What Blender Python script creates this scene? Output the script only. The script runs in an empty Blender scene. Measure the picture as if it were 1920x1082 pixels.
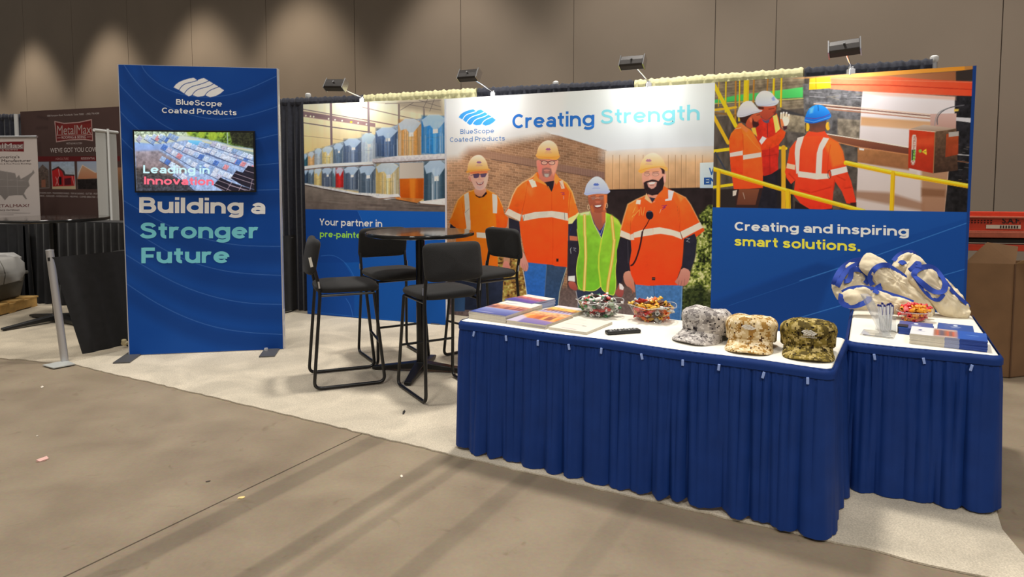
import bpy, bmesh, math, random
import numpy as np
from mathutils import Vector, Matrix
random.seed(7)
S = bpy.context.scene
COL = S.collection
# ------------------------------------------------------------------ camera
EYE = 1.58; FPX = 1290.0; PY = 416.0; HOR = 328.0
TH = math.atan((PY - HOR) / FPX)
cd = bpy.data.cameras.new('camera'); cam = bpy.data.objects.new('camera', cd); COL.objects.link(cam)
cam.location = (0, 0, EYE); cam.rotation_euler = (math.pi / 2 - TH, 0, 0)
cd.sensor_width = 36.0; cd.lens = FPX / 1920 * 36.0; cd.shift_y = -(541 - PY) / 1920.0
cd.clip_start = .05; cd.clip_end = 200
S.camera = cam
# ------------------------------------------------------------------ world, lights, exposure
w = bpy.data.worlds.new('hall'); S.world = w; w.use_nodes = True
bg = w.node_tree.nodes['Background']; bg.inputs[0].default_value = (1.0, .93, .84, 1); bg.inputs[1].default_value = .24
S.view_settings.view_transform = 'Standard'; S.view_settings.look = 'None'
S.view_settings.exposure = 0.0; S.view_settings.gamma = 1.0; S.view_settings.use_curve_mapping = False
def area(name, loc, size, power, color=(1, .955, .885), target=None, spread=math.pi):
    l = bpy.data.lights.new(name, 'AREA'); l.shape = 'DISK'; l.size = size; l.energy = power; l.color = color; l.spread = spread
    o = bpy.data.objects.new(name, l); COL.objects.link(o); o.location = loc
    d = Vector(target if target else (loc[0], loc[1], 0)) - Vector(loc)
    o.rotation_euler = d.to_track_quat('-Z', 'Y').to_euler()
    return o
# high-bay lamps of the hall, far above the frame
area('hall_lamp', (0.7, 6.0, 8.6), 1.0, 310, spread=math.radians(125))
area('hall_lamp', (-4.8, 4.6, 8.6), 1.4, 165, spread=math.radians(125))
area('hall_lamp', (6.0, 2.5, 8.6), 1.6, 103, spread=math.radians(125))
area('hall_lamp', (-2.5, -3.5, 8.6), 1.8, 371, spread=math.radians(125))
area('hall_lamp', (3.5, -4.0, 8.6), 1.8, 330, spread=math.radians(125))
area('hall_lamp', (-9.0, 10.0, 8.6), 1.6, 123, spread=math.radians(125))
WASH = [(-25.6, 820), (-21.97, 820), (-18.18, 820), (-14.57, 820), (-11.33, 800), (-7.5, 640), (-4.2, 370), (-1.2, 320), (1.8, 330)]
ARM = (1.5, 1.9, 1.9, 1.6)
WASH_Z = 7.0; WASH_D = 1.8; WASH_ANG = 70; WASH_TILT = 12
# ------------------------------------------------------------------ pixel -> place helpers (1920 x 1082 frame)
def ray(x, y):
    a = (x - 960) / FPX; b = -(y - PY) / FPX
    return np.array([a, math.cos(TH) + b * math.sin(TH), -math.sin(TH) + b * math.cos(TH)])
CAM = np.array([0, 0, EYE])
def atz(x, y, z=0.0):
    d = ray(x, y); return CAM + d * (z - EYE) / d[2]
def aty(x, y, Y):
    d = ray(x, y); return CAM + d * Y / d[1]
def onplane(x, y, O, N):
    d = ray(x, y); t = np.dot(np.asarray(O) - CAM, N) / np.dot(d, N); return CAM + d * t
def lin(c):
    c = np.asarray(c, float) / 255.0
    return np.where(c <= .04045, c / 12.92, ((c + .055) / 1.055) ** 2.4)
def F(ox, oy, k):
    return lambda pts: [(ox + x / k, oy + y / k) for x, y in pts]
# ------------------------------------------------------------------ materials
MATS = {}
def nd(nt, t, **kw):
    n = nt.nodes.new(t)
    for k, v in kw.items(): setattr(n, k, v)
    return n
def mat(name, rgb=(200, 200, 200), rough=.6, metal=0.0, spec=.5, noise=0.0, nscale=8.0, bump=0.0, bscale=60.0, sheen=0.0, coat=0.0, alpha=1.0, emit=None, estr=0.0, detail=4.0):
    if name in MATS: return MATS[name]
    m = bpy.data.materials.new(name); m.use_nodes = True; nt = m.node_tree; p = nt.nodes['Principled BSDF']
    c = list(lin(rgb)) + [1]
    p.inputs['Base Color'].default_value = c; p.inputs['Roughness'].default_value = rough; p.inputs['Metallic'].default_value = metal
    p.inputs['Specular IOR Level'].default_value = spec
    if sheen: p.inputs['Sheen Weight'].default_value = sheen; p.inputs['Sheen Roughness'].default_value = .4
    if coat: p.inputs['Coat Weight'].default_value = coat; p.inputs['Coat Roughness'].default_value = .04
    if emit is not None: p.inputs['Emission Color'].default_value = list(lin(emit)) + [1]; p.inputs['Emission Strength'].default_value = estr
    tc = nd(nt, 'ShaderNodeTexCoord')
    if noise:
        n = nd(nt, 'ShaderNodeTexNoise'); n.inputs['Scale'].default_value = nscale; n.inputs['Detail'].default_value = detail
        nt.links.new(tc.outputs['Object'], n.inputs['Vector'])
        r = nd(nt, 'ShaderNodeValToRGB')
        r.color_ramp.elements[0].position = .3; r.color_ramp.elements[1].position = .7
        r.color_ramp.elements[0].color = [v * (1 - noise) for v in c[:3]] + [1]; r.color_ramp.elements[1].color = [min(1, v * (1 + noise)) for v in c[:3]] + [1]
        nt.links.new(n.outputs['Fac'], r.inputs[0]); nt.links.new(r.outputs[0], p.inputs['Base Color'])
    if bump:
        n = nd(nt, 'ShaderNodeTexNoise'); n.inputs['Scale'].default_value = bscale; n.inputs['Detail'].default_value = 3
        nt.links.new(tc.outputs['Object'], n.inputs['Vector'])
        b = nd(nt, 'ShaderNodeBump'); b.inputs['Strength'].default_value = bump; b.inputs['Distance'].default_value = .01
        nt.links.new(n.outputs['Fac'], b.inputs['Height']); nt.links.new(b.outputs[0], p.inputs['Normal'])
    MATS[name] = m; return m
def mat_attr(name, rough=.6, emit=0.0, spec=.3, bump=0.0):
    if name in MATS: return MATS[name]
    m = bpy.data.materials.new(name); m.use_nodes = True; nt = m.node_tree; p = nt.nodes['Principled BSDF']
    a = nd(nt, 'ShaderNodeAttribute', attribute_name='ink'); p.inputs['Roughness'].default_value = rough; p.inputs['Specular IOR Level'].default_value = spec
    if emit:
        p.inputs['Base Color'].default_value = (.01, .01, .012, 1)
        nt.links.new(a.outputs['Color'], p.inputs['Emission Color']); p.inputs['Emission Strength'].default_value = emit
    else: nt.links.new(a.outputs['Color'], p.inputs['Base Color'])
    MATS[name] = m; return m
def mat_clear(name, tint=(1, 1, 1), gloss=.12, milky=0.0, mcol=(1, 1, 1)):
    """thin clear plastic or glass: see-through with a reflecting skin"""
    if name in MATS: return MATS[name]
    m = bpy.data.materials.new(name); m.use_nodes = True; nt = m.node_tree
    for n in list(nt.nodes): nt.nodes.remove(n)
    o = nd(nt, 'ShaderNodeOutputMaterial'); t = nd(nt, 'ShaderNodeBsdfTransparent'); t.inputs[0].default_value = (*tint, 1)
    g = nd(nt, 'ShaderNodeBsdfGlossy'); g.inputs['Roughness'].default_value = .06
    f = nd(nt, 'ShaderNodeLayerWeight'); f.inputs[0].default_value = .5
    pw = nd(nt, 'ShaderNodeMath', operation='POWER'); pw.inputs[1].default_value = 4.0; nt.links.new(f.outputs['Facing'], pw.inputs[0])
    ad = nd(nt, 'ShaderNodeMath', operation='MULTIPLY_ADD', use_clamp=True); ad.inputs[1].default_value = .55; ad.inputs[2].default_value = gloss
    nt.links.new(pw.outputs[0], ad.inputs[0])
    mx = nd(nt, 'ShaderNodeMixShader'); nt.links.new(ad.outputs[0], mx.inputs[0]); nt.links.new(t.outputs[0], mx.inputs[1]); nt.links.new(g.outputs[0], mx.inputs[2])
    last = mx
    if milky:
        d = nd(nt, 'ShaderNodeBsdfDiffuse'); d.inputs[0].default_value = (*mcol, 1)
        m2 = nd(nt, 'ShaderNodeMixShader'); m2.inputs[0].default_value = milky
        nt.links.new(mx.outputs[0], m2.inputs[1]); nt.links.new(d.outputs[0], m2.inputs[2]); last = m2
    nt.links.new(last.outputs[0], o.inputs[0]); MATS[name] = m; return m
# ------------------------------------------------------------------ object helpers
def tag(o, label=None, cat=None, group=None, kind=None):
    if label: o['label'] = label
    if cat: o['category'] = cat
    if group: o['group'] = group
    if kind: o['kind'] = kind
    return o
def thing(name, loc, label, cat, group=None, rz=0.0):
    o = bpy.data.objects.new(name, None); COL.objects.link(o); o.location = loc; o.rotation_euler = (0, 0, rz); o.empty_display_size = .1
    tag(o, label, cat, group); return o
def dup(root, loc=None, rz=None, label=None):
    r = root.copy(); COL.objects.link(r)
    for ch in list(root.children):
        c = ch.copy(); COL.objects.link(c); c.parent = r
        for g in list(ch.children):
            d = g.copy(); COL.objects.link(d); d.parent = c
    if loc is not None: r.location = loc
    if rz is not None: r.rotation_euler = (0, 0, rz)
    if label: r['label'] = label
    return r
def rmat(rx=0, ry=0, rz=0):
    return Matrix.Rotation(rz, 3, 'Z') @ Matrix.Rotation(ry, 3, 'Y') @ Matrix.Rotation(rx, 3, 'X')
def fillet(pts, r, n=5, closed=False):
    P = [Vector(p) for p in pts]; out = []
    N = len(P)
    for i in range(N):
        if not closed and i in (0, N - 1): out.append(P[i]); continue
        a, b, c = P[i - 1], P[i], P[(i + 1) % N]
        u = (a - b); v = (c - b); rr = min(r, u.length * .45, v.length * .45)
        s = b + u.normalized() * rr; e = b + v.normalized() * rr
        for k in range(n + 1):
            t = k / n; out.append((1 - t) ** 2 * s + 2 * t * (1 - t) * b + t * t * e)
    return out
class MB:
    def __init__(s): s.v = []; s.f = []; s.m = []
    def add(s, vs, fs, mi=0):
        b = len(s.v); s.v += [tuple(x) for x in vs]; s.f += [tuple(b + i for i in f) for f in fs]; s.m += [mi] * len(fs); return s
    def box(s, c, d, R=None, mi=0):
        hx, hy, hz = d[0] / 2, d[1] / 2, d[2] / 2
        vs = [Vector((x, y, z)) for x in (-hx, hx) for y in (-hy, hy) for z in (-hz, hz)]
        if R is not None: vs = [R @ v for v in vs]
        vs = [v + Vector(c) for v in vs]
        return s.add(vs, [(0, 1, 3, 2), (4, 6, 7, 5), (0, 4, 5, 1), (2, 3, 7, 6), (0, 2, 6, 4), (1, 5, 7, 3)], mi)
    def tube(s, pts, r, n=8, closed=False, mi=0, flat=None):
        P = [Vector(p) for p in pts]; N = len(P); rings = []
        T = []
        for i in range(N):
            if closed: t = P[(i + 1) % N] - P[i - 1]
            else: t = P[min(i + 1, N - 1)] - P[max(i - 1, 0)]
            T.append(t.normalized())
        up = Vector((0, 0, 1)) if abs(T[0].z) < .9 else Vector((1, 0, 0))
        u = T[0].cross(up).normalized()
        vs = []
        for i in range(N):
            u = (u - T[i] * u.dot(T[i])).normalized(); w_ = T[i].cross(u)
            ri = r[i] if isinstance(r, (list, tuple)) else r
            for k in range(n):
                a = 2 * math.pi * k / n; vs.append(P[i] + u * (math.cos(a) * ri) + w_ * (math.sin(a) * ri))
        fs = []
        M = N if closed else N - 1
        for i in range(M):
            j = (i + 1) % N
            for k in range(n): fs.append((i * n + k, i * n + (k + 1) % n, j * n + (k + 1) % n, j * n + k))
        if not closed: fs += [tuple(range(n - 1, -1, -1)), tuple((N - 1) * n + k for k in range(n))]
        return s.add(vs, fs, mi)
    def lathe(s, prof, c=(0, 0, 0), n=32, mi=0):
        vs = []; fs = []
        for (r, z) in prof:
            for k in range(n):
                a = 2 * math.pi * k / n; vs.append((c[0] + r * math.cos(a), c[1] + r * math.sin(a), c[2] + z))
        for i in range(len(prof) - 1):
            for k in range(n): fs.append((i * n + k, i * n + (k + 1) % n, (i + 1) * n + (k + 1) % n, (i + 1) * n + k))
        if prof[0][0] > 1e-6: fs.append(tuple(range(n - 1, -1, -1)))
        if prof[-1][0] > 1e-6: fs.append(tuple((len(prof) - 1) * n + k for k in range(n)))
        return s.add(vs, fs, mi)
    def prism(s, poly, d, mi=0):
        """poly: 3D points of a face, d: extrusion vector"""
        P = [Vector(p) for p in poly]; n = len(P); D = Vector(d)
        return s.add(P + [p + D for p in P], [tuple(range(n - 1, -1, -1)), tuple(range(n, 2 * n))] + [(i, (i + 1) % n, n + (i + 1) % n, n + i) for i in range(n)], mi)
    def grid(s, fn, nu, nv, mi=0, wrap=False):
        vs = [fn(i / nu, j / nv) for j in range(nv + 1) for i in range(nu + 1)]
        return s.add(vs, [(j * (nu + 1) + i, j * (nu + 1) + i + 1, (j + 1) * (nu + 1) + i + 1, (j + 1) * (nu + 1) + i) for j in range(nv) for i in range(nu)], mi)
    def build(s, name, mats, parent=None, world=False, smooth=True, bevel=0.0, solid=0.0, angle=40, fix=True):
        me = bpy.data.meshes.new(name)
        vs = s.v
        if world and parent is not None:
            p = parent; M = Matrix.Identity(4)
            while p is not None: M = Matrix.LocRotScale(p.location, p.rotation_euler, p.scale) @ M; p = p.parent
            Mi = M.inverted(); vs = [Mi @ Vector(v) for v in vs]
        me.from_pydata([tuple(v) for v in vs], [], s.f)
        if not isinstance(mats, (list, tuple)): mats = [mats]
        for m in mats: me.materials.append(m)
        if len(mats) > 1: me.polygons.foreach_set('material_index', s.m)
        if fix:
            bm = bmesh.new(); bm.from_mesh(me); bmesh.ops.recalc_face_normals(bm, faces=bm.faces); bm.to_mesh(me); bm.free()
        if smooth:
            me.polygons.foreach_set('use_smooth', [True] * len(me.polygons))
            try: me.set_sharp_from_angle(angle=math.radians(angle))
            except Exception: pass
        me.update()
        o = bpy.data.objects.new(name, me); COL.objects.link(o)
        if parent is not None: o.parent = parent
        if bevel:
            b = o.modifiers.new('bevel', 'BEVEL'); b.width = bevel; b.segments = 2; b.limit_method = 'ANGLE'; b.angle_limit = math.radians(40)
        if solid:
            b = o.modifiers.new('solid', 'SOLIDIFY'); b.thickness = solid; b.offset = 0
        return o
# ------------------------------------------------------------------ printed artwork: ink laid on the real surface of the print
def vnoise(x, y, seed=0):
    xi = np.floor(x).astype(np.int64); yi = np.floor(y).astype(np.int64); xf = x - xi; yf = y - yi
    xf = xf * xf * (3 - 2 * xf); yf = yf * yf * (3 - 2 * yf)
    def h(a, b):
        n = (a * 374761393 + b * 668265263 + seed * 974634) & 0xffffffff
        n = ((n ^ (n >> 13)) * 1274126177) & 0xffffffff
        return ((n ^ (n >> 16)) & 0xffff) / 65535.0
    return (h(xi, yi) * (1 - xf) + h(xi + 1, yi) * xf) * (1 - yf) + (h(xi, yi + 1) * (1 - xf) + h(xi + 1, yi + 1) * xf) * yf
def fbm(x, y, seed=0, o=3):
    r = 0; a = .5
    for k in range(o): r = r + a * vnoise(x * 2 ** k, y * 2 ** k, seed + k * 17); a *= .5
    return r / (1 - .5 ** o)
def chaikin(pts, k=2, closed=True):
    for _ in range(k):
        n = len(pts); q = []
        for i in range(n if closed else n - 1):
            a = pts[i]; b = pts[(i + 1) % n]
            q += [(a[0] * .75 + b[0] * .25, a[1] * .75 + b[1] * .25), (a[0] * .25 + b[0] * .75, a[1] * .25 + b[1] * .75)]
        pts = q if closed else [pts[0]] + q + [pts[-1]]
    return pts
class Print:
    """a rectangle of ink on a real plane; artwork coordinates come from where each point of the print lies"""
    def __init__(s, O, U, V, wd, ht, nx, ny, view=True, pw=100.0, ph=100.0):
        s.O = np.array(O, float); s.U = np.array(U, float); s.V = np.array(V, float); s.wd = wd; s.ht = ht; s.nx = nx; s.ny = ny
        u = np.linspace(0, wd, nx + 1); v = np.linspace(0, ht, ny + 1); uu, vv = np.meshgrid(u, v)
        s.P = s.O + uu[..., None] * s.U + vv[..., None] * s.V
        if view:
            D = s.P - CAM
            zc = D[..., 1] * math.cos(TH) - D[..., 2] * math.sin(TH); yc = D[..., 1] * math.sin(TH) + D[..., 2] * math.cos(TH)
            s.X = 960 + FPX * D[..., 0] / zc; s.Y = PY - FPX * yc / zc
        else:
            s.X = uu / wd * pw; s.Y = (1 - vv / ht) * ph
        s.C = np.zeros(s.X.shape + (3,)); s.N = np.cross(s.U, s.V); s.extra = []
    def win(s, x0, y0, x1, y1):
        m = (s.X >= x0) & (s.X <= x1) & (s.Y >= y0) & (s.Y <= y1)
        r = np.where(m.any(1))[0]; c = np.where(m.any(0))[0]
        if not len(r) or not len(c): return None
        return slice(r[0], r[-1] + 1), slice(c[0], c[-1] + 1)
    def blend(s, sl, al, col):
        s.C[sl] = s.C[sl] * (1 - al[..., None]) + col * al[..., None]
    def sd(s, pts, X, Y):
        d = np.full(X.shape, 1e9); ins = np.zeros(X.shape, bool); n = len(pts)
        for i in range(n):
            ax, ay = pts[i]; bx, by = pts[(i + 1) % n]
            ex, ey = bx - ax, by - ay; L = ex * ex + ey * ey + 1e-12
            t = np.clip(((X - ax) * ex + (Y - ay) * ey) / L, 0, 1)
            d = np.minimum(d, (X - ax - t * ex) ** 2 + (Y - ay - t * ey) ** 2)
            if ay != by:
                ins ^= ((ay > Y) != (by > Y)) & (X < (bx - ax) * (Y - ay) / (by - ay) + ax)
        d = np.sqrt(d); return np.where(ins, -d, d)
    def poly(s, pts, col, col2=None, soft=.9, a=1.0, n=0.0, ns=.12, sm=0, hor=False, seed=1, lines=None):
        if sm: pts = chaikin(pts, sm)
        xs = [p[0] for p in pts]; ys = [p[1] for p in pts]
        sl = s.win(min(xs) - soft - 1, min(ys) - soft - 1, max(xs) + soft + 1, max(ys) + soft + 1)
        if sl is None: return
        X = s.X[sl]; Y = s.Y[sl]
        al = np.clip(.5 - s.sd(pts, X, Y) / soft, 0, 1) * a
        if soft > 3: al = al * al * (3 - 2 * al) if a == 1 else al
        c = np.broadcast_to(np.asarray(col, float), X.shape + (3,))
        if col2 is not None:
            t = ((X - min(xs)) / (max(xs) - min(xs) + 1e-6) if hor else (Y - min(ys)) / (max(ys) - min(ys) + 1e-6)).clip(0, 1)[..., None]
            c = c * (1 - t) + np.asarray(col2, float) * t
        if n: c = c * (1 + n * 2 * (fbm(X * ns, Y * ns, seed) - .5))[..., None]
        s.blend(sl, al, np.clip(c, 0, 255))
    def line(s, pts, wd, col, soft=.8, a=1.0, sm=0, col2=None):
        if sm: pts = chaikin(pts, sm, False)
        xs = [p[0] for p in pts]; ys = [p[1] for p in pts]; q = wd + soft + 1
        sl = s.win(min(xs) - q, min(ys) - q, max(xs) + q, max(ys) + q)
        if sl is None: return
        X = s.X[sl]; Y = s.Y[sl]; d = np.full(X.shape, 1e9)
        for (ax, ay), (bx, by) in zip(pts[:-1], pts[1:]):
            ex, ey = bx - ax, by - ay; L = ex * ex + ey * ey + 1e-12
            t = np.clip(((X - ax) * ex + (Y - ay) * ey) / L, 0, 1)
            d = np.minimum(d, (X - ax - t * ex) ** 2 + (Y - ay - t * ey) ** 2)
        al = np.clip(.5 - (np.sqrt(d) - wd / 2) / soft, 0, 1) * a
        s.blend(sl, al, np.asarray(col, float))
    def ell(s, cx, cy, rx, ry, col, soft=.9, a=1.0, ring=0.0):
        pts = [(cx + rx * math.cos(t * math.pi / 10), cy + ry * math.sin(t * math.pi / 10)) for t in range(20)]
        if ring: s.line(pts + pts[:1], ring, col, soft, a)
        else: s.poly(pts, col, soft=soft, a=a)
    def fn(s, f, box=None):
        sl = s.win(*box) if box else (slice(None), slice(None))
        if sl is None: return
        s.C[sl] = np.clip(f(s.X[sl], s.Y[sl], s.C[sl]), 0, 255)
    def text(s, body, p0, p1, ptop, col, bold=.03, lift=.0015, gap=1.0, w=None):
        """p0 left end of baseline, p1 right end of baseline, ptop point at cap height above p0 (all in artwork coordinates)"""
        vs, tris, cap = geo(body, w) if w else glyphs(body, bold, gap)
        A, B, T = s.at(p0), s.at(p1), s.at(ptop)
        ex = (B - A) / vs[:, 0].max(); ey = (T - A) / cap
        nrm = s.N / np.linalg.norm(s.N)
        s.extra.append((A + vs[:, :1] * ex + vs[:, 1:2] * ey + nrm * (lift + (vs[:, 2:3] * .00012 if vs.shape[1] > 2 else 0)), tris, np.asarray(col, float)))
    def at(s, p):
        if s.X.size and getattr(s, 'flat', False): return s.O + s.U * (p[0] / 100 * s.wd) + s.V * ((1 - p[1] / 100) * s.ht)
        return onplane(p[0], p[1], s.O, s.N)
    def build(s, name, m, parent, k=1.0, lift=0.0):
        nx, ny = s.nx, s.ny
        V = (s.P + (s.N / np.linalg.norm(s.N)) * lift).reshape(-1, 3)
        i = np.arange(ny)[:, None] * (nx + 1) + np.arange(nx)[None, :]
        Q = np.stack([i, i + 1, i + nx + 2, i + nx + 1], -1).reshape(-1, 4)
        loops = [Q.reshape(-1)]; starts = [np.arange(len(Q)) * 4]; tot = [np.full(len(Q), 4)]
        Cs = [lin(s.C.reshape(-1, 3)) * k]; Vs = [V]; off = len(V); lo = len(Q) * 4
        for (v, t, c) in s.extra:
            loops.append((np.asarray(t) + off).reshape(-1)); starts.append(lo + np.arange(len(t)) * 3); tot.append(np.full(len(t), 3))
            lo += len(t) * 3; off += len(v); Vs.append(v); Cs.append(np.repeat(lin(c)[None] * k, len(v), 0))
        V = np.concatenate(Vs); loops = np.concatenate(loops); starts = np.concatenate(starts); C = np.concatenate(Cs)
        if parent is not None:
            M = Matrix.LocRotScale(parent.location, parent.rotation_euler, parent.scale).inverted()
            R = np.array(M.to_3x3()); V = V @ R.T + np.array(M.translation)
        me = bpy.data.meshes.new(name); me.vertices.add(len(V)); me.vertices.foreach_set('co', V.astype(np.float32).reshape(-1))
        me.loops.add(len(loops)); me.loops.foreach_set('vertex_index', loops.astype(np.int32))
        me.polygons.add(len(starts)); me.polygons.foreach_set('loop_start', starts.astype(np.int32))
        try: me.polygons.foreach_set('loop_total', np.concatenate(tot).astype(np.int32))
        except Exception: pass
        me.update(calc_edges=True)
        at = me.attributes.new('ink', 'FLOAT_COLOR', 'POINT')
        at.data.foreach_set('color', np.concatenate([np.clip(C, 0, 1), np.ones((len(C), 1))], 1).astype(np.float32).reshape(-1))
        me.materials.append(m); o = bpy.data.objects.new(name, me); COL.objects.link(o)
        if parent is not None: o.parent = parent
        return o
GL = {}
def glyphs(body, bold, gap=1.0):
    k = (body, bold, gap)
    if k in GL: return GL[k]
    def tri(tx):
        cu = bpy.data.curves.new('t', 'FONT'); cu.body = tx; cu.size = 1; cu.offset = bold; cu.fill_mode = 'FRONT'; cu.space_character = gap; cu.resolution_u = 4
        o = bpy.data.objects.new('t', cu); COL.objects.link(o); dg = bpy.context.evaluated_depsgraph_get()
        me = bpy.data.meshes.new_from_object(o.evaluated_get(dg)); me.calc_loop_triangles()
        v = np.array([x.co[:2] for x in me.vertices]); t = np.array([x.vertices[:] for x in me.loop_triangles])
        bpy.data.objects.remove(o); bpy.data.curves.remove(cu); bpy.data.meshes.remove(me); return v, t
    v, t = tri(body); h, _ = tri('H')
    v[:, 0] -= v[:, 0].min(); v[:, 1] -= h[:, 1].min()
    GL[k] = (v, t, h[:, 1].max() - h[:, 1].min()); return GL[k]
def arc(cx, cy, rx, ry, a0, a1, n=16): return [(cx + rx * math.cos(math.radians(a0 + (a1 - a0) * k / n)), cy + ry * math.sin(math.radians(a0 + (a1 - a0) * k / n))) for k in range(n + 1)]
O_ = arc(.40, .37, .305, .28, 0, 360, 28)
GEO = {'o': ([O_], .80), 'c': ([arc(.40, .37, .305, .28, 48, 312, 22)], .72), 'e': ([[(.13, .37), (.70, .37)] , arc(.40, .37, .305, .28, 0, 318, 24)], .80),
 'd': ([O_, [(.705, 0), (.705, 1.02)]], .80), 'p': ([O_, [(.095, -.27), (.095, .74)]], .80), 'b': ([O_, [(.095, 0), (.095, 1.02)]], .80),
 'g': ([O_, [(.705, .74), (.705, .10)] + arc(.40, -.01, .305, .165, -14, -150, 12)], .80),
 'a': ([arc(.36, .43, .245, .215, 155, 0, 14) + [(.605, 0)], arc(.335, .235, .24, .142, 0, 360, 22)], .70),
 'n': ([[(.095, 0), (.095, .74)], [(.095, .3)] + arc(.375, .38, .28, .265, 180, 0, 14) + [(.655, 0)]], .75), 'h': ([[(.095, 0), (.095, 1.02)], [(.095, .3)] + arc(.375, .38, .28, .265, 180, 0, 14) + [(.655, 0)]], .75),
 'm': ([[(.095, 0), (.095, .74)], [(.095, .3)] + arc(.34, .39, .245, .255, 180, 0, 12) + [(.585, 0)], [(.585, .3)] + arc(.83, .39, .245, .255, 180, 0, 12) + [(1.075, 0)]], 1.17),
 'u': ([[(.655, .74), (.655, 0)], [(.095, .74)] + arc(.375, .36, .28, .265, 180, 360, 14) + [(.655, .45)]], .75), 'r': ([[(.095, 0), (.095, .74)], [(.095, .3)] + arc(.36, .36, .265, .285, 180, 68, 10)], .50),
 'i': ([[(.095, 0), (.095, .74)], [(.095, .86), (.095, 1.04)]], .19), 'l': ([[(.095, 0), (.095, 1.02)]], .19), 't': ([[(.23, .96), (.23, .25)] + arc(.39, .25, .16, .155, 180, 280, 8), [(.02, .645), (.46, .645)]], .48),
 's': ([chaikin([(.55, .545), (.47, .62), (.32, .655), (.17, .625), (.10, .53), (.17, .43), (.32, .385), (.48, .34), (.545, .235), (.47, .12), (.32, .085), (.16, .11), (.06, .205)], 2, False)], .64), 'v': ([[(.08, .74), (.38, .06)], [(.38, .06), (.68, .74)]], .76),
 '.': ([[(.11, -.02), (.11, .20)]], .22), '-': ([[(.02, .36), (.36, .36)]], .38), ' ': ([], .22),
 'B': ([[(.095, 0), (.095, 1)], [(.095, .905), (.45, .905)] + arc(.45, .715, .20, .19, 90, -90, 12) + [(.095, .525)], [(.095, .525), (.48, .525)] + arc(.48, .31, .225, .215, 90, -90, 12) + [(.095, .095)]], .80),
 'C': ([arc(.47, .5, .375, .41, 44, 316, 26)], .86), 'F': ([[(.095, 0), (.095, 1)], [(.095, .905), (.66, .905)], [(.095, .47), (.60, .47)]], .66), 'I': ([[(.095, 0), (.095, 1)]], .19), 'L': ([[(.095, 1), (.095, 0)], [(.095, .095), (.64, .095)]], .64),
 'P': ([[(.095, 0), (.095, 1)], [(.095, .905), (.46, .905)] + arc(.46, .65, .25, .255, 90, -90, 14) + [(.095, .395)]], .78), 'Y': ([[(.05, 1), (.40, .42)], [(.75, 1), (.40, .42)], [(.40, .45), (.40, 0)]], .80),
 'S': ([chaikin([(.70, .74), (.62, .86), (.42, .915), (.20, .88), (.11, .735), (.19, .60), (.42, .525), (.65, .45), (.73, .285), (.64, .14), (.42, .085), (.18, .12), (.06, .26)], 2, False)], .80)}
def geo(body, w_=.19, gap=.10):
    k = ('geo', body, w_)
    if k in GL: return GL[k]
    vs = []; ts = []; x0 = 0.0
    for ch in body:
        st_, adv = GEO[ch]
        for si, P in enumerate(st_):
            P = [np.array(p, float) for p in P]; P = [P[0]] + [b_ for a_, b_ in zip(P[:-1], P[1:]) if np.linalg.norm(a_ - b_) > 1e-4]; n = len(P); closed = np.linalg.norm(P[0] - P[-1]) < 1e-6; b = len(vs)
            for i in range(n):
                a = P[i - 1] if i else (P[-2] if closed else P[0]); c = P[i + 1] if i < n - 1 else (P[1] if closed else P[-1]); d = c - a; d = d / (np.linalg.norm(d) + 1e-9); q = np.array([-d[1], d[0]]) * w_ / 2
                if i and i < n - 1:
                    e = P[i] - P[i - 1]; e = e / (np.linalg.norm(e) + 1e-9); q = q / max(.5, abs(np.dot(e, d)))
                vs += [(*(P[i] + q + (x0, 0)), si + i * .1), (*(P[i] - q + (x0, 0)), si + i * .1)]
            for i in range(n - 1): j = b + 2 * i; ts += [(j, j + 1, j + 3), (j, j + 3, j + 2)]
        x0 += adv + gap
    v = np.array(vs); v[:, 0] -= v[:, 0].min(); GL[k] = (v, np.array(ts)[:, ::-1], 1.0); return GL[k]
LOGO = [(453, 230), (468, 210), (490, 194), (520, 181), (555, 171), (588, 165), (612, 182), (636, 172), (657, 167), (690, 186), (722, 205), (757, 226), (793, 250), (770, 271), (740, 287), (700, 297), (668, 284), (645, 290), (615, 294), (578, 281), (555, 291), (525, 272), (490, 248)]
LOGOL = [[(490, 248), (505, 224), (530, 205), (575, 195), (614, 183)], [(525, 272), (545, 244), (580, 222), (640, 208), (690, 187)], [(578, 282), (595, 258), (625, 240), (685, 226), (723, 206)], [(664, 286), (680, 262), (710, 244), (757, 227)]]
def logo(pr, place, col, bgc, wl):
    """place maps the mark's own drawing units to artwork coordinates"""
    pr.poly(place(LOGO), col, soft=.8)
    for l in LOGOL: pr.line(place(l), wl, bgc, soft=.7, sm=2)
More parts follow.
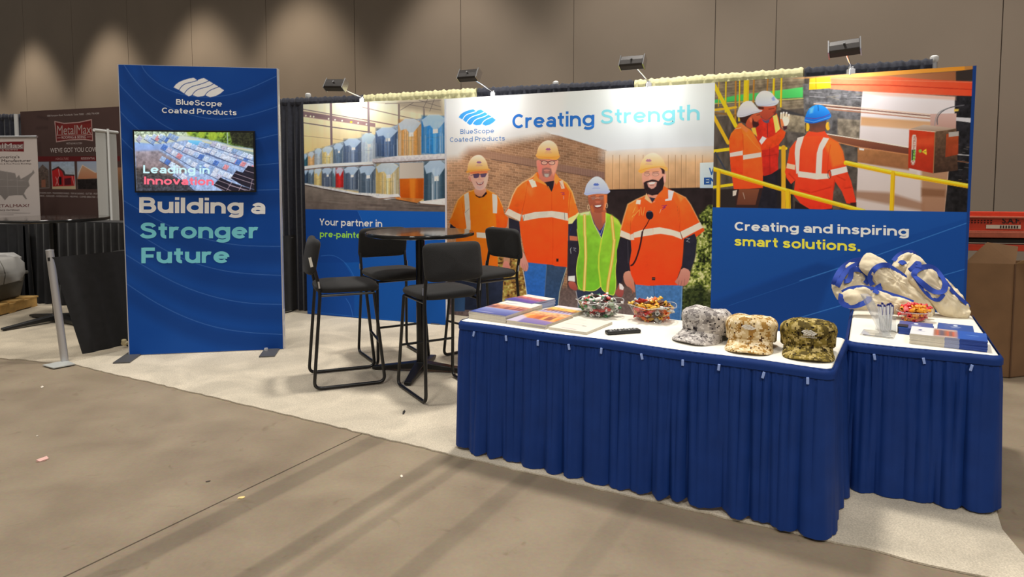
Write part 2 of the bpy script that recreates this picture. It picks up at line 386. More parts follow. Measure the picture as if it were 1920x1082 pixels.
# ================================================================== the hall
def floor_material():
    m = bpy.data.materials.new('polished_concrete'); m.use_nodes = True; nt = m.node_tree; p = nt.nodes['Principled BSDF']; L = nt.links.new
    tc = nd(nt, 'ShaderNodeTexCoord')
    def noise(sc, det=4, dist=0.0):
        n = nd(nt, 'ShaderNodeTexNoise'); n.inputs['Scale'].default_value = sc; n.inputs['Detail'].default_value = det; n.inputs['Distortion'].default_value = dist
        L(tc.outputs['Object'], n.inputs['Vector']); return n
    big = noise(.55, 5, .6); mid = noise(2.6, 6, .3); fine = noise(60, 3)
    r = nd(nt, 'ShaderNodeValToRGB'); r.color_ramp.elements[0].position = .32; r.color_ramp.elements[1].position = .70
    r.color_ramp.elements[0].color = [*lin((119, 105, 88)), 1]; r.color_ramp.elements[1].color = [*lin((151, 137, 116)), 1]
    mx = nd(nt, 'ShaderNodeMix', data_type='FLOAT'); mx.inputs[0].default_value = .45; L(big.outputs['Fac'], mx.inputs[2]); L(mid.outputs['Fac'], mx.inputs[3]); L(mx.outputs[0], r.inputs[0])
    # wheel tracks and the saw joint run straight across the slab
    dt = nd(nt, 'ShaderNodeVectorMath', operation='DOT_PRODUCT'); dt.inputs[1].default_value = (.871, -.491, 0); L(tc.outputs['Object'], dt.inputs[0])
    wob = noise(.9, 3); wm = nd(nt, 'ShaderNodeMath', operation='MULTIPLY_ADD'); wm.inputs[1].default_value = .02; L(wob.outputs['Fac'], wm.inputs[0]); L(dt.outputs['Value'], wm.inputs[2])
    mr = nd(nt, 'ShaderNodeMapRange'); mr.inputs[1].default_value = -3.2; mr.inputs[2].default_value = .8; L(wm.outputs[0], mr.inputs[0])
    tr = nd(nt, 'ShaderNodeValToRGB'); el = tr.color_ramp.elements; el[0].position = 0; el[0].color = (1, 1, 1, 1); el[1].position = 1; el[1].color = (1, 1, 1, 1)
    for a, b, v in TRACKS:
        for u, c in ((a - .02, 1), (a, v), (b, v), (b + .02, 1)):
            e = el.new((u + 3.2) / 4.0); e.color = (c, c, c, 1)
    L(mr.outputs[0], tr.inputs[0])
    m1 = nd(nt, 'ShaderNodeMix', data_type='RGBA', blend_type='MULTIPLY'); m1.inputs[0].default_value = 1; L(r.outputs[0], m1.inputs[6]); L(tr.outputs[0], m1.inputs[7])
    # saw joints
    def joint(vec, u0, wdt):
        d = nd(nt, 'ShaderNodeVectorMath', operation='DOT_PRODUCT'); d.inputs[1].default_value = vec; L(tc.outputs['Object'], d.inputs[0])
        a = nd(nt, 'ShaderNodeMath', operation='SUBTRACT'); a.inputs[1].default_value = u0; L(d.outputs['Value'], a.inputs[0])
        b = nd(nt, 'ShaderNodeMath', operation='ABSOLUTE'); L(a.outputs[0], b.inputs[0])
        c = nd(nt, 'ShaderNodeMath', operation='LESS_THAN'); c.inputs[1].default_value = wdt; L(b.outputs[0], c.inputs[0]); return c
    j1 = joint((.871, -.491, 0), -2.817, .005)
    m2 = nd(nt, 'ShaderNodeMix', data_type='RGBA', blend_type='MULTIPLY'); m2.inputs[7].default_value = (.30, .28, .26, 1); L(j1.outputs[0], m2.inputs[0]); L(m1.outputs[2], m2.inputs[6])
    # scuffs and pale patches
    sc = noise(5.5, 8, 1.4); sr = nd(nt, 'ShaderNodeValToRGB'); sr.color_ramp.elements[0].position = .64; sr.color_ramp.elements[1].position = .74; L(sc.outputs['Fac'], sr.inputs[0])
    m3 = nd(nt, 'ShaderNodeMix', data_type='RGBA', blend_type='MULTIPLY'); m3.inputs[7].default_value = (.80, .77, .74, 1); L(sr.outputs[0], m3.inputs[0]); L(m2.outputs[2], m3.inputs[6])
    fr = nd(nt, 'ShaderNodeMix', data_type='RGBA', blend_type='OVERLAY'); fr.inputs[0].default_value = .16; L(m3.outputs[2], fr.inputs[6]); L(fine.outputs['Color'], fr.inputs[7])
    L(fr.outputs[2], p.inputs['Base Color'])
    rr = nd(nt, 'ShaderNodeMapRange'); rr.inputs[3].default_value = .42; rr.inputs[4].default_value = .66; L(mid.outputs['Fac'], rr.inputs[0]); L(rr.outputs[0], p.inputs['Roughness'])
    p.inputs['Specular IOR Level'].default_value = .24
    b = nd(nt, 'ShaderNodeBump'); b.inputs['Strength'].default_value = .05; b.inputs['Distance'].default_value = .01; L(fine.outputs['Fac'], b.inputs['Height']); L(b.outputs[0], p.inputs['Normal'])
    return m
TRACKS = [(-2.73, -2.62, .74), (-2.21, -2.13, .72), (-2.05, -2.0, .80), (-1.68, -1.60, .80), (-1.1, -1.02, .86)]
mb = MB(); mb.add([(-26, -9, 0), (18, -9, 0), (18, 27, 0), (-26, 27, 0)], [(0, 1, 2, 3)])
tag(mb.build('floor', floor_material(), smooth=False), kind='structure')
# far hall wall, parallel with the booth: flat panels with thin seams
WO = np.array([5.5, 8.7, 0.0]); WU = np.array([.866, -.5, 0.0]); WN = np.array([.5, .866, 0.0])
def wallp(s, z, d=0.0): return tuple(WO + WU * s + WN * d + np.array([0, 0, z]))
m = mat('wall_paint', (132, 121, 109), .75, noise=.05, nscale=.7, bump=.04, bscale=120, spec=.2)
mb = MB()
seams = [-26.0, -22.4, -19.9, -17.4, -14.9, -12.4, -9.9, -7.4, -5.2, -2.94, -2.1, .49, 3.0, 6.5]
for a, b in zip(seams[:-1], seams[1:]):
    mb.prism([wallp(a + .006, 0), wallp(b - .006, 0), wallp(b - .006, 10), wallp(a + .006, 10)], WN * .1)
mb.prism([wallp(-26, 0, .012), wallp(6.5, 0, .012), wallp(6.5, 10, .012), wallp(-26, 10, .012)], WN * .1, 1)
tag(mb.build('wall_back', [m, mat('wall_seam', (98, 88, 78), .8)], smooth=False), kind='structure')
# wall-washing downlights high on that wall
for s_, e_ in WASH:
    l = bpy.data.lights.new('wall_washer', 'SPOT'); l.energy = e_; l.color = (1, .86, .68) if s_ < -9 else (1, .90, .78); l.spot_size = math.radians(WASH_ANG); l.spot_blend = .6; l.shadow_soft_size = .25
    o = bpy.data.objects.new('wall_washer', l); COL.objects.link(o); o.location = wallp(s_, WASH_Z, -WASH_D); o.rotation_euler = (Vector(WN * math.sin(math.radians(WASH_TILT))) + Vector((0, 0, -math.cos(math.radians(WASH_TILT))))).to_track_quat('-Z', 'Y').to_euler()
# carpet: cream cut-pile remnant with a cut front edge
def carpet(name, outline, label, rgb):
    m = bpy.data.materials.new(name + '_pile'); m.use_nodes = True; nt = m.node_tree; p = nt.nodes['Principled BSDF']; L = nt.links.new
    tc = nd(nt, 'ShaderNodeTexCoord')
    def noise(sc, det, dist=0.0):
        n = nd(nt, 'ShaderNodeTexNoise'); n.inputs['Scale'].default_value = sc; n.inputs['Detail'].default_value = det; n.inputs['Distortion'].default_value = dist; L(tc.outputs['Object'], n.inputs['Vector']); return n
    a = noise(2.2, 5, 1.2); f = noise(130, 4); g = noise(420, 2)
    r = nd(nt, 'ShaderNodeValToRGB'); c = lin(rgb); r.color_ramp.elements[0].position = .33; r.color_ramp.elements[1].position = .68
    r.color_ramp.elements[0].color = [*(c * .80), 1]; r.color_ramp.elements[1].color = [*np.minimum(1, c * 1.1), 1]; L(a.outputs['Fac'], r.inputs[0])
    r2 = nd(nt, 'ShaderNodeValToRGB'); r2.color_ramp.elements[0].position = .34; r2.color_ramp.elements[1].position = .66; r2.color_ramp.elements[0].color = (.62, .60, .57, 1); L(f.outputs['Fac'], r2.inputs[0])
    mx = nd(nt, 'ShaderNodeMix', data_type='RGBA', blend_type='MULTIPLY'); mx.inputs[0].default_value = .75; L(r.outputs[0], mx.inputs[6]); L(r2.outputs[0], mx.inputs[7]); L(mx.outputs[2], p.inputs['Base Color'])
    p.inputs['Roughness'].default_value = .95; p.inputs['Specular IOR Level'].default_value = .1; p.inputs['Sheen Weight'].default_value = .15
    ad = nd(nt, 'ShaderNodeMath', operation='ADD'); L(f.outputs['Fac'], ad.inputs[0]); L(g.outputs['Fac'], ad.inputs[1])
    b = nd(nt, 'ShaderNodeBump'); b.inputs['Strength'].default_value = .55; b.inputs['Distance'].default_value = .012; L(ad.outputs[0], b.inputs['Height']); L(b.outputs[0], p.inputs['Normal'])
    mb = MB(); mb.prism([(x, y, .001) for x, y in outline], (0, 0, .008))
    return tag(mb.build(name, m, smooth=False), label, 'carpet')
def ragged(pts, amp, step=.06):
    out = []
    for (a, b) in zip(pts[:-1], pts[1:]):
        a = np.array(a); b = np.array(b); n = max(1, int(np.linalg.norm(b - a) / step)); d = (b - a) / np.linalg.norm(b - a); q = np.array([-d[1], d[0]])
        for k in range(n):
            out.append(tuple(a + (b - a) * k / n + q * amp * (random.random() - .5) * (1 if k else 0)))
    out.append(tuple(pts[-1])); return out
front = ragged([(-3.72, 5.68), (-3.305, 5.441), (-1.975, 4.71), (-.299, 3.756), (1.349, 2.873), (1.55, 2.775), (1.62, 2.72), (2.05, 2.50)], .016)
carpet('carpet', front + [(2.18, 2.96), (2.95, 4.35), (3.9, 6.3), (-1.6, 9.9), (-2.3, 8.30), (-3.02, 7.0)], 'cream cut pile carpet covering the booth floor, under the skirted tables and stools', (226, 214, 192))
front2 = ragged([(-6.2, 6.55), (-4.407, 5.828), (-3.735, 5.66)], .03)
carpet('carpet', [(-9.6, 7.5)] + front2 + [(-3.035, 7.0), (-2.32, 8.30), (-1.9, 9.3), (-4.6, 10.6), (-9.6, 12.0)], 'wrinkled cream carpet of the neighbouring booth, left of the silver post', (218, 204, 180))
# ================================================================== backdrop panels
print_mat = mat_attr('printed_fabric', .7, spec=.12, bump=0)
alu = mat('brushed_aluminium', (205, 205, 208), .38, metal=.85)
black_metal = mat('black_metal', (18, 18, 19), .42)
chrome = mat('chrome', (225, 225, 228), .16, metal=1)
def panel(name, A, B, zt, label, px_per_m, edge_rgb, thick=.045):
    A = np.array([*A, 0.0]); B = np.array([*B, 0.0]); U = B - A; L = np.linalg.norm(U); U = U / L; Nn = np.array([U[1], -U[0], 0.0])   # towards the visitor
    t = thing(name, tuple((A + B) / 2), label, 'backdrop', rz=math.atan2(U[1], U[0]))
    mb = MB(); Z = np.array([0, 0, 1.0])
    for q, d in (((A - Nn * thick), 0),):
        f = [q + Z * .012, q + U * L + Z * .012, q + U * L + Z * zt, q + Z * zt]
        mb.prism([tuple(x) for x in f], tuple(Nn * (thick - .002)))
    mb.build('frame', mat(name + '_edge_fabric', edge_rgb, .7), t, world=True, smooth=False)
    mb = MB()
    for s_ in (.12, L - .12):
        c = A + U * s_ - Nn * (thick * .5 + .05) + Z * .015; mb.box(c, (.10, .17, .010), rmat(0, 0, math.atan2(U[1], U[0])))
        mb.build('foot', mat('grey_steel_plate', (92, 92, 94), .5, metal=.4), t, world=True, smooth=False); mb = MB()
    pr = Print(A + Z * .012, U, Z, L, zt - .012, int(L * px_per_m), int(zt * px_per_m))
    return t, pr, A, U, Nn, L
# ---------------------------------------------------------- middle panel
tM, M_, MA, MU, MN, ML = panel('backdrop_panel', (-.86, 7.755), (1.93, 6.31), 2.42, 'tall white backdrop showing four printed workers in hard hats under the words Creating Strength', 250, (215, 222, 232))
A_ = F(820, 250, 3.0923); B_ = F(820, 150, 3.6923)
P1 = F(830, 280, 8.323); P2 = F(940, 255, 6.7625); P3 = F(1055, 320, 8.323); P4 = F(1160, 280, 6.365)
Q1 = F(830, 400, 7.729); Q2 = F(940, 400, 6.7625); Q3 = F(1050, 430, 7.729); Q4 = F(1160, 420, 6.011)
def sky(X, Y, C):
    t = np.clip((Y - 155) / 130, 0, 1)[..., None]
    return (1 - t) * np.array([228, 234, 243]) + t * np.array([211, 220, 231])
M_.fn(sky)
def brick(X, Y, C):
    sl = np.where(X < 866, 0.0, .17); yy = Y - sl * (X - 866); xx = X
    row = np.floor(yy / 4.6); fx = xx + (row % 2) * 6.0; br = np.floor(fx / 12.0)
    h = vnoise(row * 3.7 + .5, br * 2.9 + .5, 5); mort = ((yy / 4.6 - row) < .22) | ((fx / 12.0 - br) < .10)
    base = np.array([186, 141, 108]) * (1 - h[..., None] * .30) + np.array([60, 30, 20]) * h[..., None] * .12
    base = np.where(mort[..., None], base * .45 + np.array([204, 168, 138]) * .55, base)
    t = np.clip((X - 835) / 260, 0, 1)[..., None]; base = base * (1.10 - .22 * t)
    lt = np.clip((875 - X) / 40, 0, 1)[..., None]; base = base * (1 - lt * .35) + np.array([226, 190, 160]) * lt * .35
    return base * (.94 + .14 * fbm(X * .05, Y * .05, 3))[..., None]
M_.fn(brick, (815, 240, 1134, 640))
M_.poly(A_([(150, 40), (310, 105), (970, 225), (970, 265), (310, 150), (150, 120)]), (168, 128, 104), (128, 98, 92), soft=2, hor=True, a=.85)
M_.line(A_([(310, 150), (970, 266)]), 1.4, (92, 66, 60), a=.8); M_.line(A_([(200, 96), (970, 226)]), .8, (140, 105, 85), a=.6)
for k in range(46): M_.line(A_([(300 + k * 14.5, 107 + k * 2.6), (300 + k * 14.5, 146 + k * 2.6)]), .5, (196, 160, 132), a=.35)
# sky over the brick, fading on the left
M_.poly(B_([(-60, -60), (1960, -60), (1960, 470), (1160, 484), (1150, 480), (840, 385), (790, 375), (640, 300), (-60, 300)]), (226, 232, 241), (213, 221, 232), soft=1.6)
M_.poly(B_([(-80, -60), (900, -60), (860, 372), (700, 395), (560, 420), (380, 455), (220, 480), (150, 545), (-80, 565)]), (228, 233, 241), (226, 222, 218), soft=24)
M_.line(B_([(790, 380), (1000, 440), (1160, 490)]), .9, (140, 104, 84), a=.8)
# siding, soffit shadow
M_.poly(B_([(1158, 492), (1420, 476), (1960, 455), (1960, 745), (1195, 765), (1160, 700)]), (226, 190, 148), (196, 150, 108), soft=3, n=.10, ns=.05)
M_.poly(B_([(1150, 440), (1960, 410), (1960, 520), (1150, 540)]), (217, 222, 230), soft=26, a=.75)
for x in (1215, 1262, 1322, 1366, 1425, 1600, 1648, 1690, 1722, 1786, 1836): M_.line(B_([(x, 520), (x, 755)]), .9, (146, 104, 74), a=.75); M_.line(B_([(x + 6, 520), (x + 6, 755)]), .7, (236, 200, 160), a=.5)
M_.poly(B_([(1160, 760), (1960, 742), (1960, 1100), (1960, 1700), (900, 1700), (900, 1120), (1120, 900), (1160, 800)]), (40, 32, 34), (74, 58, 60), soft=2, n=.2, ns=.08)
M_.line(B_([(1170, 764), (1920, 748)]), 2.0, (28, 24, 30)); M_.line(B_([(1160, 500), (1160, 762)]), 1.0, (120, 88, 70), a=.7)
# ground and planting
M_.poly(A_([(-40, 900), (1620, 880), (1620, 1150), (-40, 1150)]), (96, 80, 78), (120, 108, 112), soft=14, n=.2, ns=.3)
def leaves(box, pts, cols, seed, sc=.30):
    sl = M_.win(*box)
    if sl is None: return
    X, Y = M_.X[sl], M_.Y[sl]; al = np.clip(.5 - M_.sd(pts, X, Y) / 4, 0, 1)
    n = fbm(X * sc, Y * sc, seed, 3); n2 = fbm(X * .07, Y * .07, seed + 5, 2); q = np.clip((n * .75 + n2 * .5 - .35) / .5, 0, .999) * (len(cols) - 1)
    i = np.floor(q).astype(int); f = (q - i)[..., None]; cc = np.array(cols, float); M_.blend(sl, al, cc[i] * (1 - f) + cc[np.minimum(i + 1, len(cols) - 1)] * f)
pl = A_([(1500, 560), (1520, 470), (1570, 418), (1620, 412), (1620, 1100), (1400, 1100), (1425, 900), (1470, 800), (1500, 700)])
leaves((1260, 370, 1350, 620), pl, [(26, 30, 20), (52, 62, 30), (110, 126, 56), (160, 172, 84), (214, 214, 160)], 11)
M_.poly(A_([(1420, 900), (1500, 880), (1620, 930), (1620, 1120), (1400, 1120)]), (34, 44, 26), soft=10, a=.75, n=.5, ns=.3)
pl = A_([(330, 720), (520, 690), (530, 980), (340, 980)])
leaves((900, 460, 1010, 600), pl, [(70, 48, 30), (120, 88, 48), (160, 118, 62), (150, 146, 70), (206, 176, 120)], 23)
M_.poly(A_([(0, 770), (90, 790), (110, 900), (0, 930)]), (150, 165, 70), (60, 60, 50), soft=10, n=.5, ns=.3)
M_.poly(A_([(-30, 850), (160, 850), (150, 1050), (-30, 1050)]), (84, 70, 76), (110, 96, 100), soft=6, n=.3, ns=.3)
# sign on the siding
M_.poly(B_([(1818, 574), (1960, 566), (1960, 748), (1818, 748)]), (216, 227, 245), (190, 212, 240), soft=1)
M_.line(B_([(1886, 612), (1899, 654), (1915, 604)]), 2.4, (45, 90, 160)); M_.text('EN', B_([(1846, 724)])[0], B_([(1936, 722)])[0], B_([(1846, 676)])[0], (38, 86, 160), .05)
ORG = (240, 88, 28); ORH = (255, 150, 66); REF = (214, 208, 196)
def hat(pr, T, pts, c0, c1, lg, lcol, brim=None):
    pr.poly(T(pts), c0, c1, sm=2, soft=1.1)
    if lg:
        (cx, cy, wd) = lg
        pr.poly(T([(cx - wd, cy + wd * .22), (cx - wd * .45, cy - wd * .35), (cx + wd * .1, cy - wd * .2), (cx + wd * .35, cy - wd * .4), (cx + wd, cy + wd * .2), (cx + wd * .5, cy + wd * .5), (cx - wd * .5, cy + wd * .5)]), lcol, a=.85)
        pr.line(T([(cx - wd * .9, cy + wd * .95), (cx + wd * .9, cy + wd * .90)]), .55, lcol, a=.6); pr.line(T([(cx - wd * 1.2, cy + wd * 1.4), (cx + wd * 1.2, cy + wd * 1.32)]), .6, lcol, a=.6)
# --- worker in orange tee
M_.poly(Q1([(600, 770), (815, 795), (880, 900), (860, 1400), (180, 1400), (180, 800)]), (42, 50, 74), (32, 40, 62), n=.15)
M_.poly(Q1([(150, 1080), (330, 1080), (320, 1420), (160, 1420)]), (52, 84, 130), soft=2)
M_.poly(Q1([(900, 60), (990, 60), (975, 720), (880, 720)]), (188, 138, 112), soft=2)
M_.poly(Q1([(885, 690), (955, 695), (985, 800), (985, 890), (930, 912), (870, 900), (862, 800)]), (206, 136, 122), (190, 110, 104), sm=1)
M_.line(Q1([(920, 800), (925, 900)]), .7, (140, 80, 80), a=.6); M_.line(Q1([(950, 800), (958, 890)]), .7, (140, 80, 80), a=.6)
M_.poly(Q1([(115, 150), (240, 225), (225, 235), (105, 212)]), (34, 36, 58)); M_.poly(Q1([(780, 250), (900, 225), (905, 275), (785, 285)]), (34, 34, 52))
M_.poly(P1([(500, 625), (410, 650), (330, 700), (290, 800), (300, 1000)]) + Q1([(175, 240), (195, 330), (190, 470), (195, 640), (400, 720), (640, 775), (800, 790), (800, 690), (780, 250)]) + P1([(900, 900), (860, 740), (770, 665), (690, 625)]), (246, 134, 28), (240, 112, 26), n=.06, ns=.1)
M_.poly(P1([(335, 695), (240, 780), (185, 890), (120, 1085)]) + Q1([(95, 130), (160, 190), (238, 228), (335, 212), (330, 60)]) + P1([(330, 900)]), (250, 140, 40), (240, 110, 26), n=.08, ns=.12)
M_.poly(P1([(780, 668), (865, 730), (930, 870), (965, 1010)]) + Q1([(950, 60), (930, 190), (880, 242), (785, 256), (775, 100)]), (244, 128, 30), (232, 80, 24), n=.10, ns=.12)
M_.line(P1([(500, 635), (400, 665), (300, 730), (240, 790), (130, 1070)]), 1.6, (255, 200, 130), a=.65); M_.line(P1([(690, 630), (800, 690), (880, 760), (940, 900)]), 1.4, (255, 196, 120), a=.6)
M_.line(P1([(300, 800), (325, 1000)]) + Q1([(335, 120)]), .9, (205, 86, 20), a=.7)
M_.poly(P1([(335, 705), (405, 668), (422, 860), (430, 1085)]) + Q1([(405, 110), (405, 232), (390, 320), (322, 330), (345, 200), (318, 0)]) + P1([(350, 950)]), REF, (206, 198, 186), n=.05)
M_.poly(P1([(772, 690), (845, 715), (856, 800), (848, 1000), (785, 996)]), (216, 212, 204)); M_.line(P1([(350, 990), (410, 930)]), .8, (110, 110, 110), a=.6)
M_.poly(Q1([(490, 275), (690, 287), (684, 368), (495, 350)]), (218, 214, 204)); M_.poly(Q1([(702, 195), (745, 185), (745, 270), (702, 280)]), (224, 190, 160))
M_.poly(P1([(500, 590), (670, 590), (690, 670), (600, 738), (580, 742), (490, 690)]), (226, 168, 146), (206, 140, 112), sm=1)
M_.poly(P1([(500, 700), (560, 735), (610, 740), (680, 660), (694, 690), (640, 745), (570, 758), (525, 735)]), (44, 24, 34))
M_.poly(P1([(425, 350), (700, 345), (715, 420), (705, 500), (680, 580), (640, 628), (580, 640), (520, 625), (480, 570), (455, 500), (405, 470), (400, 420), (425, 410)]), (232, 172, 150), (236, 190, 178), sm=1)
M_.poly(P1([(430, 345), (700, 335), (700, 375), (430, 385)]), (232, 126, 76), soft=2); M_.poly(P1([(660, 380), (715, 370), (700, 500), (660, 600), (640, 500)]), (246, 206, 188), soft=3, a=.7)
M_.poly(P1([(405, 425), (430, 430), (450, 510), (420, 490)]), (212, 140, 120), soft=2)
M_.poly(P1([(474, 388), (560, 376), (578, 396), (560, 440), (520, 452), (488, 446)]), (92, 72, 104)); M_.poly(P1([(588, 384), (680, 374), (688, 388), (665, 432), (610, 438), (592, 420)]), (100, 80, 112))
M_.line(P1([(440, 408), (480, 396), (560, 384), (590, 392), (690, 376)]), .7, (50, 40, 60)); M_.line(P1([(585, 420), (560, 470), (600, 476)]), .7, (190, 120, 100), a=.6)
M_.poly(P1([(515, 500), (545, 520), (585, 528), (645, 498), (630, 540), (585, 562), (540, 548)]), (150, 84, 86)); M_.poly(P1([(535, 515), (585, 534), (632, 508), (608, 538), (560, 542)]), (246, 232, 224))
M_.poly(P1([(520, 560), (580, 575), (640, 550), (620, 610), (580, 626), (540, 610)]), (205, 176, 180), soft=3, a=.6)
hat(M_, P1, [(388, 335), (388, 290), (395, 245), (415, 180), (460, 125), (510, 95), (560, 84), (610, 96), (655, 140), (690, 200), (706, 260), (716, 300), (740, 304), (735, 325), (690, 335), (600, 334), (520, 340), (440, 352), (385, 375), (360, 352)], (250, 222, 206), (255, 166, 70), (568, 200, 42), (126, 84, 140))
M_.line(P1([(365, 352), (440, 335), (560, 322), (735, 316)]), .9, (226, 132, 48), a=.8)
# --- worker with goatee
M_.poly(Q2([(95, 55), (230, 105), (245, 300), (258, 470), (245, 500), (170, 480), (95, 240)]), (42, 40, 54), n=.1); M_.poly(Q2([(848, 130), (960, 70), (960, 300), (850, 420)]), (42, 40, 62))
M_.poly(Q2([(340, 600), (590, 640), (580, 800), (552, 1000), (540, 1250), (340, 1250), (318, 980), (290, 760)]), (48, 104, 184), (36, 92, 186), n=.10, ns=.25)
M_.poly(Q2([(575, 640), (825, 680), (790, 860), (740, 1000), (715, 1250), (540, 1250), (552, 960)]), (54, 74, 104), (40, 70, 116), n=.12, ns=.25)
M_.line(Q2([(275, 720), (300, 860), (325, 1020), (335, 1200)]), 1.2, (200, 214, 232), a=.85); M_.line(Q2([(825, 700), (770, 870), (738, 1000), (718, 1200)]), 1.2, (196, 200, 170), a=.8); M_.line(Q2([(575, 670), (552, 1000), (540, 1200)]), .9, (120, 140, 170), a=.6)
M_.poly(P2([(445, 460), (400, 510), (340, 545), (265, 585), (290, 800), (262, 1000)]) + Q2([(228, 110), (246, 260), (290, 480), (330, 622), (500, 640), (650, 654), (680, 668), (835, 682), (850, 100)]) + P2([(870, 900), (860, 700), (800, 590), (740, 540), (690, 470)]), (248, 106, 38), (234, 74, 26), n=.07, ns=.08)
M_.poly(P2([(330, 560), (265, 590), (195, 650), (145, 745), (95, 890), (45, 978), (60, 990), (240, 1078), (262, 950), (330, 720)]), (250, 120, 44), (232, 80, 26), n=.10, ns=.1)
M_.poly(P2([(760, 545), (840, 605), (905, 720), (945, 860), (978, 965), (940, 1020), (850, 1062), (845, 850), (860, 700)]), (253, 160, 60), (240, 98, 34), n=.12, ns=.1)
M_.line(P2([(440, 480), (380, 530), (270, 590), (195, 655), (145, 750), (90, 905)]), 2.4, (255, 205, 150), a=.75, soft=1.5); M_.line(P2([(740, 540), (830, 600), (895, 700), (940, 850)]), 1.8, (255, 205, 130), a=.7, soft=1.5)
for l in ([(330, 600), (310, 760), (265, 960)], [(880, 720), (860, 900), (846, 1030)], [(640, 720), (640, 940)]): M_.line(P2(l), 1.0, (190, 56, 16), a=.6, sm=1)
M_.line(Q2([(655, 60), (655, 400), (648, 640)]), .9, (196, 56, 18), a=.5); M_.poly(P2([(300, 600), (420, 660), (380, 760), (330, 700)]), (255, 160, 90), soft=8, a=.35)
M_.poly(P2([(90, 918), (180, 965), (262, 1002), (240, 1082), (45, 985)]), (222, 210, 196), n=.04); M_.poly(P2([(265, 1003), (420, 965), (640, 950), (842, 978), (850, 1078), (640, 1030), (480, 1040), (280, 1078)]), (216, 210, 198), n=.05)
M_.poly(P2([(848, 1045), (940, 1000), (978, 965), (990, 985)]) + Q2([(900, 130), (850, 135)]), (238, 226, 150)); 
for x in (252, 292, 800): M_.line(P2([(x, 1005), (x - 12, 1075)]) if x < 500 else P2([(x, 975), (x + 6, 1060)]), .9, (90, 90, 92), a=.8)
M_.poly(P2([(345, 560), (418, 540), (452, 640), (390, 656)]), (226, 222, 206)); M_.poly(P2([(735, 570), (778, 560), (806, 665), (762, 672)]), (232, 200, 176)); M_.line(P2([(742, 590), (775, 650)]), .8, (120, 60, 60), a=.6)
M_.line(P2([(755, 716), (800, 722), (770, 740), (806, 744)]), 1.0, (150, 50, 100)); M_.line(P2([(790, 765), (792, 800)]), 1.2, (250, 170, 150))
M_.poly(Q2([(698, 575), (725, 575), (725, 612), (698, 612)]), (40, 26, 30))
M_.poly(Q2([(240, 475), (285, 490), (318, 580), (348, 650), (335, 730), (300, 738), (262, 700), (222, 640), (225, 560)]), (214, 158, 146), (196, 130, 122), sm=1)
for l in ([(270, 640), (280, 720)], [(295, 650), (310, 735)], [(318, 640), (335, 690)]): M_.line(Q2(l), .7, (150, 96, 92), a=.6)
M_.poly(P2([(480, 500), (690, 470), (690, 580), (640, 700), (560, 600), (470, 560)]), (205, 120, 98)); M_.poly(P2([(540, 590), (670, 565), (660, 650), (638, 708)]), (42, 34, 44))
M_.poly(P2([(430, 470), (470, 540), (560, 600), (630, 700), (600, 640), (480, 590), (400, 560)]), ORH); M_.poly(P2([(680, 470), (745, 545), (700, 620), (670, 570)]), ORH)
M_.poly(P2([(455, 300), (718, 295), (722, 350), (700, 420), (680, 490), (640, 550), (600, 575), (545, 570), (490, 530), (458, 440), (442, 330)]), (222, 142, 124), (206, 118, 100), sm=1)
M_.poly(P2([(640, 330), (715, 310), (700, 430), (660, 500), (620, 420)]), (236, 172, 146), soft=4, a=.7); M_.poly(P2([(470, 350), (520, 370), (520, 480), (480, 470)]), (232, 120, 116), soft=5, a=.6)
M_.poly(P2([(520, 415), (575, 400), (632, 415), (640, 470), (620, 510), (575, 528), (530, 510), (515, 465)]), (150, 104, 98), soft=2.0); M_.poly(P2([(535, 430), (575, 420), (620, 430), (600, 465), (550, 465)]), (200, 130, 118), soft=1.5)
M_.line(P2([(540, 452), (575, 456), (610, 452)]), .8, (120, 66, 64)); M_.poly(P2([(545, 480), (605, 480), (600, 515), (575, 524), (550, 512)]), (184, 176, 168), soft=2)
for cx in (545, 640): M_.ell(*P2([(cx, 340)])[0], 5.6, 3.6, (236, 206, 186), a=.55); M_.ell(*P2([(cx, 340)])[0], 5.8, 3.7, (60, 34, 44), ring=.9); M_.line(P2([(cx - 18, 342), (cx + 18, 342)]), .8, (110, 70, 66), a=.7)
M_.line(P2([(490, 312), (560, 318), (592, 330), (630, 318), (700, 312)]), 1.0, (60, 34, 46))
hat(M_, P2, [(432, 240), (452, 225), (456, 180), (475, 130), (520, 80), (565, 58), (615, 54), (665, 75), (705, 120), (722, 180), (735, 240), (746, 262), (715, 295), (690, 305), (600, 290), (510, 292), (470, 285), (445, 268)], (250, 224, 206), (255, 160, 60), (595, 165, 36), (150, 76, 140))
M_.line(P2([(445, 262), (520, 268), (620, 274), (740, 262)]), .9, (226, 128, 44), a=.7)
# --- woman in lime vest
M_.poly(Q3([(240, 880), (500, 900), (590, 840), (760, 960), (760, 1300), (250, 1300), (262, 1060)]), (50, 58, 82), (40, 50, 76), n=.1); M_.line(Q3([(232, 900), (262, 1060), (266, 1250)]), 1.0, (190, 200, 220), a=.8)
M_.poly(P3([(225, 725), (150, 860), (100, 990), (110, 1040), (240, 1040)]) + Q3([(250, 105), (135, 92), (150, 0)]), (42, 54, 124))
M_.poly(Q3([(138, 92), (252, 105), (258, 170), (140, 162)]), (196, 112, 84)); M_.poly(Q3([(130, 163), (262, 168), (275, 300), (252, 470), (236, 560), (232, 680), (118, 688), (122, 560), (130, 400)]), (44, 40, 56), n=.12)
M_.line(Q3([(165, 265), (150, 290), (160, 350)]), 1.0, (200, 205, 215), a=.8); M_.line(Q3([(190, 270), (232, 275), (200, 300), (232, 320)]), .9, (190, 195, 205), a=.7)
M_.poly(Q3([(122, 680), (216, 672), (218, 760), (118, 745)]), (224, 226, 236)); M_.poly(Q3([(116, 752), (216, 758), (242, 820), (258, 860), (236, 888), (170, 872), (130, 830)]), (176, 92, 80), (150, 70, 66), sm=1)
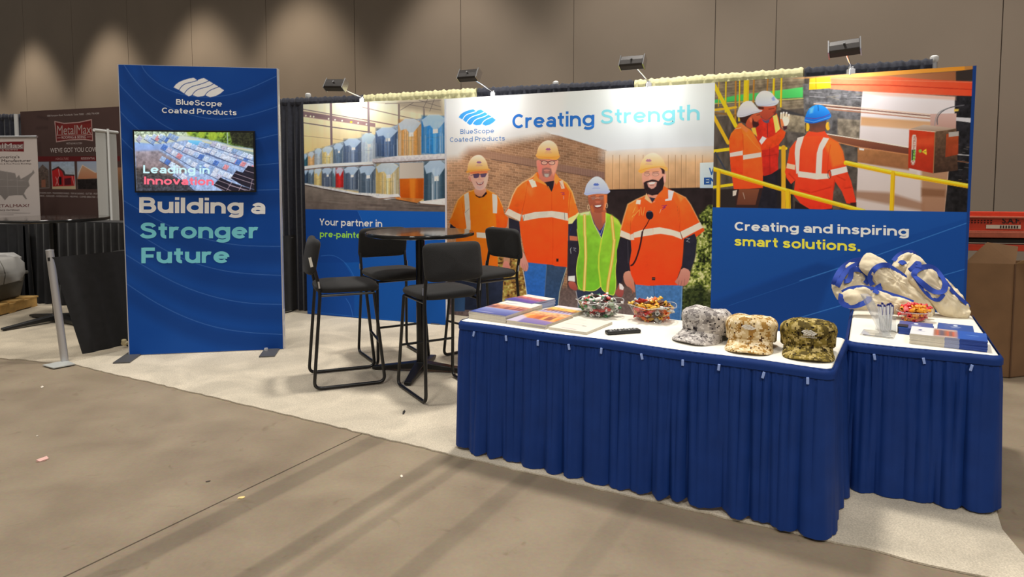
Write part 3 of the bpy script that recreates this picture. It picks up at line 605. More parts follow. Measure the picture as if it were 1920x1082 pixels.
M_.poly(Q3([(870, 120), (1022, 170), (1015, 400), (1000, 570), (930, 610), (900, 760), (850, 800), (800, 640), (830, 400)]), (40, 36, 50), n=.12); M_.line(Q3([(985, 180), (1000, 540)]), .7, (110, 120, 150), a=.6)
M_.poly(Q3([(850, 785), (905, 800), (928, 870), (915, 965), (870, 992), (805, 950), (800, 900), (840, 850)]), (166, 88, 82), (150, 72, 72), sm=1); M_.poly(Q3([(858, 778), (900, 800), (928, 845), (915, 880), (862, 868)]), (226, 224, 234))
M_.poly(P3([(430, 640), (690, 700), (680, 800), (600, 1065), (560, 1000), (470, 790)]), (40, 52, 126))
M_.poly(P3([(430, 600), (680, 600), (685, 780), (600, 920), (570, 935), (510, 850), (450, 700)]), (176, 100, 76), (150, 84, 72)); M_.poly(P3([(610, 640), (680, 640), (680, 780), (620, 820)]), (216, 108, 66), soft=4, a=.7)
M_.line(P3([(500, 850), (590, 1000), (660, 820)]), .6, (215, 215, 225)); 
vl = P3([(425, 635), (340, 650), (255, 668), (222, 735), (235, 1000)]) + Q3([(268, 160), (290, 300), (252, 450), (232, 600), (262, 870), (400, 895), (515, 890), (592, 825), (545, 480), (602, 145)]) + P3([(480, 830)])
vr = P3([(675, 655), (760, 690), (860, 760), (925, 870)]) + Q3([(880, 30), (868, 180), (835, 380), (800, 560), (815, 800), (788, 955), (730, 950), (620, 890), (592, 825), (545, 480), (602, 145)]) + P3([(605, 1060), (675, 800)])
M_.poly(vl, (150, 208, 62), (112, 184, 48), n=.10, ns=.08); M_.poly(vr, (160, 212, 62), (122, 190, 50), n=.10, ns=.08)
M_.poly(P3([(425, 632), (260, 664), (280, 700), (420, 690)]), (228, 226, 200), soft=4, a=.8); M_.poly(P3([(760, 690), (880, 790), (910, 880), (800, 800)]), (206, 226, 90), soft=6, a=.7)
for pts, cs in ((P3([(342, 700), (346, 1000)]) + Q3([(366, 120), (374, 400), (362, 640), (350, 880)]), ((236, 170, 90), (250, 224, 130))), (P3([(765, 720), (800, 1080)]) + Q3([(788, 150), (765, 380), (735, 560), (700, 760), (686, 900)]), ((240, 160, 84), (250, 216, 120)))):
    M_.line(pts, 5.4, cs[0], a=.8); M_.line(pts, 2.2, cs[1])
M_.line(P3([(425, 640), (480, 820), (605, 1060)]), 1.3, (206, 226, 120)); M_.line(P3([(675, 660), (675, 800), (610, 1065)]), 1.3, (206, 226, 110)); M_.line(Q3([(602, 145), (550, 470), (592, 825)]), 3.0, (196, 214, 70), a=.9, sm=1)
M_.line(Q3([(248, 0), (268, 160), (290, 300), (252, 450), (235, 600), (264, 872), (400, 896), (515, 890), (592, 825)]), 1.0, (214, 230, 96), sm=1); M_.line(Q3([(868, 180), (835, 380), (800, 560), (815, 800), (788, 955), (730, 950), (620, 890), (592, 825)]), 1.1, (214, 230, 96), sm=1)
M_.poly(P3([(390, 370), (690, 360), (692, 480), (680, 560), (655, 620), (600, 655), (530, 660), (470, 635), (430, 580), (400, 480)]), (172, 96, 72), (158, 82, 62), sm=1)
M_.poly(P3([(400, 375), (690, 362), (690, 400), (400, 410)]), (226, 128, 84), soft=3, a=.7); M_.poly(P3([(640, 380), (694, 370), (694, 480), (664, 620), (630, 620), (650, 500)]), (244, 132, 74), soft=3, a=.85); M_.poly(P3([(430, 560), (460, 540), (490, 620), (470, 650)]), (226, 130, 60), soft=4, a=.6)
for a, b in ((440, 510), (570, 640)): M_.poly(P3([(a, 412), (b, 400), (b - 4, 448), (a + 22, 456)]), (156, 116, 106), soft=1.5, a=.85); M_.line(P3([(a, 398), (b, 392)]), .9, (84, 40, 36))
M_.line(P3([(512, 430), (545, 425), (570, 428)]), .9, (235, 210, 190)); M_.poly(P3([(505, 480), (545, 470), (595, 480), (580, 505), (525, 508)]), (196, 110, 86), soft=2)
M_.poly(P3([(480, 540), (545, 530), (620, 525), (600, 575), (545, 592), (505, 580)]), (120, 50, 48)); M_.poly(P3([(496, 546), (545, 538), (608, 534), (590, 560), (545, 570), (515, 565)]), (250, 242, 236))
for cx, cy in ((402, 570), (688, 545)): M_.ell(*P3([(cx, cy)])[0], 1.8, 4.6, (230, 205, 170), ring=.8)
hat(M_, P3, [(326, 362), (345, 335), (352, 280), (375, 210), (425, 150), (485, 98), (545, 88), (590, 105), (640, 145), (690, 215), (714, 290), (748, 320), (722, 352), (690, 365), (600, 358), (500, 362), (420, 380), (370, 390)], (214, 222, 252), (176, 190, 242), (524, 212, 48), (66, 96, 186))
M_.line(P3([(345, 368), (440, 350), (600, 334), (735, 332)]), .9, (160, 172, 226), a=.7)
# --- bearded worker with radio
M_.poly(Q4([(15, 150), (135, 190), (145, 300), (122, 430), (132, 525), (50, 545), (-20, 640), (-20, 300)]), (40, 36, 48), n=.1); M_.line(Q4([(104, 190), (108, 440)]), .8, (120, 120, 135), a=.5)
M_.poly(Q4([(735, 165), (865, 105), (880, 210), (855, 400), (812, 525), (715, 482), (740, 300)]), (40, 40, 56), n=.12); M_.line(Q4([(760, 160), (800, 165), (765, 195), (800, 205)]), 1.0, (180, 186, 200), a=.75)
M_.poly(Q4([(188, 680), (420, 700), (420, 900), (440, 1300), (230, 1300), (200, 900)]), (82, 128, 184), (72, 116, 174), n=.14, ns=.25); M_.poly(Q4([(400, 690), (720, 690), (715, 930), (690, 1300), (450, 1300), (405, 900)]), (70, 118, 180), (60, 110, 176), n=.14, ns=.25)
M_.line(Q4([(395, 700), (408, 900), (430, 1250)]), 1.2, (44, 72, 116), a=.8); M_.line(Q4([(715, 700), (705, 930), (680, 1250)]), 1.0, (160, 190, 220), a=.6)
M_.poly(Q4([(60, 545), (130, 520), (160, 580), (178, 670), (188, 790), (140, 725), (80, 695), (50, 610)]), (204, 146, 128), (184, 112, 96), sm=1); M_.line(Q4([(130, 640), (160, 780)]), .9, (226, 110, 70), a=.7)
M_.poly(P4([(350, 540), (280, 570), (200, 605), (110, 660), (150, 860), (140, 1000)]) + Q4([(138, 195), (145, 300), (122, 440), (136, 560), (190, 682), (330, 696), (500, 690), (720, 692), (650, 640), (712, 470), (725, 330), (735, 165)]) + P4([(770, 1060), (720, 850), (700, 680), (660, 500), (600, 475), (540, 440), (470, 560), (400, 640)]), (247, 100, 40), (236, 66, 28), n=.07, ns=.08)
M_.poly(P4([(205, 600), (110, 655), (70, 790), (22, 955), (15, 1040), (140, 1082), (145, 950), (160, 860), (235, 720)]), (250, 130, 54), (238, 90, 32), n=.12, ns=.1)
M_.poly(P4([(600, 475), (680, 515), (800, 575), (860, 660), (960, 855), (1028, 968), (925, 1048), (905, 1005), (768, 1075), (725, 900), (700, 680)]), (248, 118, 46), (236, 74, 28), n=.10, ns=.1)
M_.line(P4([(320, 550), (210, 600), (110, 655), (65, 800), (25, 955)]), 2.2, (255, 196, 130), a=.7, soft=1.5); M_.line(P4([(650, 500), (800, 575), (860, 660), (965, 865)]), 1.6, (255, 200, 140), a=.65, soft=1.5)
for l in ([(170, 760), (200, 690)], [(185, 790), (250, 720), (245, 790)], [(265, 690), (275, 780)], [(290, 790), (310, 690)], [(160, 810), (180, 780)]): M_.line(P4(l), 1.0, (255, 196, 96), a=.75)
M_.poly(P4([(700, 540), (780, 580), (740, 620)]), (255, 170, 90), soft=5, a=.6)
M_.poly(P4([(178, 995), (290, 957), (410, 940), (415, 1020), (290, 1040), (182, 1058)]), (222, 214, 200)); M_.poly(P4([(412, 938), (490, 930), (620, 955), (735, 990), (758, 1075), (640, 1030), (500, 1008), (412, 1018)]), (226, 220, 206)); M_.poly(P4([(138, 1020), (178, 1002), (186, 1082), (140, 1082)]), (216, 206, 196))
M_.poly(P4([(26, 964), (136, 1010), (140, 1085), (14, 1036)]), (224, 214, 200)); M_.poly(P4([(733, 985), (860, 925), (972, 868), (1008, 935), (880, 1000), (768, 1062)]), (224, 216, 202)); M_.line(P4([(735, 985), (762, 1078)]), .9, (60, 40, 40))
M_.line(P4([(720, 700), (735, 850), (722, 990)]), 1.0, (190, 56, 20), a=.5); M_.line(P4([(145, 850), (138, 1000)]), 1.0, (190, 60, 20), a=.55)
M_.poly(P4([(590, 482), (660, 500), (632, 608), (556, 618), (555, 596), (592, 588)]), (222, 220, 226)); M_.poly(P4([(214, 604), (266, 602), (258, 658), (205, 652)]), (232, 220, 206))
M_.line(P4([(515, 675), (575, 668), (525, 695), (560, 690), (520, 720)]), 1.2, (140, 40, 110)); M_.line(P4([(505, 715), (490, 760)]), 1.0, (250, 180, 150)); M_.poly(Q4([(376, 600), (412, 600), (412, 634), (376, 634)]), (44, 26, 30)); M_.line(Q4([(382, 616), (406, 616)]), .8, (190, 170, 160), a=.7)
M_.poly(P4([(345, 530), (470, 540), (430, 630), (395, 640), (360, 580)]), (222, 150, 128)); M_.poly(P4([(365, 570), (440, 585), (402, 636)]), (46, 46, 66))
M_.poly(P4([(330, 520), (365, 590), (400, 645), (380, 640), (310, 590)]), (252, 190, 140)); M_.poly(P4([(540, 438), (590, 480), (570, 580), (480, 570), (440, 610), (400, 640), (470, 540)]), (244, 106, 42))
M_.poly(P4([(278, 290), (300, 240), (420, 225), (510, 235), (560, 275), (562, 370), (540, 440), (500, 520), (420, 545), (340, 530), (300, 450), (280, 380)]), (228, 166, 146), (214, 146, 126), sm=1)
M_.poly(P4([(300, 240), (500, 225), (500, 262), (300, 280)]), (240, 160, 120), soft=3, a=.8); M_.poly(P4([(535, 300), (562, 300), (560, 390), (535, 380)]), (242, 170, 158), soft=2)
M_.poly(P4([(490, 216), (550, 240), (548, 295), (520, 290), (515, 250)]), (60, 36, 40), soft=1.5)
M_.poly(P4([(298, 400), (330, 380), (365, 372), (400, 360), (440, 366), (475, 380), (510, 340), (530, 320), (542, 410), (525, 480), (470, 535), (400, 552), (340, 530), (305, 470)]), (46, 32, 36), soft=1.6, n=.2)
M_.poly(P4([(338, 400), (395, 384), (458, 392), (448, 440), (420, 466), (390, 474), (355, 450)]), (214, 158, 146), soft=1.4); M_.poly(P4([(350, 398), (440, 390), (425, 412), (370, 416)]), (250, 244, 240)); M_.line(P4([(375, 432), (420, 428)]), 1.2, (120, 74, 74), a=.7)
for a, b in ((305, 368), (402, 480)): M_.ell(*P4([((a + b) / 2, 296)])[0], (b - a) / 2 / 6.365, 3.4, (236, 190, 170), a=.5); M_.ell(*P4([((a + b) / 2, 296)])[0], (b - a) / 2 / 6.365, 3.4, (150, 106, 98), ring=.7); M_.line(P4([(a + 12, 294), (b - 12, 290)]), .9, (84, 50, 48), a=.8); M_.line(P4([(a + 5, 272), (b - 5, 266)]), 1.0, (90, 56, 50), a=.7)
M_.poly(P4([(360, 330), (395, 320), (400, 356), (365, 360)]), (236, 170, 152), soft=2)
hat(M_, P4, [(230, 252), (256, 232), (258, 190), (275, 140), (310, 85), (360, 50), (420, 38), (475, 62), (525, 110), (552, 170), (562, 205), (588, 222), (582, 262), (555, 255), (520, 222), (470, 215), (420, 226), (340, 240), (285, 290), (242, 276)], (248, 226, 210), (255, 168, 66), (358, 130, 38), (160, 110, 150))
M_.line(P4([(240, 262), (320, 232), (430, 212), (520, 208), (575, 225)]), .9, (228, 136, 44), a=.7)
M_.poly(Q4([(712, 485), (806, 520), (806, 600), (775, 685), (725, 700), (672, 692), (632, 655), (640, 640), (672, 600)]), (206, 146, 132), (186, 118, 108), sm=1)
for l in ([(680, 640), (672, 690)], [(712, 640), (700, 700)], [(745, 620), (738, 690)]): M_.line(Q4(l), .8, (130, 78, 74), a=.7)
M_.ell(*P4([(370, 785)])[0], 7.0, 8.4, (28, 28, 46)); M_.line(P4([(340, 745), (400, 742)]), 1.0, (150, 150, 170), a=.7)
M_.line(P4([(365, 840), (340, 890), (295, 960)]) + Q4([(270, 90)]), 1.6, (56, 20, 26)); M_.line(Q4([(268, 90), (245, 240), (200, 390), (165, 455), (140, 468)]), 3.0, (50, 24, 30), sm=1)
# lettering
BL = (62, 120, 186)
Bl = lambda x, y: B_([(x, y)])[0]
def pl_logo(T, s_, ox, oy): return lambda pts: T([(ox + (x - 453) * s_, oy + (y - 165) * s_) for x, y in pts])
logo(M_, lambda pts: B_([(148 + (x - 453) * .755, 202 + (y - 165) * .872) for x, y in pts]), (62, 152, 226), (226, 232, 241), 1.5)
M_.text('BlueScope', Bl(160, 374), Bl(393, 368), Bl(160, 341), BL, w=0.12); M_.text('Coated Products', Bl(88, 430), Bl(467, 420), Bl(88, 397), BL, w=0.12)
M_.text('Creating', Bl(520, 335), Bl(1087, 316), Bl(520, 238), (44, 112, 200), w=0.185); M_.text('Strength', Bl(1131, 305), Bl(1816, 277), Bl(1131, 205), (132, 214, 232), w=0.165)
M_.build('print', print_mat, tM, k=1.28, lift=.001)
# ---------------------------------------------------------- left panel
tL, L_, LA, LU, LN, LL = panel('backdrop_panel', (-2.315, 7.70), (-.693, 7.115), 2.36, 'blue backdrop left of the workers picture, showing wrapped coils stored in a warehouse', 240, (24, 60, 130))
L1 = F(560, 190, 5.15); L2 = F(680, 180, 4.919); L5 = F(540, 130, 3.731); L6 = F(560, 380, 4.507)
def wl(X, Y, C):
    t = np.clip((Y - 195) / 110, 0, 1)[..., None]; lf = np.clip((640 - X) / 80, 0, 1)[..., None]
    c = np.array([246, 238, 212]) * (1 - t) + (np.array([236, 206, 128]) * lf + np.array([226, 200, 140]) * (1 - lf)) * t
    return c * (1 - .05 * (vnoise(X * .22, Y * .01, 4)))[..., None]
L_.fn(wl)
L_.poly(L2([(330, 60), (720, 20), (760, 190), (560, 150), (340, 110)]), (150, 138, 130), (190, 176, 150), soft=10, a=.8)
for l in ([(210, 70), (480, 60), (720, 40)], [(430, 80), (720, 130)], [(520, 40), (720, 100)], [(600, 30), (560, 110)], [(660, 30), (620, 140)], [(350, 130), (470, 60)]): L_.line(L2(l), 1.0, (108, 100, 100), a=.8)
L_.poly(L1([(-20, 86), (330, 140), (740, 212), (740, 250), (330, 188), (-20, 140)]), (140, 116, 122), (156, 126, 124), soft=1.5); L_.line(L1([(-20, 66), (320, 126), (740, 196)]), 1.6, (120, 108, 116)); L_.line(L1([(0, 200), (330, 250), (700, 300)]), 1.8, (104, 92, 100)); L_.line(L1([(10, 330), (330, 362), (450, 380)]), .9, (170, 150, 120)); L_.line(L1([(330, 0), (520, 30), (721, 80)]), 1.4, (150, 140, 136))
L_.line(L2([(0, 105), (330, 180), (560, 230)]), 1.4, (132, 116, 112)); L_.line(L2([(0, 215), (320, 275)]), 2.0, (140, 112, 108)); L_.line(L2([(60, 60), (330, 70)]), 1.2, (150, 140, 130), a=.6)
L_.poly(L1([(0, 90), (300, 140), (300, 180), (0, 130)]), (120, 100, 108), soft=6, a=.5)
for x, c in ((70, (245, 235, 200)), (115, (245, 240, 210)), (145, (240, 235, 210)), (290, (240, 230, 210)), (352, (240, 235, 220)), (420, (235, 230, 215)), (508, (236, 206, 60)), (575, (236, 226, 214)), (655, (240, 230, 214))): L_.ell(*L1([(x, 138 + (x - 70) * .142)])[0], 1.6 if x != 508 else 2.4, 1.7, c)
L_.line(L1([(310, -10), (318, 430)]), 4.2, (126, 106, 112)); L_.line(L1([(672, -10), (678, 310)]), 4.2, (134, 118, 122)); L_.line(L2([(335, 80), (335, 260)]), 3.6, (140, 126, 122)); L_.line(L2([(565, 120), (568, 210)]), 3.4, (150, 138, 132)); L_.line(L1([(38, 80), (42, 200)]), 1.4, (150, 126, 126))
# concrete floor
L_.poly(L5([(60, 785), (240, 815), (480, 870), (760, 905), (1100, 950), (1100, 1010), (60, 990)]), (136, 126, 118), (104, 92, 88), soft=1, n=.15, ns=.1)
for k in range(26): 
    x = 100 + random.random() * 900; y = 850 + random.random() * 130; L_.line(L5([(x, y), (x + 120 + random.random() * 90, y + 4 + random.random() * 8)]), 1.4, random.choice([(140, 132, 126), (70, 60, 60), (150, 140, 130), (90, 76, 72)]), soft=2, a=.5)
L_.poly(L5([(90, 600), (240, 550), (400, 500), (600, 460), (780, 380), (940, 340), (1110, 320), (1110, 930), (780, 890), (600, 870), (400, 840), (240, 815), (90, 795)]), (150, 170, 196), (128, 142, 160), soft=3, n=.25, ns=.4, a=.92)
def drum(x0, x1, y0, y1, c, bow=.05, tip=1):
    wd = x1 - x0; h = y1 - y0; c = np.array(c, float)
    pts = [(x0, y0 + h * .16), (x0 + wd * .08, y0 + h * .06), (x0 + wd * .3, y0), (x0 + wd * .7, y0), (x0 + wd * .92, y0 + h * .05), (x1, y0 + h * .14), (x1, y1 - h * .03), (x0 + wd * .5, y1), (x0, y1 - h * .02)]
    L_.poly(L5(pts), c * 1.05, c * .9, soft=.9, n=.10, ns=.3)
    L_.poly(L5([(x0, y0), (x0 + wd * .22, y0), (x0 + wd * .18, y1), (x0, y1)]), c * .78, soft=4, a=.6); L_.poly(L5([(x1 - wd * .2, y0 + h * .1), (x1, y0 + h * .1), (x1, y1), (x1 - wd * .16, y1)]), c * .66, soft=4, a=.7); L_.poly(L5([(x0 + wd * .42, y0 + h * .2), (x0 + wd * .58, y0 + h * .2), (x0 + wd * .56, y1), (x0 + wd * .44, y1)]), np.minimum(255, c * 1.25 + 10), soft=4, a=.5)
    if tip: L_.poly(L5([(x0, y0 + h * .12), (x0 + wd * .3, y0 - h * .02), (x0 + wd * .7, y0 - h * .02), (x1, y0 + h * .10), (x0 + wd * .82, y0 + h * .24), (x0 + wd * .55, y0 + h * .44), (x0 + wd * .34, y0 + h * .26), (x0 + wd * .1, y0 + h * .30)]), (202, 222, 246), (170, 200, 232), soft=1.6, a=.85)
    L_.line(L5([(x0, y0 + h * .56), (x0 + wd / 2, y0 + h * .58), (x1, y0 + h * .55)]), .8, c * .6 + 40, a=.8)
    if wd > 60:
        L_.poly(L5([(x0 + wd * .45, y0 + h * .36), (x0 + wd * .66, y0 + h * .35), (x0 + wd * .66, y0 + h * .46), (x0 + wd * .45, y0 + h * .47)]), (236, 238, 242))
        for k in range(int(wd / 12)): 
            xx = x0 + random.random() * wd; L_.poly(L5([(xx, y0 + h * .2), (xx + wd * .10, y0 + h * .15), (xx + wd * .08, y1), (xx - wd * .02, y1)]), (206, 222, 242), soft=3, a=.16); L_.line(L5([(xx, y0 + h * (.3 + .3 * random.random())), (xx + 2, y1 - h * .04)]), .7, random.choice([(225, 235, 245), tuple(c * .5)]), a=.5)
for d in ((97, 138, 595, 685, (52, 100, 120)), (140, 185, 580, 685, (226, 178, 124)), (188, 238, 555, 680, (176, 188, 200)), (240, 315, 543, 672, (226, 206, 140)), (318, 388, 520, 660, (100, 124, 152)), (390, 513, 487, 655, (92, 112, 148)), (515, 612, 450, 655, (196, 214, 236)), (614, 768, 410, 612, (72, 98, 144)), (772, 932, 350, 608, (226, 164, 92)), (935, 1110, 322, 592, (44, 134, 216)),
          (100, 142, 698, 796, (54, 76, 104)), (144, 182, 698, 803, (92, 112, 132)), (184, 236, 692, 824, (220, 196, 132)), (238, 310, 690, 822, (84, 98, 124)), (312, 338, 690, 824, (90, 122, 138)), (335, 388, 690, 828, (206, 46, 46)), (392, 495, 680, 842, (82, 98, 124)), (497, 613, 668, 874, (80, 98, 120)), (616, 776, 655, 884, (222, 192, 122)), (952, 1110, 640, 944, (62, 90, 112))): drum(*d)
L_.poly(L5([(780, 655), (948, 652), (950, 765), (780, 765)]), (206, 196, 186), (190, 180, 172), hor=True); L_.poly(L5([(780, 765), (950, 763), (948, 905), (785, 905)]), (206, 104, 28), (196, 84, 16), n=.05); L_.poly(L5([(850, 765), (890, 765), (890, 905), (855, 905)]), (236, 150, 50), soft=4, a=.6); L_.poly(L5([(905, 765), (948, 765), (946, 905), (912, 905)]), (170, 72, 16), soft=4, a=.6)
for a, b in (((90, 690), (250, 672)), ((250, 672), (600, 654))): L_.line(L5([a, b]), 5.4, (226, 230, 238), soft=1.5); L_.line(L5([(a[0], a[1] + 16), (b[0], b[1] + 16)]), 1.8, (122, 90, 76), a=.8)
L_.poly(L5([(590, 628), (770, 606), (1110, 590), (1110, 632), (760, 652), (590, 656)]), (232, 232, 240), (196, 190, 196), n=.12, ns=.3); L_.line(L5([(600, 656), (760, 650), (1100, 630)]), 2.0, (96, 76, 70), a=.85)
L_.poly(L5([(100, 795), (250, 818), (480, 862), (610, 868), (770, 880), (770, 900), (600, 892), (470, 876), (240, 838), (100, 806)]), (220, 222, 228), soft=1.5, n=.2, ns=.3); L_.line(L5([(110, 808), (250, 838), (480, 880), (610, 892)]), 1.8, (70, 56, 54)); L_.poly(L5([(580, 890), (770, 870), (790, 895), (690, 912)]), (226, 226, 232), n=.1); L_.line(L5([(640, 906), (780, 895)]), 1.6, (130, 90, 66)); L_.poly(L5([(750, 895), (950, 905), (905, 935), (760, 910)]), (196, 122, 60), n=.15); L_.line(L5([(760, 912), (900, 938)]), 1.4, (60, 44, 40)); L_.poly(L5([(920, 925), (1110, 900), (1110, 950), (930, 940)]), (226, 222, 222), n=.15); L_.line(L5([(925, 940), (1110, 955)]), 1.6, (110, 84, 70))
# blue lower half
L_.poly(L6([(-40, 52), (50, 55), (1300, 79), (1300, 1300), (-40, 1300)]), (26, 92, 184), (18, 74, 152), soft=.9)
L_.poly(L6([(-40, 52), (505, 67), (545, 180), (552, 330), (535, 500), (430, 506), (-40, 506)]), (22, 66, 146), soft=1.2, a=.75); L_.poly(L6([(-40, 440), (260, 430), (360, 470), (440, 600), (470, 800), (470, 1300), (-40, 1300)]), (22, 68, 150), soft=1.4, a=.75)
for l in ([(190, 450), (290, 440), (380, 490), (450, 580), (490, 690)], [(500, 70), (540, 160), (555, 260)], [(400, 810), (440, 870), (465, 990)], [(560, 640), (600, 860), (590, 990)]): L_.line(L6(l), 1.0, (64, 124, 204), a=.7, sm=2)
L_.line(L6([(50, 915), (600, 975), (1260, 1040)]), .8, (70, 130, 205), a=.6)
l6 = lambda x, y: L6([(x, y)])[0]
L_.text('Your partner in', l6(176, 191), l6(706, 206), l6(176, 134), (232, 236, 244), w=0.17); L_.text('pre-painted', l6(180, 290), l6(572, 303), l6(180, 238), (160, 224, 74), w=0.17)
L_.build('print', print_mat, tL, k=1.28, lift=.001)
# ---------------------------------------------------------- right panel
tR, R_, RA, RU, RN, RL = panel('backdrop_panel', (1.80, 6.168), (3.492, 5.24), 2.40, 'blue backdrop at the right, showing three orange clad workers at a factory line', 250, (24, 58, 128))
R1 = F(1300, 60, 3.005); R2 = F(1300, 360, 3.005); R3 = F(1330, 140, 4.161); R4 = F(1600, 110, 3.729); R5 = F(1360, 165, 8.323); R6 = F(1460, 190, 5.15); R7 = F(1640, 180, 5.41)
R_.fn(lambda X, Y, C: np.array([86, 78, 72]) * (.7 + .6 * fbm(X * .16, Y * .05, 9))[..., None] + np.zeros(X.shape + (3,)))
R_.poly(R3([(20, 40), (740, 0), (740, 260), (20, 330)]), (140, 126, 104), (120, 110, 94), soft=3, n=.3, ns=.12)
for k in range(18): 
    y = 20 + 17 * k; R_.line(R3([(30, y + 50), (740, y - 20)]), 1.2, random.choice([(170, 156, 130), (96, 84, 74), (190, 176, 150), (80, 74, 72)]), a=.45, soft=2)
R_.poly(R3([(30, 200), (210, 160), (470, 132), (735, 96), (730, 178), (560, 186), (210, 206), (30, 224)]), (92, 214, 112), (70, 190, 96), soft=2); R_.line(R3([(30, 226), (560, 196), (740, 186)]), 1.6, (226, 230, 120), a=.7)
R_.poly(R3([(560, 262), (755, 320), (755, 340), (560, 300)]), (66, 64, 68), soft=2); R_.poly(R3([(560, 300), (760, 330), (760, 480), (560, 440)]), (156, 144, 122), (130, 120, 104), soft=2, n=.35, ns=.15)
R_.poly(R3([(600, 440), (1170, 500), (1160, 1060), (640, 1060)]), (92, 86, 82), (74, 66, 60), soft=3, n=.4, ns=.10)
R_.poly(R3([(730, 70), (1195, 120), (1185, 480), (930, 470), (740, 330)]), (112, 112, 116), (86, 84, 86), soft=3, n=.4, ns=.14)
R_.poly(R3([(1000, 340), (1175, 355), (1170, 500), (1000, 470)]), (140, 130, 116), soft=4, n=.4, ns=.12)
for k in range(24):
    x = 760 + random.random() * 400; y = 130 + random.random() * 200; R_.line(R3([(x, y), (x + 40 + random.random() * 90, y - 10 + random.random() * 30)]), 1.0, random.choice([(196, 196, 204), (52, 52, 58), (150, 140, 120), (40, 40, 44)]), a=.7)
# white strip of steel with copper bands
R_.poly(R1([(955, 330), (1480, 366), (1462, 560), (1432, 860), (1412, 1060), (912, 1060), (930, 700), (945, 420)]), (232, 226, 232), (204, 190, 186), soft=1.2)
R_.poly(R1([(945, 478), (1340, 506), (1335, 556), (942, 526)]), (206, 158, 114), (222, 180, 142), soft=5); R_.poly(R1([(925, 655), (1220, 682), (1215, 790), (925, 735)]), (172, 118, 76), (140, 92, 62), soft=2, n=.1); R_.poly(R1([(925, 735), (1260, 785), (1260, 830), (925, 770)]), (206, 192, 186), soft=5)
R_.poly(R1([(910, 895), (1100, 905), (1300, 965), (1300, 1010), (910, 935)]), (150, 110, 86), soft=7, a=.8); R_.poly(R1([(1285, 770), (1440, 770), (1415, 1060), (1285, 1060)]), (172, 128, 96), (150, 108, 84), soft=6, a=.9); R_.poly(R1([(1285, 880), (1420, 890), (1418, 930), (1285, 925)]), (120, 80, 56), soft=5, a=.7)
for dy, c in ((0, (226, 200, 180)), (8, (120, 70, 50)), (16, (236, 214, 200)), (24, (176, 116, 86))): R_.line(R1([(680, 404 + dy), (945, 428 + dy), (1340, 466 + dy)]), 2.0, c, a=.9)
R_.poly(R1([(750, 575), (945, 607), (1225, 655), (1225, 690), (945, 650), (760, 606)]), (150, 92, 66), (104, 60, 48), soft=1.2); R_.line(R1([(750, 574), (945, 605), (1225, 652)]), 1.8, (240, 226, 214)); R_.line(R1([(770, 612), (945, 652), (1215, 692)]), 1.8, (196, 132, 88)); R_.poly(R1([(935, 655), (962, 658), (962, 668), (935, 665)]), (236, 230, 224))
# dark right flank
R_.poly(R1([(1474, 362), (1610, 350), (1580, 900), (1565, 1060), (1412, 1060), (1438, 800), (1470, 560)]), (38, 38, 44), (30, 28, 30), soft=1.2, n=.5, ns=.14)
for k in range(20):
    x = 1470 + random.random() * 90; y = 560 + random.random() * 300; R_.line(R1([(x, y), (x + 8 + random.random() * 40, y + random.random() * 5)]), 1.1, random.choice([(120, 118, 120), (20, 20, 24), (150, 130, 110), (90, 88, 94)]), a=.6)
R_.poly(R1([(1480, 480), (1580, 486), (1575, 512), (1480, 500)]), (206, 206, 214)); R_.line(R1([(1478, 690), (1570, 696)]), 1.6, (190, 190, 196)); R_.line(R1([(1478, 726), (1568, 738)]), 2.0, (120, 84, 66))
# orange beams
R_.poly(R1([(560, 262), (960, 232), (1600, 180), (1600, 212), (1530, 216), (960, 256)]), (246, 176, 110), (240, 150, 44), soft=1.5, hor=True); R_.poly(R1([(960, 254), (1480, 222), (1480, 280), (960, 280)]), (196, 140, 104), (160, 100, 66), soft=2, hor=True); R_.poly(R1([(1480, 222), (1600, 205), (1600, 272), (1480, 278)]), (56, 48, 46), soft=1.2); R_.poly(R1([(1528, 186), (1600, 180), (1600, 205), (1530, 214)]), (186, 130, 70))
R_.poly(R1([(760, 258), (1100, 250), (1350, 270), (1600, 280), (1600, 362), (1300, 352), (960, 336), (770, 320)]), (246, 128, 92), (238, 76, 44), soft=1.5, hor=True, n=.06); R_.line(R1([(770, 296), (1100, 300), (1600, 326)]), 2.0, (186, 52, 34), a=.75); R_.line(R1([(770, 262), (1100, 272), (1600, 284)]), 1.2, (250, 160, 130), a=.6)
R_.poly(R1([(955, 335), (1480, 362), (1480, 384), (955, 352)]), (226, 180, 160), soft=4, a=.7)
R_.poly(R1([(655, 262), (772, 252), (775, 316), (652, 326)]), (246, 206, 62), (240, 190, 30)); R_.line(R1([(690, 258), (692, 322)]), 1.4, (196, 140, 30)); R_.line(R1([(655, 288), (775, 284)]), 1.2, (250, 226, 140))
# red gauge box
R_.poly(R1([(1335, 462), (1482, 458), (1480, 545), (1335, 535)]), (212, 178, 172), (190, 150, 140)); R_.line(R1([(1375, 520), (1372, 490), (1390, 455), (1440, 425), (1525, 412)]), 1.8, (96, 96, 104), sm=2); R_.line(R1([(1360, 530), (1366, 480), (1384, 450), (1430, 430)]), 1.4, (150, 150, 156), sm=2)
R_.poly(R1([(1470, 434), (1496, 434), (1494, 446), (1470, 448)]), (226, 196, 90)); R_.poly(R1([(1218, 548), (1300, 522), (1482, 545), (1362, 564)]), (206, 186, 172), (160, 136, 118))
R_.poly(R1([(1362, 562), (1482, 545), (1490, 780), (1352, 796)]), (104, 80, 62), (62, 44, 36), n=.25, ns=.2); R_.poly(R1([(1425, 575), (1495, 560), (1492, 690), (1420, 706)]), (170, 76, 40), (150, 60, 36), n=.1); R_.poly(R1([(1438, 565), (1494, 560), (1496, 585), (1440, 592)]), (176, 170, 166)); 
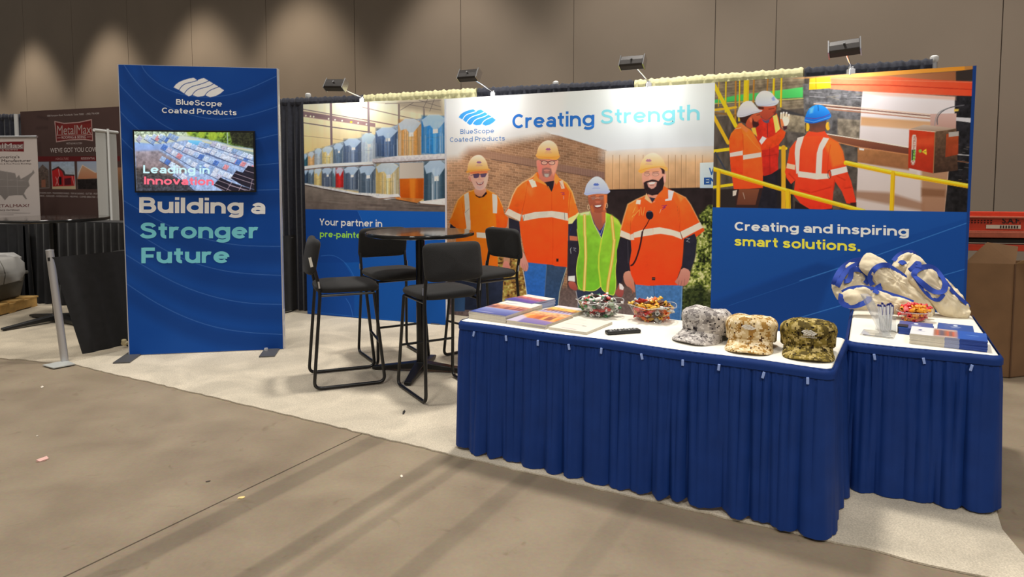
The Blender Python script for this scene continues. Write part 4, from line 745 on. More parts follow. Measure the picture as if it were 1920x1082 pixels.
R_.poly(R1([(1216, 548), (1364, 562), (1352, 797), (1210, 766)]), (204, 64, 34), (170, 48, 30), n=.06, ns=.1); R_.poly(R1([(1222, 600), (1360, 590), (1358, 640), (1220, 640)]), (226, 96, 56), soft=8, a=.5); R_.line(R1([(1362, 562), (1352, 796)]), 1.8, (150, 110, 76)); R_.line(R1([(1216, 549), (1364, 563)]), 1.2, (236, 206, 186))
R_.poly(R7([(378, 398), (400, 390), (424, 400), (424, 500), (416, 600), (408, 690), (390, 705), (368, 692), (370, 600), (376, 500)]), (214, 196, 186), sm=1); R_.poly(R7([(376, 545), (416, 545), (408, 650), (372, 655)]), (70, 84, 60)); R_.ell(*R7([(388, 678)])[0], 2.6, 3.0, (150, 84, 70), ring=.9)
R_.text('spec', R7([(404, 656)])[0], R7([(412, 548)])[0], R7([(380, 656)])[0], (150, 220, 90), .02); R_.text('METRIX', R7([(412, 540)])[0], R7([(420, 402)])[0], R7([(386, 540)])[0], (170, 100, 84), 0)
R_.poly(R7([(524, 534), (480, 566), (528, 600)]), (246, 200, 60)); R_.line(R7([(500, 568), (520, 566)]), .8, (60, 50, 30)); R_.ell(*R7([(462, 558)])[0], 3.0, 3.2, (150, 176, 70))
# upper yellow posts
YL = (244, 206, 40)
for x, wd, y0, y1 in ((145, 1.4, 275, 420), (185, 3.0, 272, 450), (240, 3.4, 268, 520), (262, 3.0, 266, 500), (300, 10, 264, 420), (342, 3.0, 262, 400), (420, 2.6, 262, 340), (455, 4.0, 260, 370), (497, 3.4, 258, 420)):
    R_.line(R1([(x, y0), (x - 4, y1)]), wd, YL if x not in (240, 342, 420) else (190, 134, 60)); R_.line(R1([(x + wd, y0), (x - 4 + wd, y1)]), .8, (150, 110, 30), a=.6)
R_.line(R1([(110, 440), (205, 430), (240, 424)]), 4.4, (226, 186, 50)); R_.line(R1([(118, 455), (240, 470)]), 3.4, (140, 106, 60))
R_.line(R1([(118, 300), (240, 530)]), 7.4, YL); R_.line(R1([(112, 470), (196, 625)]), 6.4, (226, 184, 40)); R_.line(R1([(110, 672), (205, 660)]), 6.0, YL); R_.line(R1([(100, 876), (220, 860)]), 5.2, YL); R_.line(R1([(125, 680), (200, 810)]), 3, (60, 66, 80)); R_.poly(R1([(110, 890), (260, 880), (260, 990), (110, 990)]), (46, 40, 40), soft=3)
R_.poly(R1([(370, 790), (560, 760), (560, 1000), (370, 1000)]), (38, 34, 38), soft=4)
R_.line(R1([(470, 652), (522, 656)]), 5.6, YL); R_.line(R1([(508, 650), (508, 1000)]), 8.2, (222, 170, 44))
# back worker
R_.poly(R1([(388, 812), (476, 780), (470, 1000), (350, 1000)]), (36, 34, 44), n=.2)
R_.poly(R5([(540, 450), (620, 500), (700, 480), (800, 395), (830, 470), (852, 600), (880, 640), (940, 690), (920, 760), (890, 800), (840, 870), (830, 1080)]) + R1([(478, 700), (478, 775), (440, 800), (400, 812), (385, 805)]) + R5([(560, 1000), (470, 720), (470, 640)]), (222, 56, 38), (196, 42, 34), n=.12, ns=.12)
R_.poly(R5([(540, 880), (640, 790), (760, 740), (880, 640), (942, 690), (920, 770), (840, 880), (700, 950), (570, 972)]), (236, 86, 36), (224, 66, 32), n=.12, ns=.12); R_.poly(R5([(740, 440), (805, 410), (856, 640), (785, 706)]), (252, 214, 104)); R_.line(R5([(800, 440), (835, 640)]), 1.0, (206, 220, 150)); R_.poly(R5([(580, 752), (645, 785), (565, 885), (528, 830)]), (226, 222, 226)); R_.line(R5([(655, 540), (660, 760)]), 1.0, (80, 40, 50)); R_.poly(R5([(400, 620), (470, 620), (500, 760), (430, 700)]), (252, 190, 70)); R_.line(R1([(395, 700), (470, 690)]), 1.0, (150, 30, 30), a=.6); R_.line(R1([(430, 650), (432, 800)]), .9, (130, 26, 30), a=.7)
R_.poly(R5([(560, 480), (620, 510), (690, 490), (680, 540), (640, 550), (600, 530)]), (90, 84, 110)); R_.poly(R5([(505, 290), (800, 265), (795, 330), (770, 400), (700, 470), (630, 495), (580, 470), (530, 400)]), (196, 90, 62), (176, 70, 52), sm=1); R_.poly(R5([(505, 285), (600, 300), (600, 330), (520, 330)]), (80, 40, 36), soft=2); R_.line(R5([(680, 330), (760, 318)]), 1.2, (110, 40, 34)); R_.poly(R5([(780, 270), (812, 268), (800, 320)]), (110, 60, 46), soft=2); R_.poly(R5([(740, 380), (800, 330), (780, 420)]), (120, 40, 36), soft=3, a=.6)
R_.poly(R5([(464, 225), (470, 170), (500, 105), (545, 60), (590, 42), (660, 44), (720, 70), (765, 130), (800, 170), (845, 200), (820, 245), (760, 280), (660, 290), (560, 285), (500, 280)]), (232, 236, 248), (202, 210, 232), sm=2); R_.poly(R5([(720, 160), (760, 130), (780, 190), (740, 200)]), (120, 150, 220), soft=2, a=.7); R_.line(R5([(500, 270), (640, 272), (800, 235)]), 1.0, (176, 184, 206), a=.8)
R_.poly(R5([(885, 480), (905, 440), (960, 445), (1000, 450), (996, 540), (960, 595), (915, 600)]), (255, 236, 214), sm=1); R_.poly(R5([(850, 460), (890, 480), (920, 600), (900, 640), (870, 600)]), (236, 130, 80), sm=1)
for p in ([(868, 470), (872, 395)], [(905, 450), (910, 385)], [(945, 455), (955, 390)], [(985, 470), (992, 420)]): R_.line(R5(p), 3.4, (250, 216, 190)); R_.ell(*R5([p[1]])[0], 1.7, 1.7, (255, 240, 228))
R_.poly(R5([(890, 600), (965, 590), (960, 640), (920, 660)]), (70, 40, 50), soft=1.5)
# bearded worker in profile
R_.poly(R1([(232, 880), (392, 878), (362, 1000), (240, 1000)]), (54, 36, 36)); R_.poly(R1([(258, 885), (372, 885), (350, 974), (244, 974)]), (128, 76, 54), (104, 60, 46)); R_.line(R1([(280, 905), (290, 940)]), 1, (220, 210, 200), a=.7); R_.poly(R1([(222, 895), (246, 890), (240, 920), (222, 925)]), (216, 206, 196))
R_.poly(R5([(225, 545), (330, 610), (395, 650), (450, 720), (545, 900), (572, 1000)]) + R1([(386, 690), (392, 800), (392, 878), (310, 884), (228, 886), (210, 760), (203, 640)]) + R5([(60, 800), (90, 710), (150, 640)]), (248, 130, 46), (236, 76, 34), n=.10, ns=.1)
R_.poly(R5([(60, 800), (150, 640), (250, 640), (290, 760), (270, 960)]) + R1([(282, 700), (280, 800), (215, 800), (205, 690)]), (246, 110, 40), (232, 66, 32), n=.12, ns=.12); R_.line(R5([(270, 720), (285, 960)]), 1.0, (190, 46, 22), a=.6); R_.line(R5([(330, 720), (440, 860), (540, 960)]), 1.2, (255, 166, 80), a=.5)
R_.poly(R1([(206, 682), (278, 668), (279, 694), (207, 704)]), (220, 212, 206)); R_.poly(R1([(280, 694), (382, 678), (383, 704), (281, 720)]), (216, 208, 200)); R_.poly(R5([(190, 560), (250, 545), (370, 650), (330, 700), (220, 600)]), (250, 130, 70)); R_.line(R5([(150, 640), (240, 620)]), 1.4, (255, 214, 170), a=.7)
R_.poly(R5([(215, 455), (430, 395), (440, 440), (400, 500), (380, 600), (330, 560), (250, 530)]), (62, 38, 36)); R_.poly(R5([(360, 470), (430, 405), (540, 385), (548, 440), (562, 470), (520, 500), (470, 560), (440, 612), (390, 640), (310, 590), (330, 520)]), (204, 96, 62), (186, 80, 54), sm=1); R_.poly(R5([(425, 470), (450, 520), (520, 540), (525, 580), (490, 612), (430, 606), (420, 560)]), (66, 34, 36), soft=1.6); R_.poly(R5([(370, 465), (410, 455), (425, 500), (410, 545), (385, 530)]), (226, 116, 76), sm=1); R_.line(R5([(490, 425), (535, 415)]), 1.0, (90, 36, 30)); R_.line(R5([(500, 520), (530, 515)]), 1.0, (150, 60, 50))
R_.poly(R5([(178, 452), (185, 380), (215, 300), (265, 235), (320, 205), (395, 200), (440, 235), (490, 300), (525, 338), (588, 345), (560, 372), (470, 392), (400, 412), (320, 445), (230, 460)]), (236, 236, 242), (206, 208, 222), sm=2); R_.line(R5([(190, 440), (330, 420), (450, 375), (560, 352)]), .9, (180, 182, 198), a=.8)
# worker seen from behind
R_.poly(R6([(160, 960), (300, 1040), (520, 1020), (520, 1100), (150, 1100)]), (40, 32, 34))
R_.poly(R6([(290, 288), (370, 300), (440, 288), (490, 345), (575, 395), (620, 480), (645, 600), (668, 690), (700, 770), (720, 850), (748, 975), (700, 990), (655, 985), (610, 870), (545, 775), (528, 870), (515, 1035), (420, 1045), (300, 1040), (210, 985), (145, 905), (160, 760), (120, 800), (75, 740), (60, 680), (90, 560), (105, 460), (160, 385), (250, 335)]), (240, 88, 44), (228, 54, 34), n=.08, ns=.08)
R_.poly(R6([(480, 350), (575, 395), (620, 480), (640, 600), (520, 640), (490, 520), (440, 420)]), (250, 140, 50), soft=6, a=.6); R_.line(R6([(500, 420), (480, 540), (470, 680)]), 1.2, (200, 50, 26), a=.6)
for l in ([(160, 760), (100, 700)], [(320, 880), (500, 830)], [(200, 850), (300, 880)], [(560, 720), (640, 760)], [(640, 840), (700, 830)], [(540, 760), (530, 860)], [(165, 560), (160, 640)]): R_.line(R6(l), 2.0, (176, 36, 24), a=.5, soft=2)
R_.poly(R6([(182, 352), (246, 335), (205, 470), (196, 690), (170, 700), (155, 500), (162, 420)]), (220, 214, 208)); R_.poly(R6([(432, 348), (487, 358), (425, 470), (412, 720), (356, 715), (368, 500), (392, 420)]), (220, 214, 208)); R_.poly(R6([(178, 672), (350, 695), (480, 698), (495, 745), (370, 755), (190, 730)]), (222, 214, 204)); R_.poly(R6([(500, 662), (655, 628), (668, 682), (512, 722)]), (220, 214, 208)); R_.poly(R6([(82, 598), (160, 615), (156, 662), (74, 645)]), (226, 200, 170)); R_.ell(*R6([(490, 705)])[0], 3.0, 7.5, (60, 50, 50), ring=1.0)
R_.poly(R6([(275, 300), (440, 282), (490, 350), (370, 330), (260, 345)]), (236, 76, 44)); R_.poly(R6([(300, 185), (460, 180), (452, 275), (440, 290), (370, 300), (305, 290), (295, 240)]), (84, 62, 60), (130, 74, 56), n=.1); R_.ell(*R6([(276, 250)])[0], 4.2, 8.0, (240, 188, 52)); R_.ell(*R6([(476, 240)])[0], 4.2, 8.0, (240, 180, 50)); R_.ell(*R6([(500, 220)])[0], 3.6, 8.4, (110, 110, 116), a=.7); R_.line(R6([(262, 210), (262, 300)]), 1.2, (40, 36, 40))
R_.poly(R6([(246, 185), (262, 130), (285, 80), (320, 48), (370, 30), (425, 38), (470, 70), (500, 115), (512, 148), (480, 175), (420, 192), (340, 215), (280, 210), (252, 200)]), (46, 150, 236), (24, 96, 200), sm=2); R_.line(R6([(260, 160), (350, 168), (440, 150), (495, 122)]), 1.4, (100, 60, 140), a=.8); R_.line(R6([(380, 40), (384, 90)]), 1.8, (20, 84, 170), a=.8); R_.poly(R6([(300, 70), (340, 55), (330, 110), (300, 120)]), (120, 200, 250), soft=3, a=.7); R_.line(R6([(250, 180), (340, 200), (500, 150)]), 1.2, (120, 190, 250), a=.7)
R_.poly(R6([(690, 980), (750, 975), (752, 1030), (700, 1020)]), (60, 34, 34))
# front rails
for pts, wd in (([(860, 737), (1130, 795), (1560, 870)], 8.6), ([(100, 768), (520, 892), (960, 1010)], 8.0)):
    R_.line(R1(pts), wd, (246, 204, 30)); R_.line(R1([(x, y + 8) for x, y in pts]), wd * .3, (206, 150, 20), a=.7); R_.line(R1([(x, y - 7) for x, y in pts]), wd * .18, (255, 240, 120), a=.8)
for x0, y0, x1, y1, wd in ((1125, 795, 1117, 1010, 8.4), (533, 900, 535, 1000, 9.4), (142, 785, 140, 1000, 7.0)):
    R_.line(R1([(x0, y0), (x1, y1)]), wd, (236, 190, 32)); R_.line(R1([(x0 + 9, y0), (x1 + 9, y1)]), 1.6, (190, 138, 24), a=.8)
# blue lower half
R_.poly(R2([(-40, 82), (100, 86), (1560, 114), (1640, 116), (1640, 1400), (-40, 1400)]), (28, 82, 166), (16, 52, 112), soft=.9)
R_.poly(R2([(600, 430), (1640, 120), (1640, 440), (700, 690), (300, 820), (-40, 900), (-40, 620)]), (22, 70, 150), soft=3, a=.55); R_.poly(R2([(100, 625), (700, 400), (800, 420), (700, 690), (100, 860)]), (18, 56, 124), soft=10, a=.6)
R_.line(R2([(600, 500), (1020, 362), (1560, 168)]), 1.5, (70, 134, 208), a=.75); R_.line(R2([(560, 720), (1400, 472), (1560, 426)]), 1.5, (70, 134, 208), a=.7); R_.line(R2([(200, 640), (1000, 370)]), 1.0, (50, 108, 186), a=.4)
r2 = lambda x, y: R2([(x, y)])[0]
R_.text('Creating and inspiring', r2(233, 216), r2(1214, 248), r2(233, 168), (226, 232, 246), w=0.2); R_.text('smart solutions.', r2(232, 302), r2(940, 334), r2(232, 250), (232, 222, 74), w=0.2)
R_.poly([(1825, 100), (1850, 100), (1830, 700), (1801, 700), (1808, 520)], (26, 62, 130), soft=1.2)
R_.build('print', print_mat, tR, k=1.28, lift=.001)
# ================================================================== tall blue banner with the screen
BA = np.array([-3.335, 5.90, 0.0]); BB = np.array([-2.062, 6.118, 0.0]); BU = BB - BA; BLn = np.linalg.norm(BU); BU /= BLn; BN = np.array([BU[1], -BU[0], 0.0]); BZ = 2.515; ZZ = np.array([0, 0, 1.0])
tB = thing('display_banner', tuple((BA + BB) / 2), 'tall blue free standing banner with a screen set in it, reading Building a Stronger Future', 'banner', rz=math.atan2(BU[1], BU[0]))
silver = mat('silver_profile', (214, 214, 218), .35, metal=.55)
mb = MB()
D = -BN * .085
def bp(u, z, d=0.0): return tuple(BA + BU * u + ZZ * z - BN * d)
fw = .022
for (u0, u1, z0, z1) in ((-.004, fw, .012, BZ), (BLn - fw, BLn + .004, .012, BZ), (fw, BLn - fw, BZ - fw, BZ), (fw, BLn - fw, .012, .012 + fw)):
    mb.prism([bp(u0, z0), bp(u1, z0), bp(u1, z1), bp(u0, z1)], D)
mb.build('frame', silver, tB, world=True, smooth=False)
mb = MB(); mb.prism([bp(fw, .012 + fw, .07), bp(BLn - fw, .012 + fw, .07), bp(BLn - fw, BZ - fw, .07), bp(fw, BZ - fw, .07)], -BN * .01)
mb.build('back_panel', mat('banner_back_grey', (96, 98, 102), .7), tB, world=True, smooth=False)
for u in (.03, BLn - .10):
    mb = MB(); c = BA + BU * u - BN * .02 + ZZ * .015; mb.box(c, (.13, .56, .011), rmat(0, 0, math.atan2(BU[1], BU[0])))
    mb.build('foot', mat('grey_steel_plate', (92, 92, 94), .5, metal=.4), tB, world=True, smooth=False)
for u in (BLn - .14,):
    mb = MB(); c = BA + BU * u + BN * .06 + ZZ * .03; mb.tube([c - ZZ * .018, c + ZZ * .012], .016, 12); mb.build('foot_screw', silver, tB, world=True)
for z in (.32, .18):
    mb = MB(); c = BA + BU * (BLn + .006) - BN * .03 + ZZ * z; mb.box(c, (.012, .03, .10), rmat(0, 0, math.atan2(BU[1], BU[0]))); mb.build('corner_clip', silver, tB, world=True, smooth=False)
bp_ = Print(BA + BU * .004 + ZZ * .014 + BN * .002, BU, ZZ, BLn - .008, BZ - .018, 300, 580)
Z3 = F(200, 100, 3.6056); Z4 = F(200, 380, 3.38)
def bn(X, Y, C):
    t = np.clip((Y - 120) / 550, 0, 1)[..., None]; n = fbm(X * .012, Y * .012, 8)[..., None]
    return np.array([20, 64, 138]) * (1 - t) + np.array([20, 66, 140]) * t - 10 * (n - .5)
bp_.fn(bn)
# broad tonal waves of the print and their thin edge lines
W = [Z3([(225, 40), (240, 95), (280, 150), (380, 230), (520, 285), (700, 300), (900, 270), (1200, 130)]), Z3([(100, 40), (120, 85), (200, 200), (330, 320), (500, 400), (700, 447), (850, 442), (1000, 410), (1200, 345)]),
     Z3([(40, 130), (75, 200), (170, 300), (290, 420), (420, 510), (640, 600), (860, 610), (1010, 582), (1200, 535)]), Z3([(40, 330), (80, 380), (190, 500), (400, 650), (700, 770), (1020, 757), (1200, 738)]),
     Z3([(50, 520), (95, 570), (180, 660), (400, 800), (700, 930), (1020, 926), (1200, 918)]), Z4([(60, -40), (250, 70), (380, 140), (560, 215), (800, 270), (1050, 278), (1200, 276)]), Z4([(60, 100), (120, 145), (250, 230), (420, 330), (600, 400), (800, 445), (1095, 462), (1200, 464)]),
     Z4([(60, 290), (130, 335), (300, 440), (500, 540), (700, 605), (900, 640), (1100, 645), (1200, 644)]), Z4([(60, 465), (135, 520), (300, 630), (500, 730), (700, 795), (900, 825), (1110, 835), (1200, 840)])]
for i, l in enumerate(W):
    low = [(l[-1][0], l[-1][1] + 40), (l[0][0], l[0][1] + 40)]
    bp_.poly(l + [(x, y + 34) for x, y in l[::-1]], (16, 44, 100), soft=18, a=.40)
    bp_.line(l, 1.0, (84, 122, 186), a=.62, sm=2)
z3 = lambda x, y: Z3([(x, y)])[0]
z4 = lambda x, y: Z4([(x, y)])[0]
WH = (226, 216, 222); TQ = (106, 182, 196)
logo(bp_, lambda pts: Z3(pts), WH, (20, 60, 128), 1.3)
bp_.text('BlueScope', z3(470, 347), z3(780, 360), z3(470, 309), WH, w=0.17); bp_.text('Coated Products', z3(374, 403), z3(878, 419), z3(374, 366), WH, w=0.17)
bp_.text('Building a', z4(207, 63), z4(1005, 72), z4(207, -34), WH, w=0.215); bp_.text('Stronger', z4(211, 226), z4(960, 226), z4(211, 127), TQ, w=0.215); bp_.text('Future', z4(220, 384), z4(778, 381), z4(220, 286), TQ, w=0.215)
bp_.build('print', print_mat, tB, k=1.5)
# ---- screen
tv = thing('television', tuple(onplane(366, 302, BA, BN)), 'flat screen on the tall blue banner, showing solar panels and Leading in Innovation', 'screen', rz=math.atan2(BU[1], BU[0]))
c = [onplane(x, y, BA, BN) for x, y in ((249, 242.5), (478.5, 247.5), (482.5, 360), (258.5, 361))]
uv = [((p - BA) @ BU, p[2]) for p in c]; u0 = (uv[0][0] + uv[3][0]) / 2; u1 = (uv[1][0] + uv[2][0]) / 2; z0 = (uv[2][1] + uv[3][1]) / 2; z1 = (uv[0][1] + uv[1][1]) / 2
mb = MB(); mb.prism([bp(u0, z0, -.042), bp(u1, z0, -.042), bp(u1, z1, -.042), bp(u0, z1, -.042)], -BN * .036); mb.build('bezel', mat('black_plastic_gloss', (12, 12, 14), .3), tv, world=True, smooth=False, bevel=.003)
T = F(240, 230, 7.68); bz = .014
sc_ = Print(BA + BU * (u0 + bz) + ZZ * (z0 + bz) + BN * .0435, BU, ZZ, u1 - u0 - 2 * bz, z1 - z0 - 2 * bz, 340, 190)
sc_.fn(lambda X, Y, C: np.array([150, 172, 210]) * (.8 + .5 * fbm(X * .3, Y * .3, 2))[..., None])
sc_.poly(T([(60, 60), (1900, 60), (1900, 330), (1400, 260), (800, 200), (60, 240)]), (196, 206, 150), (176, 190, 190), soft=4, n=.3, ns=.3)
sc_.poly(T([(60, 240), (800, 190), (1300, 290), (1900, 410), (1900, 480), (1300, 360), (850, 250), (500, 300), (60, 330)]), (206, 214, 206), (190, 196, 160), soft=4)
sc_.poly(T([(80, 90), (820, 110), (820, 180), (80, 220)]), (150, 172, 140), (210, 220, 200), soft=6, n=.6, ns=.35)
sc_.poly(T([(820, 110), (1900, 110), (1900, 390), (1500, 330), (1300, 270), (1100, 230), (900, 190)]), (110, 140, 50), (70, 90, 40), soft=3, n=.8, ns=.35)
for x, y, r in ((890, 150, 40), (1060, 170, 50), (1220, 190, 70), (1340, 180, 40)): sc_.ell(*T([(x, y)])[0], r / 7.68, r / 8, (176, 200, 60), soft=3, a=.75)
sc_.poly(T([(1460, 120), (1900, 120), (1900, 390), (1700, 350), (1500, 300)]), (40, 42, 26), soft=4, n=.8, ns=.4); sc_.line(T([(1430, 140), (1435, 300)]), 2, (190, 210, 210), a=.7)
sc_.poly(T([(1060, 270), (1860, 440), (1860, 500), (1060, 310)]), (130, 150, 150), soft=2); sc_.line(T([(1000, 265), (1860, 420)]), 1.6, (210, 206, 170)); sc_.poly(T([(868, 250), (1065, 262), (1060, 325), (870, 318)]), (130, 206, 246), (90, 176, 226))
sc_.poly(T([(80, 280), (560, 320), (480, 400), (100, 420)]), (150, 184, 236), (140, 160, 210), soft=4, n=.15); sc_.poly(T([(100, 410), (440, 400), (720, 560), (860, 680), (700, 800), (120, 700)]), (160, 150, 160), (120, 100, 96), soft=6, n=.3, ns=.2)
sc_.poly(T([(110, 650), (260, 660), (560, 760), (900, 820), (1000, 1080), (110, 1080)]), (74, 66, 62), (60, 66, 80), soft=8, n=.6, ns=.35)
for (ax, ay, bx, by, n) in ((120, 240, 170, 290, 1), (230, 230, 370, 320, 3), (330, 220, 480, 300, 3), (430, 215, 560, 290, 3), (560, 210, 700, 270, 3), (470, 370, 900, 620, 6), (640, 350, 1100, 540, 7), (820, 340, 1560, 600, 10), (1000, 330, 1800, 580, 11), (780, 420, 1500, 720, 10), (1000, 620, 1500, 830, 7), (1100, 420, 1820, 700, 10), (450, 540, 720, 700, 4), (640, 760, 900, 900, 4), (1180, 330, 1850, 560, 9), (900, 620, 1330, 830, 6), (600, 660, 960, 980, 5)):
    for k in range(n):
        t = k / max(1, n); x = ax + (bx - ax) * t; y = ay + (by - ay) * t; dx = (bx - ax) / n * .9; dy = (by - ay) / n * .9
        g = random.random(); cc = random.choice([(206, 224, 250), (180, 206, 246), (150, 180, 226), (222, 230, 250), (196, 196, 222)]) if g > .12 else random.choice([(90, 130, 210), (226, 150, 160)])
        sc_.poly(T([(x, y), (x + 42, y - 62), (x + 42 + dx, y - 62 + dy), (x + dx, y + dy)]), cc, tuple(v * .84 for v in cc), soft=.8, n=.25, ns=.6)
    sc_.line(T([(ax, ay + 8), (bx, by + 8)]), 1.1, (52, 60, 96), a=.8)
for poly in ([(1230, 900), (1330, 790), (1480, 860), (1860, 980), (1860, 1060), (1500, 1060)], [(1480, 800), (1560, 690), (1860, 790), (1860, 980), (1640, 900)], [(1650, 720), (1730, 620), (1860, 650), (1860, 800)]): sc_.poly(T(poly), (30, 26, 40), soft=1.2)
for a, b in (((1250, 880), (1620, 1040)), ((1300, 830), (1860, 1040)), ((1500, 780), (1860, 900)), ((1540, 730), (1860, 840)), ((1690, 690), (1860, 740)), ((1450, 900), (1860, 1010)), ((1260, 920), (1480, 1020)), ((1400, 1010), (1500, 850)), ((1560, 1040), (1640, 900)), ((1740, 1040), (1790, 820))): sc_.line(T([a, b]), .9, (216, 190, 200), a=.75)
t_ = lambda x, y: T([(x, y)])[0]
sc_.text('Leading in', t_(220, 728), t_(1176, 738), t_(220, 612), (206, 246, 250), w=0.19); sc_.text('Innovation', t_(232, 888), t_(1236, 902), t_(232, 776), (252, 112, 134), w=0.21)
sc_.build('screen', mat_attr('screen_glow', .25, emit=1.0), tv)
# ================================================================== pipe and drape behind the panels
def drape(name, label, pts, mats, zb=.015, group=None, seed=0, lam=.085, amp=.030, gather=True, zt_end=None, hem=0.0, skew=0.0):
    """pts: [(x, y, ztop), ...] run of cloth hung from a pipe"""
    P = [np.array(p[:2]) for p in pts]; Zt = [p[2] for p in pts]
    L = np.cumsum([0] + [np.linalg.norm(b - a) for a, b in zip(P[:-1], P[1:])]); T_ = L[-1]
    c = (P[0] + P[-1]) / 2
    t = thing(name, (c[0], c[1], 0), label, 'drape', group)
    rs = np.random.RandomState(seed); ph = rs.rand(6) * 6.28
    def at(u):
        s = u * T_; i = min(len(P) - 2, int(np.searchsorted(L, s, 'right') - 1)); k = (s - L[i]) / (L[i + 1] - L[i]); d = (P[i + 1] - P[i]) / (L[i + 1] - L[i])
        return P[i] + (P[i + 1] - P[i]) * k, Zt[i] + (Zt[i + 1] - Zt[i]) * k, np.array([d[1], -d[0]]), s
    def f(u, v):
        p, zt, nrm, s = at(u); zt2 = zt - .035
        z = zt2 - v * (zt2 - zb - hem * math.sin(s * 9 + ph[4]))
        a = (.25 + .75 * min(1, v * 4)) * amp
        o = a * (math.sin(s / lam * 6.283 + ph[0] + 1.1 * math.sin(s * 3.1 + ph[1])) * .7 + math.sin(s / lam * 2.9 + ph[2] + v * .6) * .5)
        dd = (P[-1] - P[0]) / T_; q = p + nrm * (o + .02) + dd * (skew * v - .75 * skew * (1 - v)) * (1 - u) ** 2; return (q[0], q[1], z)
    mb = MB(); mb.grid(f, int(T_ / .011), 14); mb.build('curtain', mats[0], t, world=True)
    if gather:
        def g(u, v):
            p, zt, nrm, s = at(u); a = v * 2 * math.pi; r = .030 + .0045 * math.sin(s / .021 + ph[3] + 2 * math.sin(s * 7)) + .004 * math.sin(s / .009 + ph[5])
            q = p + nrm * (math.cos(a) * r * 1.0); return (q[0], q[1], zt - .05 + math.sin(a) * (r + .02) + .002 * math.sin(s / .013))
        mb = MB(); mb.grid(g, int(T_ / .006), 12); mb.build('rod_pocket', mats[0], t, world=True)
    return t
blk = mat('black_drape', (24, 24, 27), .85, sheen=.25, noise=.3, nscale=14); blk2 = mat('black_banjo_cloth', (40, 42, 54), .8, sheen=.35, noise=.25, nscale=30)
ivory = mat('ivory_drape', (222, 216, 168), .8, sheen=.1, noise=.06, nscale=20)
def tp(x, y, z): p = atz(x, y, z); return (p[0], p[1], z)
d1 = [(-2.79, 7.98, 2.45), tp(590, 182, 2.46), tp(682, 178.5, 2.52)]
drape('drape', 'black drape at the far left end of the back wall, beside the blue banner', d1, [blk2], seed=1)
g1 = tp(683, 178, 2.52); g2 = tp(894, 165, 2.55); g3 = tp(1189, 150, 2.55); g4 = tp(1507, 127, 2.55); g5 = tp(1749, 110, 2.55)
drape('drape', 'ivory drape above the coil warehouse picture', [g1, g2], [ivory], seed=2)
drape('drape', 'black drape above the word Creating on the white backdrop', [tp(896, 165, 2.55), g3], [blk2], seed=3)
drape('drape', 'ivory drape above the seam of the white and the right hand blue backdrop', [tp(1191, 150, 2.55), g4], [ivory], seed=4)
drape('drape', 'black drape at the right end of the back wall, below the largest lamp', [tp(1509, 127, 2.55), g5], [blk2], seed=5)
for (x, y, z, lab) in ((584, 180, 2.50, 'silver drape upright with white hook top, left end of the back wall'), (1046, 158, 2.56, 'silver drape upright showing behind the black drape above the white backdrop'), (1752, 110, 2.57, 'silver drape upright at the right end of the back wall')):
    p = atz(x, y, z); n_ = np.array([.45, .89, 0]); p = p - n_ * (.055 if x != 1752 else .0)
    t = thing('drape_upright', (p[0], p[1], 0), lab, 'pole')
    mb = MB(); mb.tube([(0, 0, .012), (0, 0, z - .03)], .024, 12); mb.build('pipe', alu, t)
    mb = MB(); mb.lathe([(.0, z + .03), (.018, z + .028), (.034, z + .015), (.034, z - .01), (.026, z - .03), (.0, z - .032)], n=14); mb.build('cap', mat('white_plastic', (226, 226, 224), .45), t)
    mb = MB(); mb.box((0, .0, .006), (.40, .16, .008)); mb.build('base_plate', alu, t, smooth=False)
# low side rail drape from the silver post to the back wall
sd0 = np.array([-3.80, 5.78]); sd1 = np.array([-2.50, 7.88])
drape('drape', 'waist high black side drape running from the silver post behind the blue banner', [(sd0[0], sd0[1], .93), (sd1[0], sd1[1], .93)], [blk], seed=8, lam=.19, amp=.012, gather=False, zb=.03, skew=.12)
t = thing('drape_post', (-3.775, 5.715, 0), 'short silver post with flat base plate at the front of the low side drape', 'post')
mb = MB(); mb.tube([(0, 0, .012), (-.085, 0, .945)], .030, 14); mb.build('post', alu, t)
mb = MB(); mb.lathe([(.031, .945), (.031, .955), (.0, .96)], c=(-.085, 0, 0), n=14); mb.build('cap', alu, t)
mb = MB(); mb.prism([(-.10, -.13, .009), (.05, -.22, .009), (.15, -.10, .009), (.0, .02, .009)], (0, 0, .007)); mb.build('base_plate', mat('galvanised_plate', (186, 188, 184), .5, metal=.35), t, smooth=False)
mb = MB(); mb.box((-.075, -.028, .88), (.016, .012, .03)); mb.build('slot', black_metal, t, smooth=False)
dv = sd1 - sd0; dv = dv / np.linalg.norm(dv)
mb = MB(); mb.tube([(.03, .17, .865), (sd1[0] + 3.775 - dv[0] * .02, sd1[1] - 5.715 - dv[1] * .02, .865)], .016, 10); mb.build('rail', alu, t)
